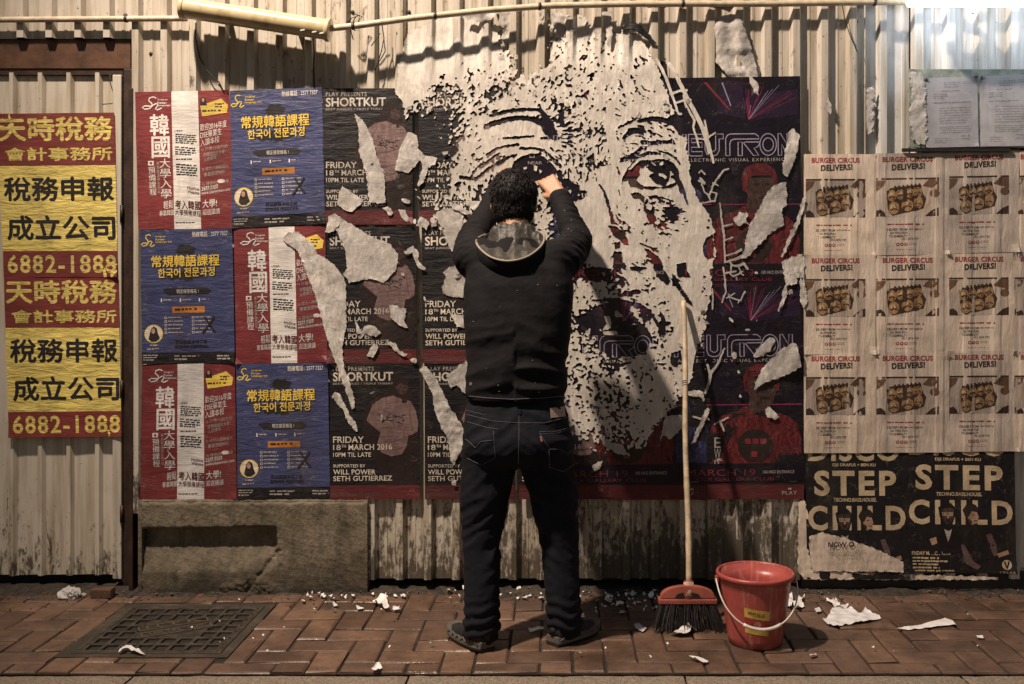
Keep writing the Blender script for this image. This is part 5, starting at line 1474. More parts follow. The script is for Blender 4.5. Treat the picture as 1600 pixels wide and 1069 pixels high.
# right hand side
strip('large translucent grey white sheet hanging across the red dancer', [(1199, 300), (1209, 290), (1229, 283), (1230, 322), (1222, 325), (1225, 351), (1202, 367), (1184, 384), (1166, 404), (1159, 404), (1163, 388), (1170, 355), (1192, 314)], 0.016, 37, crump=.8)
strip('white strip with a curled tip over the last letter of the upper title', [(1232, 206), (1240, 200), (1250, 212), (1246, 236), (1238, 258), (1230, 278), (1222, 270), (1226, 240)], 0.016, 38, crump=1.5)
strip('crumpled white square left of the hanging grey sheet', [(1144, 342), (1157, 331), (1170, 335), (1166, 342), (1171, 352), (1162, 348), (1156, 354), (1148, 348)], 0.010, 39, crump=1.8)
strip('thin white edge strip curling down beside the flyers', [(1258, 306), (1259, 316), (1248, 352), (1236, 375), (1222, 403), (1219, 402), (1232, 370), (1246, 340), (1252, 316)], 0.012, 40)
strip('torn white patch at the right end of the date band', [(1221, 409), (1236, 402), (1246, 398), (1254, 396), (1254, 424), (1244, 444), (1229, 447), (1224, 426)], 0.008, 41)
strip('curled white ribbon below the date band patch', [(1223, 452), (1229, 444), (1230, 462), (1224, 476), (1216, 488), (1214, 486), (1221, 470)], 0.012, 42, crump=1.6)
strip('broad white sheet flapping over the cap of the lower dancer', [(1240, 536), (1246, 540), (1252, 573), (1235, 583), (1217, 591), (1194, 598), (1177, 611), (1180, 598), (1190, 577), (1205, 560), (1222, 545)], 0.020, 43, tilt=(.12, -.1))
strip('oblong white scrap over the O of the lower title', [(1177, 554), (1186, 544), (1203, 526), (1212, 531), (1205, 546), (1193, 556), (1178, 559)], 0.006, 44)
strip('white scrap on the chest of the lower dancer', [(1194, 639), (1203, 636), (1218, 651), (1211, 656), (1199, 652)], 0.010, 45, crump=1.6)
strip('slim white strip slanting down the blue dancer', [(1080, 695), (1091, 666), (1100, 644), (1105, 637), (1109, 640), (1100, 664), (1084, 694)], 0.010, 46)
strip('white band across the blue dancer beside the broom handle', [(1074, 612), (1086, 609), (1098, 612), (1102, 628), (1099, 628), (1094, 619), (1075, 619)], 0.008, 47)
FORK = [[(1102, 614, 2), (1108, 598, 2.2), (1110, 584, 2.4), (1105, 570, 1.4)], [(1110, 584, 2.4), (1122, 568, 1.8), (1132, 544, 1)]]
strip('white T shaped shred left of the red dancer', [(1115, 662), (1138, 651), (1139, 653), (1127, 659), (1133, 674), (1131, 675), (1123, 660), (1116, 665)], 0.008, 49, jagk=.3)
strip('white scrap below the chin shreds on the red suit', [(936, 683), (950, 689), (973, 695), (978, 706), (986, 713), (964, 708), (946, 698)], 0.012, 50)
strip('little white scrap above the date 19', [(924, 729), (933, 724), (941, 719), (938, 732), (930, 736)], 0.010, 51, crump=1.6)
strip('kite shaped white paper hanging below the ragged cheek edge', [(1026, 706), (1034, 678), (1038, 650), (1067, 649), (1067, 668), (1047, 687), (1036, 680)], 0.010, 52)
# lattice of thin strips right of the face
def lattice(label, lines, seed, lift=0.004):
    a = np.array([p for L in lines for p in L])
    st = 1.0
    xs = np.arange(a[:, 0].min() - 5, a[:, 0].max() + 5, st); ys = np.arange(a[:, 1].min() - 5, a[:, 1].max() + 5, st)
    X, Y = np.meshgrid(xs, ys); jx = .7 * noise(X / 5, Y / 5, seed); jy = .7 * noise(X / 5, Y / 5, seed + 1)
    Fd = np.full(X.shape, -9.0)
    for L in lines: Fd = np.maximum(Fd, line_sd(X + jx, Y + jy, L))
    v2, val, tri = iso_mesh(Fd, xs[0], ys[0], st)
    z = lift * (0.5 + 0.5 * noise(v2[:, 0] / 18, v2[:, 1] / 24, seed + 2)) + .0012
    tag(paper_object('torn_strip', v2, tri, YS - z, TORN), label, 'torn paper', 'torn white strips left on the posters')
lattice('ladder shaped lattice of thin white strips on the upper red dancer', [[(1125, 318, 1.2), (1127, 338, 1.5), (1131, 366, 1.6), (1133, 410, 1.4)], [(1129, 354, 1.3), (1144, 350, 1.3)], [(1132, 376, 1.2), (1145, 371, 1.1)], [(1133, 400, 1.3), (1150, 395, 1.3), (1158, 390, 2)], [(1133, 410, 1.3), (1140, 407, 1.5), (1152, 404, 2.2), (1160, 400, 2.5)],
        [(1139, 407, 1.2), (1143, 414, 1.4), (1152, 416, 1.8), (1162, 412, 2), (1168, 420, 2)], [(1143, 414, 1.2), (1141, 428, 1.2), (1146, 432, 1.3), (1154, 428, 1.4), (1160, 424, 1.2)], [(1130, 418, 1.3), (1133, 440, 1.4), (1134, 456, 1.4), (1128, 472, 1.4)], [(1133, 427, 1.2), (1150, 424, 1.2)], [(1154, 416, 1), (1158, 428, 1), (1162, 430, 1)]], 61)
lattice('small white tangle of strips just right of the paper eye', [[(1094, 278, 1.4), (1100, 286, 2.6), (1092, 282, 1.6)], [(1096, 288, 1.2), (1101, 300, 1.2), (1108, 306, 1.6), (1110, 316, 1)], [(1108, 306, 1.2), (1114, 290, 1.3), (1120, 280, 1.6), (1131, 266, 1.4), (1138, 264, 1)], [(1110, 300, 1.2), (1120, 302, 1), (1117, 314, 1.2), (1098, 317, 1)], [(1114, 286, 1.2), (1122, 290, .9)], [(1092, 270, 1), (1096, 266, 1), (1101, 272, 1.2)]], 63)
lattice('scribbly white shreds below the upper date band', [[(1135, 466, 1), (1142, 462, 1), (1148, 458, .9)], [(1140, 464, 1), (1150, 468, 1.1), (1158, 470, 1), (1160, 462, 1), (1164, 456, 1.4)], [(1155, 470, 1), (1153, 474, .8)]], 65)
lattice('thin upright white shred left of the scribbly ones', [[(1113, 452, 1.2), (1114, 468, 1.3), (1113, 483, 1.4)]], 64)
lattice('forked white strip above the blue dancer', FORK, 69)
lattice('thin white shreds crossing on the shoulder of the blue dancer', [[(1083, 651, 1.3), (1096, 655, 1.6), (1103, 652, 1)], [(1095, 662, 1), (1103, 652, 1.2)], [(1103, 652, 1.2), (1104, 652, 1.2)], [(1106, 640, 1.3), (1104, 652, 1.2), (1108, 656, .9)]], 67)
# around the pipe
strip('hanging crumpled white sheet at the top right, dangling from the pipe', [(1108, 36), (1122, 26), (1140, 22), (1155, 25), (1168, 56), (1178, 90), (1184, 118), (1186, 158), (1176, 156), (1166, 153), (1163, 140), (1152, 130), (1140, 120), (1118, 98), (1110, 67)], 0.05, 71, crump=3.0, y=-0.012, group='papers caught on the pipe')
strip('long white paper strip draped along the pipe at the top', [(1003, 12), (1042, 3), (1070, 0), (1090, 0), (1112, 6), (1140, 3), (1150, 6), (1141, 20), (1124, 14), (1104, 9), (1070, 9), (1040, 12)], 0.03, 72, crump=2.4, y=-0.04, group='papers caught on the pipe')
strip('white flap folded over the pipe with a dark underside', [(725, 18), (748, 15), (777, 17), (772, 27), (752, 35), (736, 33), (722, 28)], 0.05, 73, crump=1.5, y=-0.03, group='papers caught on the pipe')
strip('crumpled white tuft below the pipe left of the forehead', [(862, 22), (874, 18), (890, 24), (894, 40), (898, 56), (892, 72), (880, 66), (872, 50), (864, 40)], 0.03, 74, crump=3.2, y=-0.012, group='papers caught on the pipe')
strip('white bunch of torn paper on the rib left of the brow', [(826, 118), (836, 108), (846, 116), (856, 108), (860, 124), (848, 132), (832, 134)], 0.02, 75, crump=3.0, y=-0.012, group='papers caught on the pipe')
strip('white spike of paper hanging from the pipe over the forehead', [(940, 20), (954, 18), (957, 36), (956, 60), (952, 76), (948, 64), (946, 44)], 0.03, 76, crump=2.0, y=-0.02, group='papers caught on the pipe')
strip('ragged white shred hanging from the pipe right of the dark flap', [(776, 22), (796, 18), (802, 30), (800, 50), (790, 72), (784, 62), (786, 44), (778, 34)], 0.03, 77, crump=3.0, y=-0.012, group='papers caught on the pipe')
strip('narrow white shred beside the scraped wall over the brow', [(778, 88), (786, 84), (790, 106), (792, 130), (784, 134), (779, 120)], 0.016, 78, crump=1.6, y=-0.02, group='papers caught on the pipe')
strip('black scrap of poster folded over the top of the forehead', [(966, 46), (982, 33), (1000, 38), (1018, 58), (1026, 70), (1016, 68), (1004, 56), (990, 45), (976, 47)], 0.018, 79, crump=1.5, y=-0.034, mat=I['black'], group='papers caught on the pipe')
r_ = random.Random(77)
for k in range(70):
    zone = r_.choice(((560, 730, 150, 760), (640, 720, 150, 360), (900, 1110, 420, 720), (1110, 1250, 290, 720), (880, 1080, 120, 260)))
    px, py = r_.uniform(zone[0], zone[1]), r_.uniform(zone[2], zone[3]); q = r_.uniform(2.2, 6.5); an = r_.random() * 3.14; asp = r_.uniform(.3, .8)
    pts = []
    for i in range(7):
        t = i * 6.283 / 7; u, v = q * math.cos(t) * r_.uniform(.6, 1.3), q * asp * math.sin(t) * r_.uniform(.5, 1.3)
        pts.append((px + u * math.cos(an) - v * math.sin(an), py + u * math.sin(an) + v * math.cos(an)))
    strip('tiny white paper shred curling off the dark posters', pts, .014, 300 + k, crump=1.8, jagk=.4, group='tiny shreds stuck on the dark posters', name='paper_shred')
# shreds beside the notices, at the left edge of the flyers and on the step child poster
strip('ragged white shreds at the left end of the notice board', [(1420, 112), (1441, 114), (1446, 140), (1444, 170), (1449, 200), (1446, 226), (1436, 228), (1424, 214), (1420, 180), (1424, 150)], 0.008, 81, crump=1.6, jagk=2.4, y=-0.053, group='papers around the notice board')
strip('white drip of torn paper down the narrow pale strip', [(1354, 140), (1366, 136), (1366, 170), (1364, 205), (1356, 212), (1350, 190)], 0.006, 82, jagk=3, y=0.0, group='papers around the notice board')
strip('white sliver stuck on the rib right of the neon poster', [(1293, 150), (1297, 158), (1300, 172), (1296, 180), (1292, 166)], 0.004, 83, y=-0.03, group='papers around the notice board')
strip('sand coloured torn sheet with the words NOW O over the club poster', [(1264, 838), (1284, 832), (1310, 838), (1340, 848), (1370, 858), (1398, 872), (1412, 878), (1412, 894), (1340, 893), (1268, 892)], 0.004, 84, y=-0.0372, mat=I['manila'], group='papers around the notice board')
o = Poster('flyer_words', [(1264, 836), (1412, 836), (1412, 893), (1264, 893)], (1264, 836, 1412, 893), -0.0, I['manila'], 0.0, 1)
words = MB()
for body, (x0, y0, x1, y1), bd in (('NOW O', (1294, 847, 1335, 855), .03), ('FIND US ON INSTAGRAM', (1291, 859, 1352, 864), 0.0), ('@YOPMANLIFE', (1306, 867, 1347, 872), 0.0)):
    gv, gf = glyphs(body, bd); X = x0 + gv[:, 0] * (x1 - x0); Y = y1 - gv[:, 1] * (y1 - y0)
    words.add([P(a, b_, -0.0455) for a, b_ in zip(X, Y)], gf, I['ink'] if bd else I['vgrey'])
words.build('printed_words', [q for q in COL.objects if q.get('label', '').startswith('sand coloured')][0])
strip('white paper margin curling off the left of the club posters', [(1248, 786), (1256, 780), (1262, 800), (1264, 840), (1268, 892), (1400, 897), (1470, 899), (1560, 902), (1560, 906), (1400, 906), (1256, 905), (1246, 890)], 0.004, 85, y=-0.0322, mat=I['manila'], group='papers around the notice board')
strip('curled grey white edge beside the middle row of flyers', [(1252, 396), (1258, 404), (1257, 440), (1262, 470), (1256, 482), (1250, 470), (1250, 430)], 0.012, 86, crump=1.6, group='papers around the notice board')
for q in [r_ for r_ in COL.objects if r_.name.startswith('flyer_words')]: bpy.data.objects.remove(q)

# ================================================================ PIPES, WIRES, LAMPS
PIPE = plain('painted_pipe', (0.55, 0.47, 0.34), 0.5, 0.25, 30, 0.2)
def pipe(label, pts, r):
    m = MB(); c = [P(a, b_, y) for a, b_, y in pts]
    sm = []
    for i in range(len(c) - 1):
        for k in range(6):
            t = k / 6; sm.append(tuple(np.array(c[i]) * (1 - t) + np.array(c[i + 1]) * t))
    sm.append(c[-1]); m.tube(sm, r, PIPE, 12)
    o = m.build('conduit_pipe', None, c[0])
    tag(o, label, 'pipe')
    b = MB()
    for q in sm[5::9]:
        b.tube([(q[0] - .006, q[1], q[2]), (q[0] + .006, q[1], q[2])], r * 1.25, IRON, 12)
    b.build('clamp', o)
pipe('cream conduit pipe left of the tilted lamp tube', [(-330, 31, -.041), (0, 31, -.041), (150, 30, -.041), (292, 29, -.045)], 0.0125)
pipe('cream conduit pipe rising to the right across the hoarding', [(512, 45, -.125), (560, 40, -.12), (640, 29, -.115), (760, 16, -.10), (860, 9, -.08), (1000, 6, -.062), (1200, 6, -.056), (1400, 3, -.056), (1700, -2, -.056)], 0.0135)
WIRE = plain('black_wire', (0.012, 0.011, 0.011), 0.6, 0.2, 40, 0)
def wire(label, lines, r=0.0022, group=None, mat=None):
    m = MB()
    for L in lines: m.tube([P(a, b_, y) for a, b_, y in L], r, mat or WIRE, 6)
    tag(m.build('wire', None, P(*lines[0][0])), label, 'wire', group)
wire('tangle of black tie wire knotted round the pipe', [[(538, 40, -.08), (550, 28, -.085), (562, 24, -.08), (560, 34, -.08), (545, 44, -.08), (556, 48, -.075)], [(542, 34, -.08), (556, 38, -.085), (566, 26, -.08), (552, 22, -.075)], [(546, 30, -.08), (549, 52, -.07), (552, 62, -.05)], [(556, 26, -.08), (546, 44, -.085), (540, 44, -.07)]])
wire('black cable hanging in a loop below the pipe', [[(592, 28, -.075), (597, 40, -.06), (600, 60, -.05), (596, 80, -.045), (590, 100, -.045), (586, 110, -.045)], [(594, 52, -.055), (586, 64, -.05), (580, 72, -.05)], [(598, 36, -.07), (604, 34, -.07), (610, 28, -.065)], [(600, 62, -.05), (602, 80, -.05), (593, 96, -.05)]])
wire('thin dark cable trailing down from the tilted lamp', [[(306, 36, -.06), (306, 60, -.04), (312, 90, -.04), (326, 114, -.04), (342, 128, -.04), (350, 145, -.04)]], 0.003)
wire('thin dark cable down the rib beneath the lamp end', [[(489, 58, -.06), (491, 80, -.04), (490, 110, -.04), (491, 136, -.04)]], 0.0035)
wire('thin cable crossing the pale strip at the upper right', [[(1316, 8, -.04), (1320, 30, -.04), (1328, 55, -.04), (1340, 82, -.04)]], 0.0022)
wire('thin dark wire on the upper corner of the door', [[(172, 114, .0), (172, 128, .0), (178, 150, .0), (176, 162, 0), (160, 163, .0)]], 0.0022)
# bolts in the sheet
BOLT = plain('rusty_bolt', (0.05, 0.035, 0.025), 0.6, 0.4, 60, 0.3)
for k, (a, b_) in enumerate(((33, 24), (196, 24), (236, 84), (347, 52), (551, 19), (577, 23), (639, 19), (1338, 34))):
    m = MB(); c = P(a, b_, -.002); m.lathe((0, 0, 0), [(0.0, 0.008), (.006, .007), (.0085, .003), (.009, 0.0)], BOLT, 12)
    o = m.build('bolt'); o.location = c; o.rotation_euler = (math.radians(90), 0, 0)
    tag(o, 'small rusty bolt head fixing the cream steel sheet', 'bolt', 'bolts in the upper hoarding')
TUBE = None
def acrylic():
    m, n, l, b = _mat('yellowed_acrylic')
    b.inputs['Base Color'].default_value = (0.62, 0.52, 0.30, 1); b.inputs['Roughness'].default_value = 0.28
    t = ntex(n, l, pos(n, l), 14, 4)
    c = mix(n, l, ramp(n, l, t, 0.5, 0.75), (0.60, 0.50, 0.29), (0.34, 0.25, 0.11)); l.new(c, b.inputs['Base Color'])
    b.inputs['Coat Weight'].default_value = 0.5
    return m
ACR = acrylic()
def unlit():
    a, b_ = Vector(P(286, 12, -.13)), Vector(P(514, 47, -.13))
    root = empty('tube_lamp', tuple((a + b_) / 2)); tag(root, 'unlit yellowed tube lamp hanging askew from the pipe ends', 'lamp')
    t = (b_ - a).normalized(); L = (b_ - a).length
    m = MB(); pts = [tuple(a + t * (L * k / 20)) for k in range(21)]
    m.tube(pts, [(.047, .043)] * 21, ACR, 24); m.build('cover', root, bevel=0.004)
    for q, d in ((a, -1), (b_, 1)):
        m = MB(); m.tube([tuple(q - t * d * .012), tuple(q + t * d * .006)], .0505, ACR, 24); m.build('end_cap', root, bevel=0.003)
    m = MB(); up = Vector((0, 1, 0)); 
    m.tube([tuple(a + t * .03 + up * .05), tuple(b_ - t * .03 + up * .05)], [(.03, .02)] * 2, IRON, 8); m.build('back_tray', root)
    m = MB()
    for k in (0.82, 0.9, 0.95): m.tube([tuple(a + t * L * k + Vector((0, -.035, -.03))), tuple(a + t * L * (k + .03) + Vector((0, -.04, -.026)))], .004, PAPER, 6)
    m.build('cracked_rim', root)
    for k in (.25, .75):
        m = MB(); q = a + t * L * k; m.box((q.x - .012, -.10, q.z - .004), (q.x + .012, 0.0, q.z + .012), IRON); m.build('bracket', root)
unlit()
def lit():
    x0, x1 = P(1420, 0, -.2)[0], P(1420, 0, -.2)[0] + 1.25
    z = P(0, -9, -.2)[2]
    root = empty('lit_tube_lamp', ((x0 + x1) / 2, -.2, z)); tag(root, 'bright white tube lamp cut off at the top right corner', 'lamp')
    m = MB(); m.box((x0, -.245, z - .045), (x1, -.155, z + .012), glow('lit_cool_white', (0.78, 0.87, 1.0), 8.5)); m.build('diffuser', root, bevel=0.012)
    m = MB(); m.box((x0 - .01, -.25, z + .013), (x1 + .01, -.15, z + .06), plain('white_lamp_housing', (.6, .6, .6), .4)); m.build('housing', root, bevel=0.004)
    m = MB()
    for x in (x0 + .2, x1 - .2): m.box((x, -.15, z + .02), (x + .02, 0, z + .04), IRON)
    m.build('bracket', root)
lit()
# ================================================================ THE MAN
def mesh_mod(name, mb, voxel, smooth_it=6, smooth_f=0.5):
    """several closed volumes fused into one continuous skin"""
    me = bpy.data.meshes.new('tmp'); me.from_pydata(mb.v, [], mb.f); me.update()
    bm = bmesh.new(); bm.from_mesh(me); bmesh.ops.recalc_face_normals(bm, faces=bm.faces); bm.to_mesh(me); bm.free()
    o = bpy.data.objects.new('tmp', me); COL.objects.link(o)
    r = o.modifiers.new('r', 'REMESH'); r.mode = 'VOXEL'; r.voxel_size = voxel
    if smooth_it:
        s = o.modifiers.new('s', 'SMOOTH'); s.factor = smooth_f; s.iterations = smooth_it
    out = bpy.data.meshes.new_from_object(o.evaluated_get(bpy.context.evaluated_depsgraph_get()))
    out.name = name
    bpy.data.objects.remove(o); bpy.data.meshes.remove(me)
    return out

def coords(me):
    a = np.empty(len(me.vertices) * 3); me.vertices.foreach_get('co', a); a = a.reshape(-1, 3)
    n = np.empty(len(me.vertices) * 3); me.vertices.foreach_get('normal', n); return a, n.reshape(-1, 3)
def setco(me, a):
    me.vertices.foreach_set('co', a.ravel()); me.update()
def skin_obj(name, me, mat, parent, base):
    a, _ = coords(me); setco(me, a - np.array(base))
    me.materials.clear(); me.materials.append(mat)
    me.polygons.foreach_set('use_smooth', [True] * len(me.polygons))
    return link(name, me, parent, base if parent is None else (0, 0, 0))

def loft(mb, rings, mat, n=24):
    """rings (centre, half width x, half depth y): horizontal slices"""
    v = []; f = []
    for (c, rx, ry) in rings:
        for i in range(n):
            a = 2 * math.pi * i / n
            ca, sa = math.cos(a), math.sin(a)
            e = 0.82
            v.append((c[0] + rx * math.copysign(abs(ca) ** e, ca), c[1] + ry * math.copysign(abs(sa) ** e, sa), c[2]))
    for j in range(len(rings) - 1):
        for i in range(n):
            k = (i + 1) % n; f.append((j * n + i, j * n + k, (j + 1) * n + k, (j + 1) * n + i))
    f.append(tuple(range(n))[::-1]); f.append(tuple((len(rings) - 1) * n + i for i in range(n)))
    mb.add(v, f, mat)

def chain(mb, pts, rs, mat, n=14, sub=4):
    """a rounded limb through joints"""
    P_ = []; R_ = []
    for i in range(len(pts) - 1):
        for k in range(sub):
            t = k / sub; P_.append(tuple(np.array(pts[i]) * (1 - t) + np.array(pts[i + 1]) * t)); R_.append(rs[i] * (1 - t) + rs[i + 1] * t)
    P_.append(tuple(pts[-1])); R_.append(rs[-1])
    # round both ends
    d0 = Vector(P_[0]) - Vector(P_[1]); d0.normalize(); d1 = Vector(P_[-1]) - Vector(P_[-2]); d1.normalize()
    pre = [(tuple(Vector(P_[0]) + d0 * R_[0] * q), R_[0] * w) for q, w in ((.95, .25), (.7, .7), (.35, .93))]
    post = [(tuple(Vector(P_[-1]) + d1 * R_[-1] * q), R_[-1] * w) for q, w in ((.35, .93), (.7, .7), (.95, .25))]
    PP = [p for p, _ in pre] + P_ + [p for p, _ in post]; RR = [r for _, r in pre] + R_ + [r for _, r in post]
    v, f = tube_vf(PP, RR, n, True); mb.add(v, f, mat)

def cloth_mat(name, col, weave=700, sheen=0.1, rough=0.85):
    m, n, l, b = _mat(name)
    t = ntex(n, l, pos(n, l), 12, 5); d = ntex(n, l, pos(n, l), weave, 2)
    c = mix(n, l, 1.0, col, ramp(n, l, t, 0.3, 0.7, (0.7,) * 3 + (1,), (1.35,) * 3 + (1,)), 'MULTIPLY'); l.new(c, b.inputs['Base Color'])
    b.inputs['Roughness'].default_value = rough; b.inputs['Sheen Weight'].default_value = sheen; b.inputs['Specular IOR Level'].default_value = 0.22
    k = bump(n, l, None, t, 0.25, 0.02); bump(n, l, b, d, 0.25, 0.0015, k)
    return m
JACKET = cloth_mat('black_jacket_cloth', (0.0080, 0.0074, 0.0090), 500, 0.0)
JEANS = cloth_mat('dark_indigo_denim', (0.0070, 0.0076, 0.0125), 420, 0.0)
SKIN = plain('skin', (0.46, 0.25, 0.15), 0.5, 0.18, 30, 0.25, 260, bd=0.002)
HAIR = plain('black_hair', (0.008, 0.0065, 0.0065), 0.5, 0.4, 60, 0.6, 300, bd=0.003, spec=0.25)
LINING = plain('grey_satin_lining', (0.048, 0.043, 0.036), 0.5, 0.5, 16, 0.5, 34, bd=0.012, spec=0.4)
PIPING = plain('pale_piping', (0.30, 0.26, 0.20), 0.5, 0.2)
STITCH = plain('grey_stitching', (0.085, 0.085, 0.10), 0.8, 0.2)
SOLE = plain('grey_rubber_sole', (0.10, 0.088, 0.075), 0.7, 0.35, 25, 0.4, 120)
UPPER = plain('dark_shoe_upper', (0.009, 0.008, 0.008), 0.7, 0.3, 30, 0.4, 200)

def man():
    base = (0.06, -0.66, 0.0)
    sk = MB()
    hx, hy, hz = 0.030, -0.475, 1.665
    # head: cranium, face block, jaw
    def ball(c, r, seg=20, rings=14):
        v = []; f = []
        for j in range(rings + 1):
            ph = math.pi * j / rings
            for i in range(seg):
                a = 2 * math.pi * i / seg
                v.append((c[0] + r[0] * math.sin(ph) * math.cos(a), c[1] + r[1] * math.sin(ph) * math.sin(a), c[2] + r[2] * math.cos(ph)))
        for j in range(rings):
            for i in range(seg):
                k = (i + 1) % seg; f.append((j * seg + i, j * seg + k, (j + 1) * seg + k, (j + 1) * seg + i))
        sk.add(v, f, SKIN)
    ball((hx, hy, hz + .02), (.078, .097, .098)); ball((hx, hy + .045, hz - .04), (.060, .062, .085)); ball((hx, hy + .07, hz - .085), (.042, .04, .04))
    chain(sk, [(hx, hy + .105, hz + .0), (hx, hy + .118, hz - .035)], [.010, .015], SKIN)            # nose
    for s in (-1, 1):
        ball((hx + s * .033, hy + .088, hz + .002), (.017, .013, .012)); ball((hx + s * .045, hy + .07, hz - .035), (.022, .026, .02))
        ball((hx + s * .082, hy + .005, hz - .012), (.011, .020, .033))                               # ear
    chain(sk, [(hx - .02, hy + .105, hz - .062), (hx, hy + .11, hz - .062), (hx + .02, hy + .105, hz - .062)], [.007, .009, .007], SKIN)
    chain(sk, [(hx + .002, hy - .03, hz - .07), (hx + .008, -.535, 1.52), (.045, -.575, 1.45)], [.060, .062, .075], SKIN)   # neck
    # torso under the cloth
    loft(sk, [((.05, -.62, .72), .13, .09), ((.05, -.63, .9), .15, .10), ((.05, -.62, 1.1), .15, .10), ((.05, -.60, 1.3), .16, .10), ((.05, -.575, 1.45), .11, .07)], SKIN)
    # arms, wrists and hands
    Ls, Le, Lw = Vector((-.100, -.565, 1.44)), Vector((-.140, -.335, 1.525)), Vector((-.046, -.165, 1.752))
    Rs, Re, Rw = Vector((.205, -.565, 1.44)), Vector((.276, -.335, 1.530)), Vector((.212, -.175, 1.715))
    Lk, Rk = Vector((-.004, -.105, 1.822)), Vector((.158, -.105, 1.792))
    for S_, E_, W_ in ((Ls, Le, Lw), (Rs, Re, Rw)):
        chain(sk, [S_, E_, W_], [.042, .036, .024], SKIN)
    def hand(W_, K_, side, k):
        d = (K_ - W_).normalized()
        across = Vector((side, -.15, .35)); across = (across - d * across.dot(d)).normalized()   # towards the little finger
        palm = d.cross(across).normalized()
        if palm.y < 0: palm = -palm                                                               # palm faces the wall
        for q in (-.024, -.008, .008, .024):
            chain(sk, [W_ + across * q * .7, K_ + across * q * 1.15], [.0165, .0125], SKIN, 10)
        lens = (.036, .040, .037, .028)
        for i, q in enumerate((-.031, -.0105, .0105, .030)):
            r0 = K_ + across * q + d * .004
            L = lens[i]; bend = (0.75, 0.95, 1.05, 1.15)[i] * k
            a1 = (d * math.cos(bend * .7) + palm * math.sin(bend * .7)); a2 = (d * math.cos(bend * 1.7) + palm * math.sin(bend * 1.7)); a3 = (d * math.cos(bend * 2.5) + palm * math.sin(bend * 2.5))
            j1 = r0 + a1 * L; j2 = j1 + a2 * L * .66; j3 = j2 + a3 * L * .5
            chain(sk, [r0, j1, j2, j3], [.0102, .0092, .0083, .0072], SKIN, 10)
        t0 = W_ + d * .028 - across * .026; t1 = t0 + d * .03 - across * .022 + palm * .012; t2 = t1 + d * .026 + across * .004 + palm * .018; t3 = t2 + d * .018 + across * .012 + palm * .008
        chain(sk, [t0, t1, t2, t3], [.014, .0115, .0098, .008], SKIN, 10)
    hand(Lw, Lk, -1, 1.0); hand(Rw, Rk, 1, 0.95)
    # legs
    Lh, Lkn, La = (-.035, -.63, .74), (-.088, -.655, .41), (-.078, -.70, .09)
    Rh, Rkn, Ra = (.135, -.62, .74), (.205, -.62, .41), (.225, -.645, .09)
    for a, b_, c in ((Lh, Lkn, La), (Rh, Rkn, Ra)): chain(sk, [a, b_, c], [.075, .050, .036], SKIN)
    me = mesh_mod('person', sk, 0.0045, 5)
    body = skin_obj('person', me, SKIN, None, base)
    tag(body, 'person in black jacket and dark jeans, both hands raised, tearing the wall paper', 'person')

    # ---- jacket
    jk = MB()
    cx = .047
    loft(jk, [((cx - .001, -.635, .909), .188, .128), ((cx, -.635, .922), .192, .135), ((cx, -.635, .96), .191, .137), ((cx + .002, -.632, 1.05), .190, .135), ((cx + .004, -.625, 1.15), .200, .137), ((cx + .005, -.612, 1.25), .206, .137), ((cx + .006, -.598, 1.34), .210, .134),
               ((cx + .006, -.585, 1.41), .195, .118), ((cx + .004, -.575, 1.455), .160, .098), ((cx, -.565, 1.49), .115, .085), ((cx - .006, -.555, 1.515), .085, .08)], JACKET, 32)
    for S_, E_, W_, s in ((Ls, Le, Lw, -1), (Rs, Re, Rw, 1)):
        d = (W_ - E_).normalized(); cuff = W_ - d * .012
        chain(jk, [S_ + Vector((-s * .05, -.02, -.02)), S_ + Vector((s * .012, .01, -.005)), (S_ + E_) / 2 + Vector((s * .012, 0, -.008)), E_, (E_ + cuff) / 2, cuff], [.09, .088, .074, .062, .053, .045], JACKET, 18)
    me = mesh_mod('jacket', jk, 0.0065, 6)
    a, nn = coords(me)
    x, y, z = a.T
    # folds: crosswise drags low on the back, radiating from armpits, bunching at the elbows
    low = np.clip((1.30 - z) / .3, 0, 1)
    f1 = np.abs(noise(x * 4.2 + z * 3.0 * np.sign(x - cx), z * 11, 3)) * .028 * low
    f2 = noise((x - cx) * 9 + z * 6, z * 5 - (x - cx) * 3, 7) * .009 * np.clip((z - 1.15) / .2, 0, 1)
    armz = np.clip((np.abs(x - cx) - .15) / .06, 0, 1) * np.clip((z - 1.38) / .06, 0, 1)
    f3 = np.abs(noise((y + z) * 24, (x) * 9, 9)) * .013 * armz
    elb = np.exp(-((np.abs(x - cx - .012) - .25) / .07) ** 2) * np.clip((z - 1.45) / .05, 0, 1)
    f4 = np.abs(noise((y * 1.3 + z) * 30, x * 6, 19)) * .010 * elb
    fine = fbm(x * 26, z * 34 + y * 20, 23) * .0022
    a2 = a - nn * (f1 - .004 * low + f3 - .004 * armz + f4)[:, None] + nn * (f2 + fine)[:, None]
    # hem gathers in
    hem = np.clip((.938 - z) / .02, 0, 1)
    a2[:, 0] -= (a2[:, 0] - cx) * hem * .03
    setco(me, a2)
    jo = skin_obj('jacket', me, JACKET, body, base)
    m_ = MB(); m_.box((-.143 + .012, -.712, .963), (-.143 + .022, -.708, .975), PIPING)
    # hem tag laid on the back after a ray finds the cloth
    bvh_j = BVHTree.FromPolygons([tuple(p) for p in a2], [tuple(p.vertices) for p in me.polygons])
    def onto(bvh, px, py, eps=.0015, d=3.75):
        o_ = Vector((XC, -D0, HCAM)); t = Vector(P(px, py, -(D0 - d))) - o_
        h = bvh.ray_cast(o_, t.normalized())
        return None if h[0] is None else h[0] + h[1] * (eps if h[1].dot(t) < 0 else -eps)
    h = onto(bvh_j, 736, 600)
    m_ = MB()
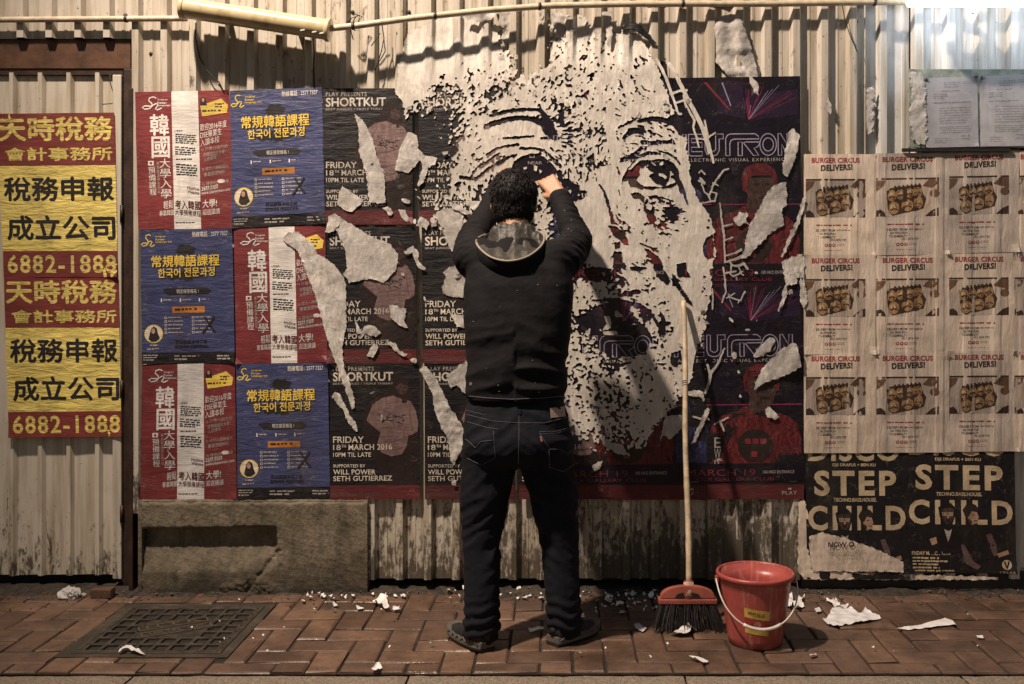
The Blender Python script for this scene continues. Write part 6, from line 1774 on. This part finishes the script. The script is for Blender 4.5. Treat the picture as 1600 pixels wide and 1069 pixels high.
    if h is not None: m_.box((h.x - .005, h.y - .002, h.z - .005), (h.x + .005, h.y + .004, h.z + .005), PIPING)
    m_.build('hem_tag', jo)
    # centre seam and yoke folds drawn as thin raised seams
    def seam(pxs, bvh, r, mat, mb_, d=3.75):
        pts = [onto(bvh, *q, .0006, d) for q in pxs]; pts = [tuple(p) for p in pts if p is not None]
        if len(pts) > 1: mb_.tube(pts, r, mat, 6)
    def dense(q, st=4):
        out = []
        for (ax, ay), (bx, by) in zip(q[:-1], q[1:]):
            k = max(1, int(math.hypot(bx - ax, by - ay) / st))
            out += [(ax + (bx - ax) * i / k, ay + (by - ay) * i / k) for i in range(k)]
        return out + [q[-1]]
    hb = MB(); seam(dense([(733, 619), (760, 622), (800, 624), (850, 622), (888, 618)]), bvh_j, .0016, STITCH, hb); hb.build('hem_seam', jo) if hb.v else None
    fk = MB(); rk = random.Random(5)
    for k in range(26):
        h = onto(bvh_j, rk.uniform(735, 890) if k < 16 else rk.uniform(880, 920), rk.uniform(400, 620) if k < 16 else rk.uniform(320, 370), .0012, 3.75 if k < 16 else 4.0)
        if h is not None:
            q = rk.uniform(.0012, .0028); fk.add([h + Vector((-q, -.0006, -q * .5)), h + Vector((q, -.0006, -q * .3)), h + Vector((q * .4, -.0006, q)), h + Vector((0, .001, 0))], [(0, 1, 2), (0, 1, 3), (1, 2, 3), (2, 0, 3)], TORN)
    fk.build('paper_flecks', jo)
    # cuffs
    for E_, W_ in ((Le, Lw), (Re, Rw)):
        d = (W_ - E_).normalized(); m_ = MB(); m_.tube([tuple(W_ - d * .03), tuple(W_ - d * .018), tuple(W_ + d * .004)], [.044, .047, .043], JACKET, 20); m_.build('cuff', jo)

    # ---- folded hood lying on the back of the neck
    def hood():
        rim = [(-.080, -.505, 1.535), (-.105, -.585, 1.513), (-.093, -.665, 1.480), (-.045, -.722, 1.440), (.020, -.740, 1.424), (.090, -.722, 1.440), (.142, -.668, 1.484), (.150, -.585, 1.527), (.122, -.505, 1.545)]
        inn = [(-.040, -.485, 1.560), (-.048, -.545, 1.563), (-.040, -.590, 1.560), (-.014, -.600, 1.574), (.026, -.606, 1.570), (.066, -.600, 1.578), (.090, -.590, 1.568), (.096, -.545, 1.575), (.084, -.485, 1.572)]
        n = 96; m = 14
        def samp(c, t):
            q = t * (len(c) - 1); i = min(int(q), len(c) - 2); w = q - i
            p0 = np.array(c[max(i - 1, 0)]); p1 = np.array(c[i]); p2 = np.array(c[i + 1]); p3 = np.array(c[min(i + 2, len(c) - 1)])
            return 0.5 * ((2 * p1) + (p2 - p0) * w + (2 * p0 - 5 * p1 + 4 * p2 - p3) * w * w + (3 * p1 - p0 - 3 * p2 + p3) * w ** 3)
        V = []; R_ = []
        for i in range(n + 1):
            t = i / n; r0, r1 = samp(rim, t), samp(inn, t)
            R_.append(tuple(r0))
            for j in range(m + 1):
                s = j / m
                p = r0 * (1 - s) + r1 * s
                p[2] += -.014 * math.sin(math.pi * s)
                p[1] += .018 * math.sin(math.pi * s)
                fold = math.sin(t * 17 + 2.4 * math.sin(t * 7 + s * 2)) * (.012 + .006 * math.sin(t * 9)) * math.sin(math.pi * min(1, s * 1.1)) + .008 * float(noise(t * 14, s * 5, 7))
                p[2] += fold; p[1] -= fold * .6
                V.append(tuple(p))
        Fc = [(i * (m + 1) + j, (i + 1) * (m + 1) + j, (i + 1) * (m + 1) + j + 1, i * (m + 1) + j + 1) for i in range(n) for j in range(m)]
        h_ = MB(); h_.add(V, Fc, LINING, True); o = h_.build('hood', body)
        md = o.modifiers.new('thickness', 'SOLIDIFY'); md.thickness = .003
        pb = MB(); pb.tube(R_, .0042, PIPING, 8); pb.build('hood_piping', o)
        # outer shell of the hood falls from the rim onto the back
        sh = MB(); V = []
        for i in range(n + 1):
            p = np.array(R_[i]); t = i / n; w = math.sin(math.pi * t) ** .6
            for j in range(7):
                s = j / 6
                V.append((p[0] + (p[0] - .02) * .10 * s, p[1] + (.005 - .012 * math.sin(math.pi * s) + .045 * s) * w + .01 * s, p[2] - (.055 * w + .012) * s - .004))
        Fc = [(i * 7 + j, (i + 1) * 7 + j, (i + 1) * 7 + j + 1, i * 7 + j + 1) for i in range(n) for j in range(6)]
        sh.add(V, Fc, JACKET, True); so = sh.build('hood_shell', o)
        md = so.modifiers.new('thickness', 'SOLIDIFY'); md.thickness = .003
    hood()

    # ---- hair
    hb = MB()
    def hball(c, r, seg=22, rings=14):
        v = []; f = []
        for j in range(rings + 1):
            ph = math.pi * j / rings
            for i in range(seg):
                q = 2 * math.pi * i / seg; v.append((c[0] + r[0] * math.sin(ph) * math.cos(q), c[1] + r[1] * math.sin(ph) * math.sin(q), c[2] + r[2] * math.cos(ph)))
        for j in range(rings):
            for i in range(seg):
                k = (i + 1) % seg; f.append((j * seg + i, j * seg + k, (j + 1) * seg + k, (j + 1) * seg + i))
        hb.add(v, f, HAIR)
    hball((hx, hy - .008, hz + .028), (.093, .108, .102)); hball((hx, hy - .035, hz - .03), (.083, .073, .078)); hball((hx + .002, hy - .045, hz - .075), (.060, .040, .045))
    me = mesh_mod('hair', hb, 0.005, 4)
    a, nn = coords(me); x, y, z = a.T
    ang = np.arctan2(x - hx, -(y - hy))
    dis = .006 * np.abs(noise(ang * 7 + 1.5 * noise(z * 20, ang * 3, 5), z * 16, 31)) + .004 * noise(x * 60, z * 50 + y * 30, 33)
    a = a + nn * (dis - .004)[:, None]
    setco(me, a)
    # clear the face
    ho = skin_obj('hair', me, HAIR, body, base)
    bm = bmesh.new(); bm.from_mesh(me)
    dead = [v for v in bm.verts if v.co.y + base[1] > hy + .045 and v.co.z + base[2] < hz + .075]
    bmesh.ops.delete(bm, geom=dead, context='VERTS'); bm.to_mesh(me); bm.free()
    # tufts: many short tapered locks
    rnd = random.Random(12); tf = MB()
    for k in range(2600):
        i = rnd.randrange(len(a)); p = a[i] + np.array(base) * 0; q = nn[i]
        if p[1] > hy + .05 and p[2] < hz + .09: continue
        dn = np.array([rnd.uniform(-.5, .5), rnd.uniform(-.4, .3), -1.0 if p[2] < hz + .09 else rnd.uniform(-.6, .3)])
        dn = dn - q * dn.dot(q); dn = dn / (np.linalg.norm(dn) + 1e-6)
        L = rnd.uniform(.010, .022)
        tip = p + dn * L + q * rnd.uniform(.001, .006); mid = p + dn * L * .5 + q * .005
        tf.tube([tuple(p - q * .002), tuple(mid), tuple(tip)], [.0015, .0012, .0003], HAIR, 4, False)
    tf.build('locks', ho)

    # ---- jeans
    jn = MB()
    loft(jn, [((.047, -.625, .93), .182, .120), ((.047, -.63, .88), .191, .130), ((.048, -.638, .82), .199, .142), ((.050, -.645, .765), .205, .150), ((.051, -.645, .72), .205, .145), ((.052, -.638, .675), .196, .125), ((.052, -.63, .66), .16, .10)], JEANS, 30)
    for pts, rs in (([(-.048, -.64, .76), (-.056, -.64, .66), (-.072, -.648, .55), (-.078, -.655, .42), (-.079, -.675, .30), (-.078, -.695, .18), (-.078, -.70, .11), (-.078, -.70, .065)], [.108, .106, .095, .078, .071, .067, .068, .070]),
                    ([(.152, -.635, .76), (.166, -.628, .66), (.188, -.622, .55), (.203, -.620, .42), (.214, -.630, .30), (.222, -.645, .18), (.226, -.648, .11), (.228, -.645, .07)], [.108, .106, .095, .078, .071, .067, .069, .072])):
        chain(jn, pts, rs, JEANS, 18)
    me = mesh_mod('jeans', jn, 0.0075, 6)
    a, nn = coords(me); x, y, z = a.T
    side = np.sign(x - .055)
    knee = np.exp(-((z - .44) / .12) ** 2); ank = np.clip((.22 - z) / .12, 0, 1); hip = np.clip((z - .55) / .1, 0, 1)
    f = np.abs(noise(z * 16 + side * (x - .055) * 12, (x + y) * 7, 3)) * (.004 + .018 * knee + .006 * hip) + (0.5 + 0.5 * np.sin(z * 150 + 3.0 * noise(x * 16, y * 16, 8) + side * x * 24)) * .011 * ank
    fine = fbm(x * 30, z * 42 + y * 20, 29) * .002
    setco(me, a - nn * (f - .005 * ank - .003 * knee)[:, None] + nn * fine[:, None])
    a2, _ = coords(me)
    bvh = BVHTree.FromPolygons([tuple(p) for p in a2], [tuple(p.vertices) for p in me.polygons])
    jeo = skin_obj('jeans', me, JEANS, body, base)
    st = MB()
    S = lambda q, r=.0011: seam(dense(q, 3), bvh, r, STITCH, st)
    S([(730, 648), (770, 658), (810, 661), (850, 661), (895, 650)]); S([(728, 641), (760, 649)], .0009)
    S([(811, 640), (811, 680), (810, 725)], .0012)
    S([(730, 659), (760, 668), (780, 671)]); S([(843, 675), (870, 674), (900, 665)]); S([(843, 678), (870, 677), (900, 668)], .0008)
    S([(727, 686), (735, 692), (743, 700), (751, 690), (770, 688)]); S([(857, 702), (875, 702), (887, 710), (896, 702), (904, 694)])
    S([(771, 674), (774, 716), (752, 727), (730, 716)]); S([(844, 678), (858, 700), (858, 730), (880, 737), (903, 722)])
    st.build('stitching', jeo)
    pk = MB()
    def patch(q, mat, part, h=.003):
        pts = [onto(bvh, *c, h) for c in q]
        if all(p is not None for p in pts):
            m_ = MB(); inner = [tuple(p - Vector((0, -.004, 0))) for p in pts]; k = len(pts)
            m_.add([tuple(p) for p in pts] + inner, [tuple(range(k))] + [(i, (i + 1) % k, k + (i + 1) % k, k + i) for i in range(k)], mat); return m_.build(part, jeo)
    patch([(858, 639), (880, 636), (881, 651), (859, 654)], plain('worn_leather_patch', (0.42, 0.33, 0.26), .7, .3, 120, .3), 'waist_patch', .007)
    pm = onto(bvh, 873, 644, .0065)
    if pm is not None:
        r_ = random.Random(3); m_ = MB()
        for k in range(5): 
            q0 = (861 + r_.random() * 14, 641 + r_.random() * 9); h = onto(bvh, *q0, .0085); g2 = onto(bvh, q0[0] + r_.uniform(2, 4), q0[1] - .5, .0085)
            if h is not None and g2 is not None: m_.tube([tuple(h), tuple(g2)], .0008, plain('patch_print', (.12, .03, .02), .7), 5)
        m_.build('patch_print', jeo)
    patch([(843, 682), (846, 682), (848, 690), (845, 690)], plain('faded_red_tab', (.30, .12, .09), .7), 'pocket_tab', .003)
    patch([(808, 640), (814, 640), (814, 648), (808, 648)], JEANS, 'belt_loop', .004)

    # ---- shoes
    def shoe(heel, ang, flip):
        ca, sa = math.cos(ang), math.sin(ang)
        def W(u, v, z): return (heel[0] + u * ca - v * sa, heel[1] + u * sa + v * ca, z)
        L = .252
        def half(u):  # half width along the foot
            t = u / L
            return .036 + .013 * math.sin(min(1, t * 1.15) * math.pi * .9) + (-.022 * max(0, (t - .8) / .2) ** 2) - .006 * max(0, (.12 - t) / .12)
        so = MB(); n = 26
        def slab(z0, z1, e0, e1, mat, mb, wav=0):
            up = []; lo = []
            prof = [i / n for i in range(n + 1)]
            for s in (1, -1):
                for t in (prof if s == 1 else prof[::-1]):
                    u = t * L; up.append(W(u, s * (half(u) + e1), z1 + .012 * max(0, t - .72) / .28 + wav * math.sin(t * 30))); lo.append(W(u, s * (half(u) + e0), z0 + .02 * max(0, t - .78) / .22))
            k = len(up); mb.add(lo + up, [tuple(range(k))[::-1], tuple(range(k, 2 * k))] + [(i, (i + 1) % k, k + (i + 1) % k, k + i) for i in range(k)], mat)
        up = MB(); V = []; Fc = []; rings = 18; seg = 18
        for i in range(rings + 1):
            t = i / rings; u = .006 + t * (L - .012); w = half(u) - .001
            h = .092 - .040 * max(0, (t - .28) / .5) if t > .28 else .092 + .0 * t
            h = max(.048 if t < .9 else .034, h)
            for j in range(seg + 1):
                a_ = math.pi * j / seg; V.append(W(u, w * math.cos(a_), .022 + (h - .022) * math.sin(a_) ** .62))
        for i in range(rings):
            for j in range(seg): Fc.append((i * (seg + 1) + j, (i + 1) * (seg + 1) + j, (i + 1) * (seg + 1) + j + 1, i * (seg + 1) + j + 1))
        Fc.append(tuple(range(seg + 1))); Fc.append(tuple(rings * (seg + 1) + j for j in range(seg + 1))[::-1])
        up.add(V, Fc, UPPER, True)
        o = up.build('shoe', body)
        slab(.001, .012, -.002, .004, UPPER, so); so2 = MB(); slab(.0125, .038, .003, -.001, SOLE, so2, .0008)
        so.build('outsole', o, bevel=.002); so2.build('midsole', o, bevel=.003)
        zz = MB()
        for s in (1, -1):
            pts = []
            for q in range(15):
                u = L * (.04 + .92 * q / 14); pts.append(W(u, s * (half(u) + .0012), .030 + (.007 if q % 2 else -.006) + .01 * max(0, q / 14 - .72) / .28))
            zz.tube(pts, .003, SOLE, 6)
        zz.build('sole_zigzag', o)
        ck = MB(); ck.tube([W(.012, 0, .045), W(.009, 0, .062), W(.013, 0, .078)], [.018, .016, .010], UPPER, 10); ck.build('heel_tab', o)
    shoe((-.052, -.752), math.atan2(.80, -.60), 1)
    shoe((.182, -.695), math.atan2(.72, .69), -1)
man()

# ================================================================ BROOM
WOOD = plain('worn_bamboo', (0.44, 0.35, 0.23), 0.6, 0.45, 18, 0.35, 70)
ORANGE = plain('red_broom_plastic', (0.31, 0.085, 0.058), 0.42, 0.25, 14, 0.2, 60)
BRIST = plain('black_bristle', (0.016, 0.013, 0.012), 0.45, 0.5, 60, 0)
def broom():
    top = Vector(P(1068, 470, -.062)); bot = Vector(P(1076, 912, -.485))
    hc = Vector(P(1074, 938, -.50))
    root = empty('broom', (hc.x, hc.y, 0)); tag(root, 'bamboo handled broom with red plastic head leaning on the wall', 'broom')
    m = MB(); L = (bot - top); n = 40; pts = []; rs = []
    for i in range(n + 1):
        t = i / n; q = top + L * t + Vector((.003 * math.sin(t * 9), .002 * math.sin(t * 7 + 1), 0))
        pts.append(tuple(q)); r = .0105 + .0012 * t
        if i % 8 == 3: r += .0014
        rs.append(r)
    m.tube(pts, rs, WOOD, 14); m.build('handle', root)
    m = MB()
    for t in (.305, .312, .32): 
        q = top + L * t; m.tube([tuple(q), tuple(q + L.normalized() * .003)], .0118, WIRE, 12)
    m.build('handle_mark', root)
    d = L.normalized()
    m = MB(); m.tube([tuple(bot - d * .01), tuple(bot + d * .06)], [.019, .017], ORANGE, 14); m.build('socket', root)
    m = MB(); m.tube([tuple(bot - d * .004), tuple(bot + d * .05)], .0205, plain('flowered_tape', (.45, .30, .22), .5, .7, 120), 14); m.build('tape_wrap', root)
    # half-moon head, standing upright
    w, h = .106, .050; z0 = hc.z - .008
    outer = [(-w + 2 * w * 0, 0)]; 
    arc = [(w * math.cos(a), h * math.sin(a) ** .8 if math.sin(a) > 0 else 0) for a in np.linspace(0, math.pi, 30)]
    m = MB(); V = []; 
    for s in (-.017, .017):
        for (a, b_) in arc: V.append((hc.x + a, hc.y + s * (1 - .35 * b_ / h), z0 + .018 + b_))
    k = len(arc); Fc = [(i, i + 1, k + i + 1, k + i) for i in range(k - 1)] + [tuple(range(k))[::-1], tuple(range(k, 2 * k)), (0, k, 2 * k - 1, k - 1)]
    m.add(V, Fc, ORANGE); m.build('head', root, bevel=.004)
    m = MB(); m.box((hc.x - w - .008, hc.y - .024, z0 - .002), (hc.x + w + .008, hc.y + .024, z0 + .0175), ORANGE); m.build('bristle_block', root, bevel=.004)
    m = MB()
    for s in (-1, 1):
        q = [(s * .014, .004), (s * .052, .004), (s * .040, .020), (s * .016, .026)]
        m.add([(hc.x + a, hc.y - .0192, z0 + .018 + b_) for a, b_ in q], [(0, 1, 2, 3)], DARK)  # flat dark patches painted for the shade in a cut-out
    m.build('dark_hole_patch', root)
    r = random.Random(6); m = MB()
    for k in range(620):
        u = r.uniform(-1, 1); v = r.uniform(-1, 1); a = (hc.x + u * (w + .002), hc.y + v * .02, z0)
        e = (hc.x + u * (w + .030) + r.uniform(-.012, .012), hc.y - .015 + v * .05 + r.uniform(-.012, .012), r.uniform(.002, .02))
        mid = ((a[0] + e[0]) / 2 + r.uniform(-.003, .003), (a[1] + e[1]) / 2, (a[2] + e[2]) / 2)
        m.tube([a, mid, e], [.0014, .0013, .0009], BRIST, 4, False)
    o = m.build('bristles', root)
broom()

# ================================================================ BUCKET
def plastic(name, col, rough=.35):
    m, n, l, b = _mat(name)
    t = ntex(n, l, pos(n, l), 8, 5); e = ntex(n, l, pos(n, l, (60, 60, 5)), 1, 4); gr = ntex(n, l, pos(n, l), 13, 6, .7)
    c = mix(n, l, 1.0, col, ramp(n, l, t, .3, .7, (.8,) * 3 + (1,), (1.15,) * 3 + (1,)), 'MULTIPLY')
    c = mix(n, l, ramp(n, l, e, .54, .70, (0, 0, 0, 1), (.55,) * 3 + (1,)), c, (.5, .30, .25)); l.new(c, b.inputs['Base Color'])
    c = mix(n, l, ramp(n, l, gr, .55, .72, (0, 0, 0, 1), (.5,) * 3 + (1,)), c, (.14, .05, .04)); l.new(c, b.inputs['Base Color'])
    b.inputs['Roughness'].default_value = rough; b.inputs['Subsurface Weight'].default_value = .12; b.inputs['Subsurface Radius'].default_value = (.02, .004, .003)
    bump(n, l, b, ntex(n, l, pos(n, l), 90, 3), .08, .003)
    return m
def bucket():
    c = Vector(G(1180, 1003)); c.z = .002
    root = empty('bucket', tuple(c)); tag(root, 'red plastic bucket with white wire handle standing on wet bricks', 'bucket')
    RED = plastic('red_bucket_plastic', (0.36, 0.072, 0.060)); h = .262; rb, rt = .1, .136
    def R(z): return rb + (rt - rb) * z / h
    m = MB(); m.lathe((c.x, c.y, c.z), [(0, .0), (rb - .006, 0), (rb, .004), (R(.03), .03), (R(.12), .12), (R(.21), .21), (R(h - .012), h - .012), (rt + .001, h - .012), (rt - .003, h - .004), (R(.2) - .004, .2), (R(.01) - .006, .012), (0, .012)], RED, 64); m.build('body', root)
    m = MB(); m.lathe((c.x, c.y, c.z), [(rt - .003, h - .014), (rt + .006, h - .016), (rt + .010, h - .008), (rt + .009, h - .001), (rt + .004, h + .003), (rt - .002, h), (rt - .003, h - .014)], RED, 64); m.build('rim', root)
    m = MB(); m.lathe((c.x, c.y, c.z), [(0, .150), (R(.15) - .0055, .150)], plain('milky_paste', (.52, .20, .17), .2, .1), 48); m.build('paste', root)
    WH = plain('white_handle_wire', (.62, .57, .5), .4, .15)
    m = MB(); pts = []
    for i in range(41):
        a = math.pi * i / 40; u = math.cos(a) * (rt + .013); s = math.sin(a)
        zz = h - .022 - .150 * s
        pts.append((c.x + u, c.y - .012 - (R(max(0, zz)) + .014) * s ** .75, c.z + zz))
    m.tube(pts, .0030, WH, 8); hd = m.build('handle', root)
    m = MB(); m.tube(pts[14:27], .0062, WH, 10); m.build('grip', hd)
    m = MB()
    for s in (-1, 1): m.box((c.x + s * (rt + .008) - .007, c.y - .016, c.z + h - .040), (c.x + s * (rt + .008) + .007, c.y + .006, c.z + h - .014), RED)
    m.build('lug', root, bevel=.003)
    def band(mb, a0, a1, z0, z1, mat, e, tilt=0, n=24):
        V = []
        for i in range(n + 1):
            a = math.radians(a0 + (a1 - a0) * i / n); dz = tilt * i / n
            for z in (z0 + dz, z1 + dz): V.append((c.x + math.cos(a) * (R(z) + e), c.y + math.sin(a) * (R(z) + e), c.z + z))
        mb.add(V, [(2 * i, 2 * i + 2, 2 * i + 3, 2 * i + 1) for i in range(n)], mat)
    YL = plain('worn_yellow_label', (.52, .36, .07), .5, .3, 40); m = MB()
    band(m, 240, 285, .125, .160, YL, .0008, -.012); band(m, 240, 285, .066, .084, YL, .0008, -.012)
    band(m, 240, 285, .088, .121, plain('printed_bucket_red', (.30, .035, .03), .5), .0007, -.012)
    gv, gf = glyphs('塑膠用品', .02)
    V = []
    for p in gv:
        a = math.radians(246 + p[0] * 30); z = .133 + p[1] * .017 - .008 * p[0] - .002; V.append((c.x + math.cos(a) * (R(z) + .0016), c.y + math.sin(a) * (R(z) + .0016), c.z + z))
    m.add(V, gf, plain('printed_brown', (.20, .09, .03), .5))
    V = [(0, 0, 0)]; a0 = math.radians(263); V = []
    for i in range(24):
        t = 2 * math.pi * i / 24; a = a0 + math.cos(t) * .115; z = .098 + math.sin(t) * .0135; V.append((c.x + math.cos(a) * (R(z) + .0018), c.y + math.sin(a) * (R(z) + .0018), c.z + z))
    m.add(V, [tuple(range(24))], plain('printed_pale_disc', (.45, .20, .16), .5))
    m.build('label', root)
bucket()

# ================================================================ PAPER ON THE GROUND
GP = ink('wet_ground_paper', (0.78, 0.77, 0.76), 0.45, 'n', 0.0, bs=0.35)
def ground_scrap(label, pts, seed, lift=.004, crump=1.0, group='paper scraps on the pavement', name='paper_scrap', mat=None):
    """pts are photo points on the ground"""
    q = np.array([G(a, b_)[:2] for a, b_ in pts]) * 1000
    st = max(1.2, (q.max(0) - q.min(0)).max() / 60)
    xs = np.arange(q[:, 0].min() - 3 * st, q[:, 0].max() + 3 * st, st); ys = np.arange(q[:, 1].min() - 3 * st, q[:, 1].max() + 3 * st, st)
    X, Y = np.meshgrid(xs, ys)
    Fd = poly_sd(X + 1.5 * noise(X / 12, Y / 12, seed), Y + 1.5 * noise(X / 12, Y / 12, seed + 1), [tuple(p) for p in q])
    v2, val, tri = iso_mesh(Fd, xs[0], ys[0], st)
    if len(tri) < 2: return
    x, y = v2[:, 0], v2[:, 1]
    rr = random.Random(seed); tw = 0
    for k in range(3):
        th_ = rr.uniform(0, 3.14); wl = rr.choice((25, 40, 60)); tw = tw + np.abs(np.mod((x * math.cos(th_) + y * math.sin(th_)) / wl + rr.random() * 5, 2) - 1) * wl / 40
    z = .004 + crump * .0022 * tw + lift * np.clip(.4 + noise(x / 45, y / 45, seed + 2), 0, 2)  + np.exp(-val / 4) * np.clip(noise(x / 30, y / 30, seed + 4), 0, 1) * lift * 1.2
    b = (float(x.mean() / 1000), float(y.mean() / 1000), .003)
    me = bpy.data.meshes.new(name)
    me.from_pydata([(a / 1000 - b[0], c / 1000 - b[1], d - b[2]) for a, c, d in zip(x, y, z)], [], [tuple(map(int, t)) for t in tri[:, ::-1]])
    me.materials.append(mat or GP); me.polygons.foreach_set('use_smooth', [True] * len(me.polygons))
    tag(link(name, me, None, b), label, 'paper scrap', group)
ground_scrap('largest white sheet on the bricks right of the bucket', [(1284, 972), (1296, 966), (1300, 952), (1315, 953), (1330, 955), (1345, 962), (1352, 955), (1366, 962), (1376, 970), (1356, 975), (1320, 979), (1304, 982), (1292, 978)], 1, .010)
ground_scrap('pointed white scrap standing at the back of the largest sheet', [(1286, 937), (1300, 944), (1306, 938), (1312, 949), (1326, 952), (1320, 956), (1304, 952)], 2, .014, 1.2)
ground_scrap('wet smeared white paper right of the largest sheet', [(1400, 984), (1420, 981), (1440, 978), (1462, 972), (1476, 968), (1488, 972), (1494, 978), (1474, 980), (1450, 983), (1420, 987)], 3, .002, .4)
ground_scrap('white shred behind the bucket handle', [(1238, 944), (1248, 938), (1258, 934), (1252, 944), (1257, 950), (1246, 955), (1240, 950)], 4, .014, 1.2)
ground_scrap('white bunch squeezed between bucket and wall', [(1226, 934), (1236, 930), (1240, 944), (1234, 954), (1226, 950)], 5, .016, 1.2)
ground_scrap('small white chip in front of the largest sheet, left', [(1272, 955), (1280, 952), (1284, 957), (1276, 960)], 6, .004)
ground_scrap('white sliver on the brick at the far right', [(1525, 997), (1536, 997), (1537, 1001), (1527, 1001)], 7, .004)
ground_scrap('white sliver in front of the bucket shadow', [(1264, 1028), (1275, 1025), (1277, 1028), (1266, 1031)], 8, .004)
ground_scrap('white scrap pair under the broom bristles', [(1044, 994), (1060, 990), (1080, 986), (1078, 997), (1060, 998)], 9, .014, 2)
ground_scrap('white shred caught in the broom bristles', [(1066, 984), (1084, 974), (1096, 976), (1094, 986), (1078, 992)], 10, .03, 2)
ground_scrap('white sliver left of the broom bristles', [(990, 979), (998, 978), (1010, 986), (1004, 990), (994, 986)], 11, .004)
ground_scrap('white strip on the brick in front of the broom', [(1076, 1029), (1090, 1032), (1107, 1036), (1105, 1039), (1088, 1036)], 12, .006)
ground_scrap('white scrap between the shoes', [(825, 986), (848, 983), (850, 987), (828, 990)], 13, .006)
ground_scrap('white triangle near the plinth, left of the left shoe', [(582, 944), (602, 938), (606, 952), (614, 958), (600, 956)], 14, .018, 2)
ground_scrap('white scrap near the kerb, below the triangle', [(580, 1050), (590, 1043), (598, 1047), (590, 1052)], 15, .010, 1.5)
ground_scrap('torn pale scrap lying on the front edge of the manhole cover', [(184, 1024), (196, 1014), (206, 1016), (228, 1026), (214, 1024), (200, 1020)], 16, .008, 1.5)
ground_scrap('white scrap right of the right shoe', [(900, 966), (912, 962), (914, 968), (904, 970)], 17, .004)
rnd = random.Random(21)
for k in range(180):
    if k < 140: px, py = rnd.choice([(rnd.uniform(920, 1030), rnd.uniform(926, 962)), (rnd.uniform(690, 860), rnd.uniform(924, 940)), (rnd.uniform(470, 640), rnd.uniform(932, 960)), (rnd.uniform(905, 1010), rnd.uniform(930, 955))])
    else: px, py = rnd.uniform(300, 1560), rnd.uniform(930, 1035)
    r_ = rnd.choice((rnd.uniform(1.5, 3), rnd.uniform(1.5, 3.5), rnd.uniform(3, 7))) if k < 140 else rnd.uniform(1.2, 2.6)
    n = 6; a0 = rnd.random() * 6
    pts = [(px + r_ * rnd.uniform(.4, 1.2) * math.cos(a0 + i * 6.28 / n), py + r_ * .42 * rnd.uniform(.4, 1.2) * math.sin(a0 + i * 6.28 / n)) for i in range(n)]
    ground_scrap('tiny white paper flake among the crumbs near the wall' if k < 140 else 'tiny white paper flake scattered on the open bricks', pts, 100 + k, .012, 1.6, 'tiny paper flakes near the wall' if k < 140 else 'tiny paper flakes on the bricks', 'paper_flake')
# crumpled tissue and a broken brick by the door
def lump(name, label, cat, c, r, mat, seed, sq=(1, 1, 1), rough=.3):
    bm = bmesh.new(); bmesh.ops.create_icosphere(bm, subdivisions=4, radius=1)
    v = np.array([q.co[:] for q in bm.verts])
    d = 1 + rough * (np.abs(noise(v[:, 0] * 2.1 + v[:, 2], v[:, 1] * 2.1 - v[:, 2], seed)) * 1.4 - .4) + .1 * noise(v[:, 0] * 6 + v[:, 2] * 4, v[:, 1] * 6, seed + 2)
    v = v * d[:, None] * np.array(sq) * r
    for q, p in zip(bm.verts, v): q.co = p
    me = bpy.data.meshes.new(name); bm.to_mesh(me); bm.free(); me.materials.append(mat)
    o = link(name, me, None, (c[0], c[1], r * sq[2] * .75)); tag(o, label, cat); return o
lump('crumpled_tissue', 'crumpled white tissue on the ground by the door', 'litter', G(109, 935), .034, PAPER, 3, (1.1, .8, .8), .5)
lump('crumpled_tissue', 'smaller grey crumb of tissue beside the crumpled one', 'litter', G(130, 932), .012, PAPER, 8, (1, 1, .7), .4)
m = MB(); q = G(160, 934); m.box((q[0] - .045, q[1] - .02, .0), (q[0] + .045, q[1] + .03, .042), BRICK)
o = m.build('broken_brick', None, (q[0], q[1], 0), bevel=.006); tag(o, 'broken brick stub lying by the plinth corner', 'brick')
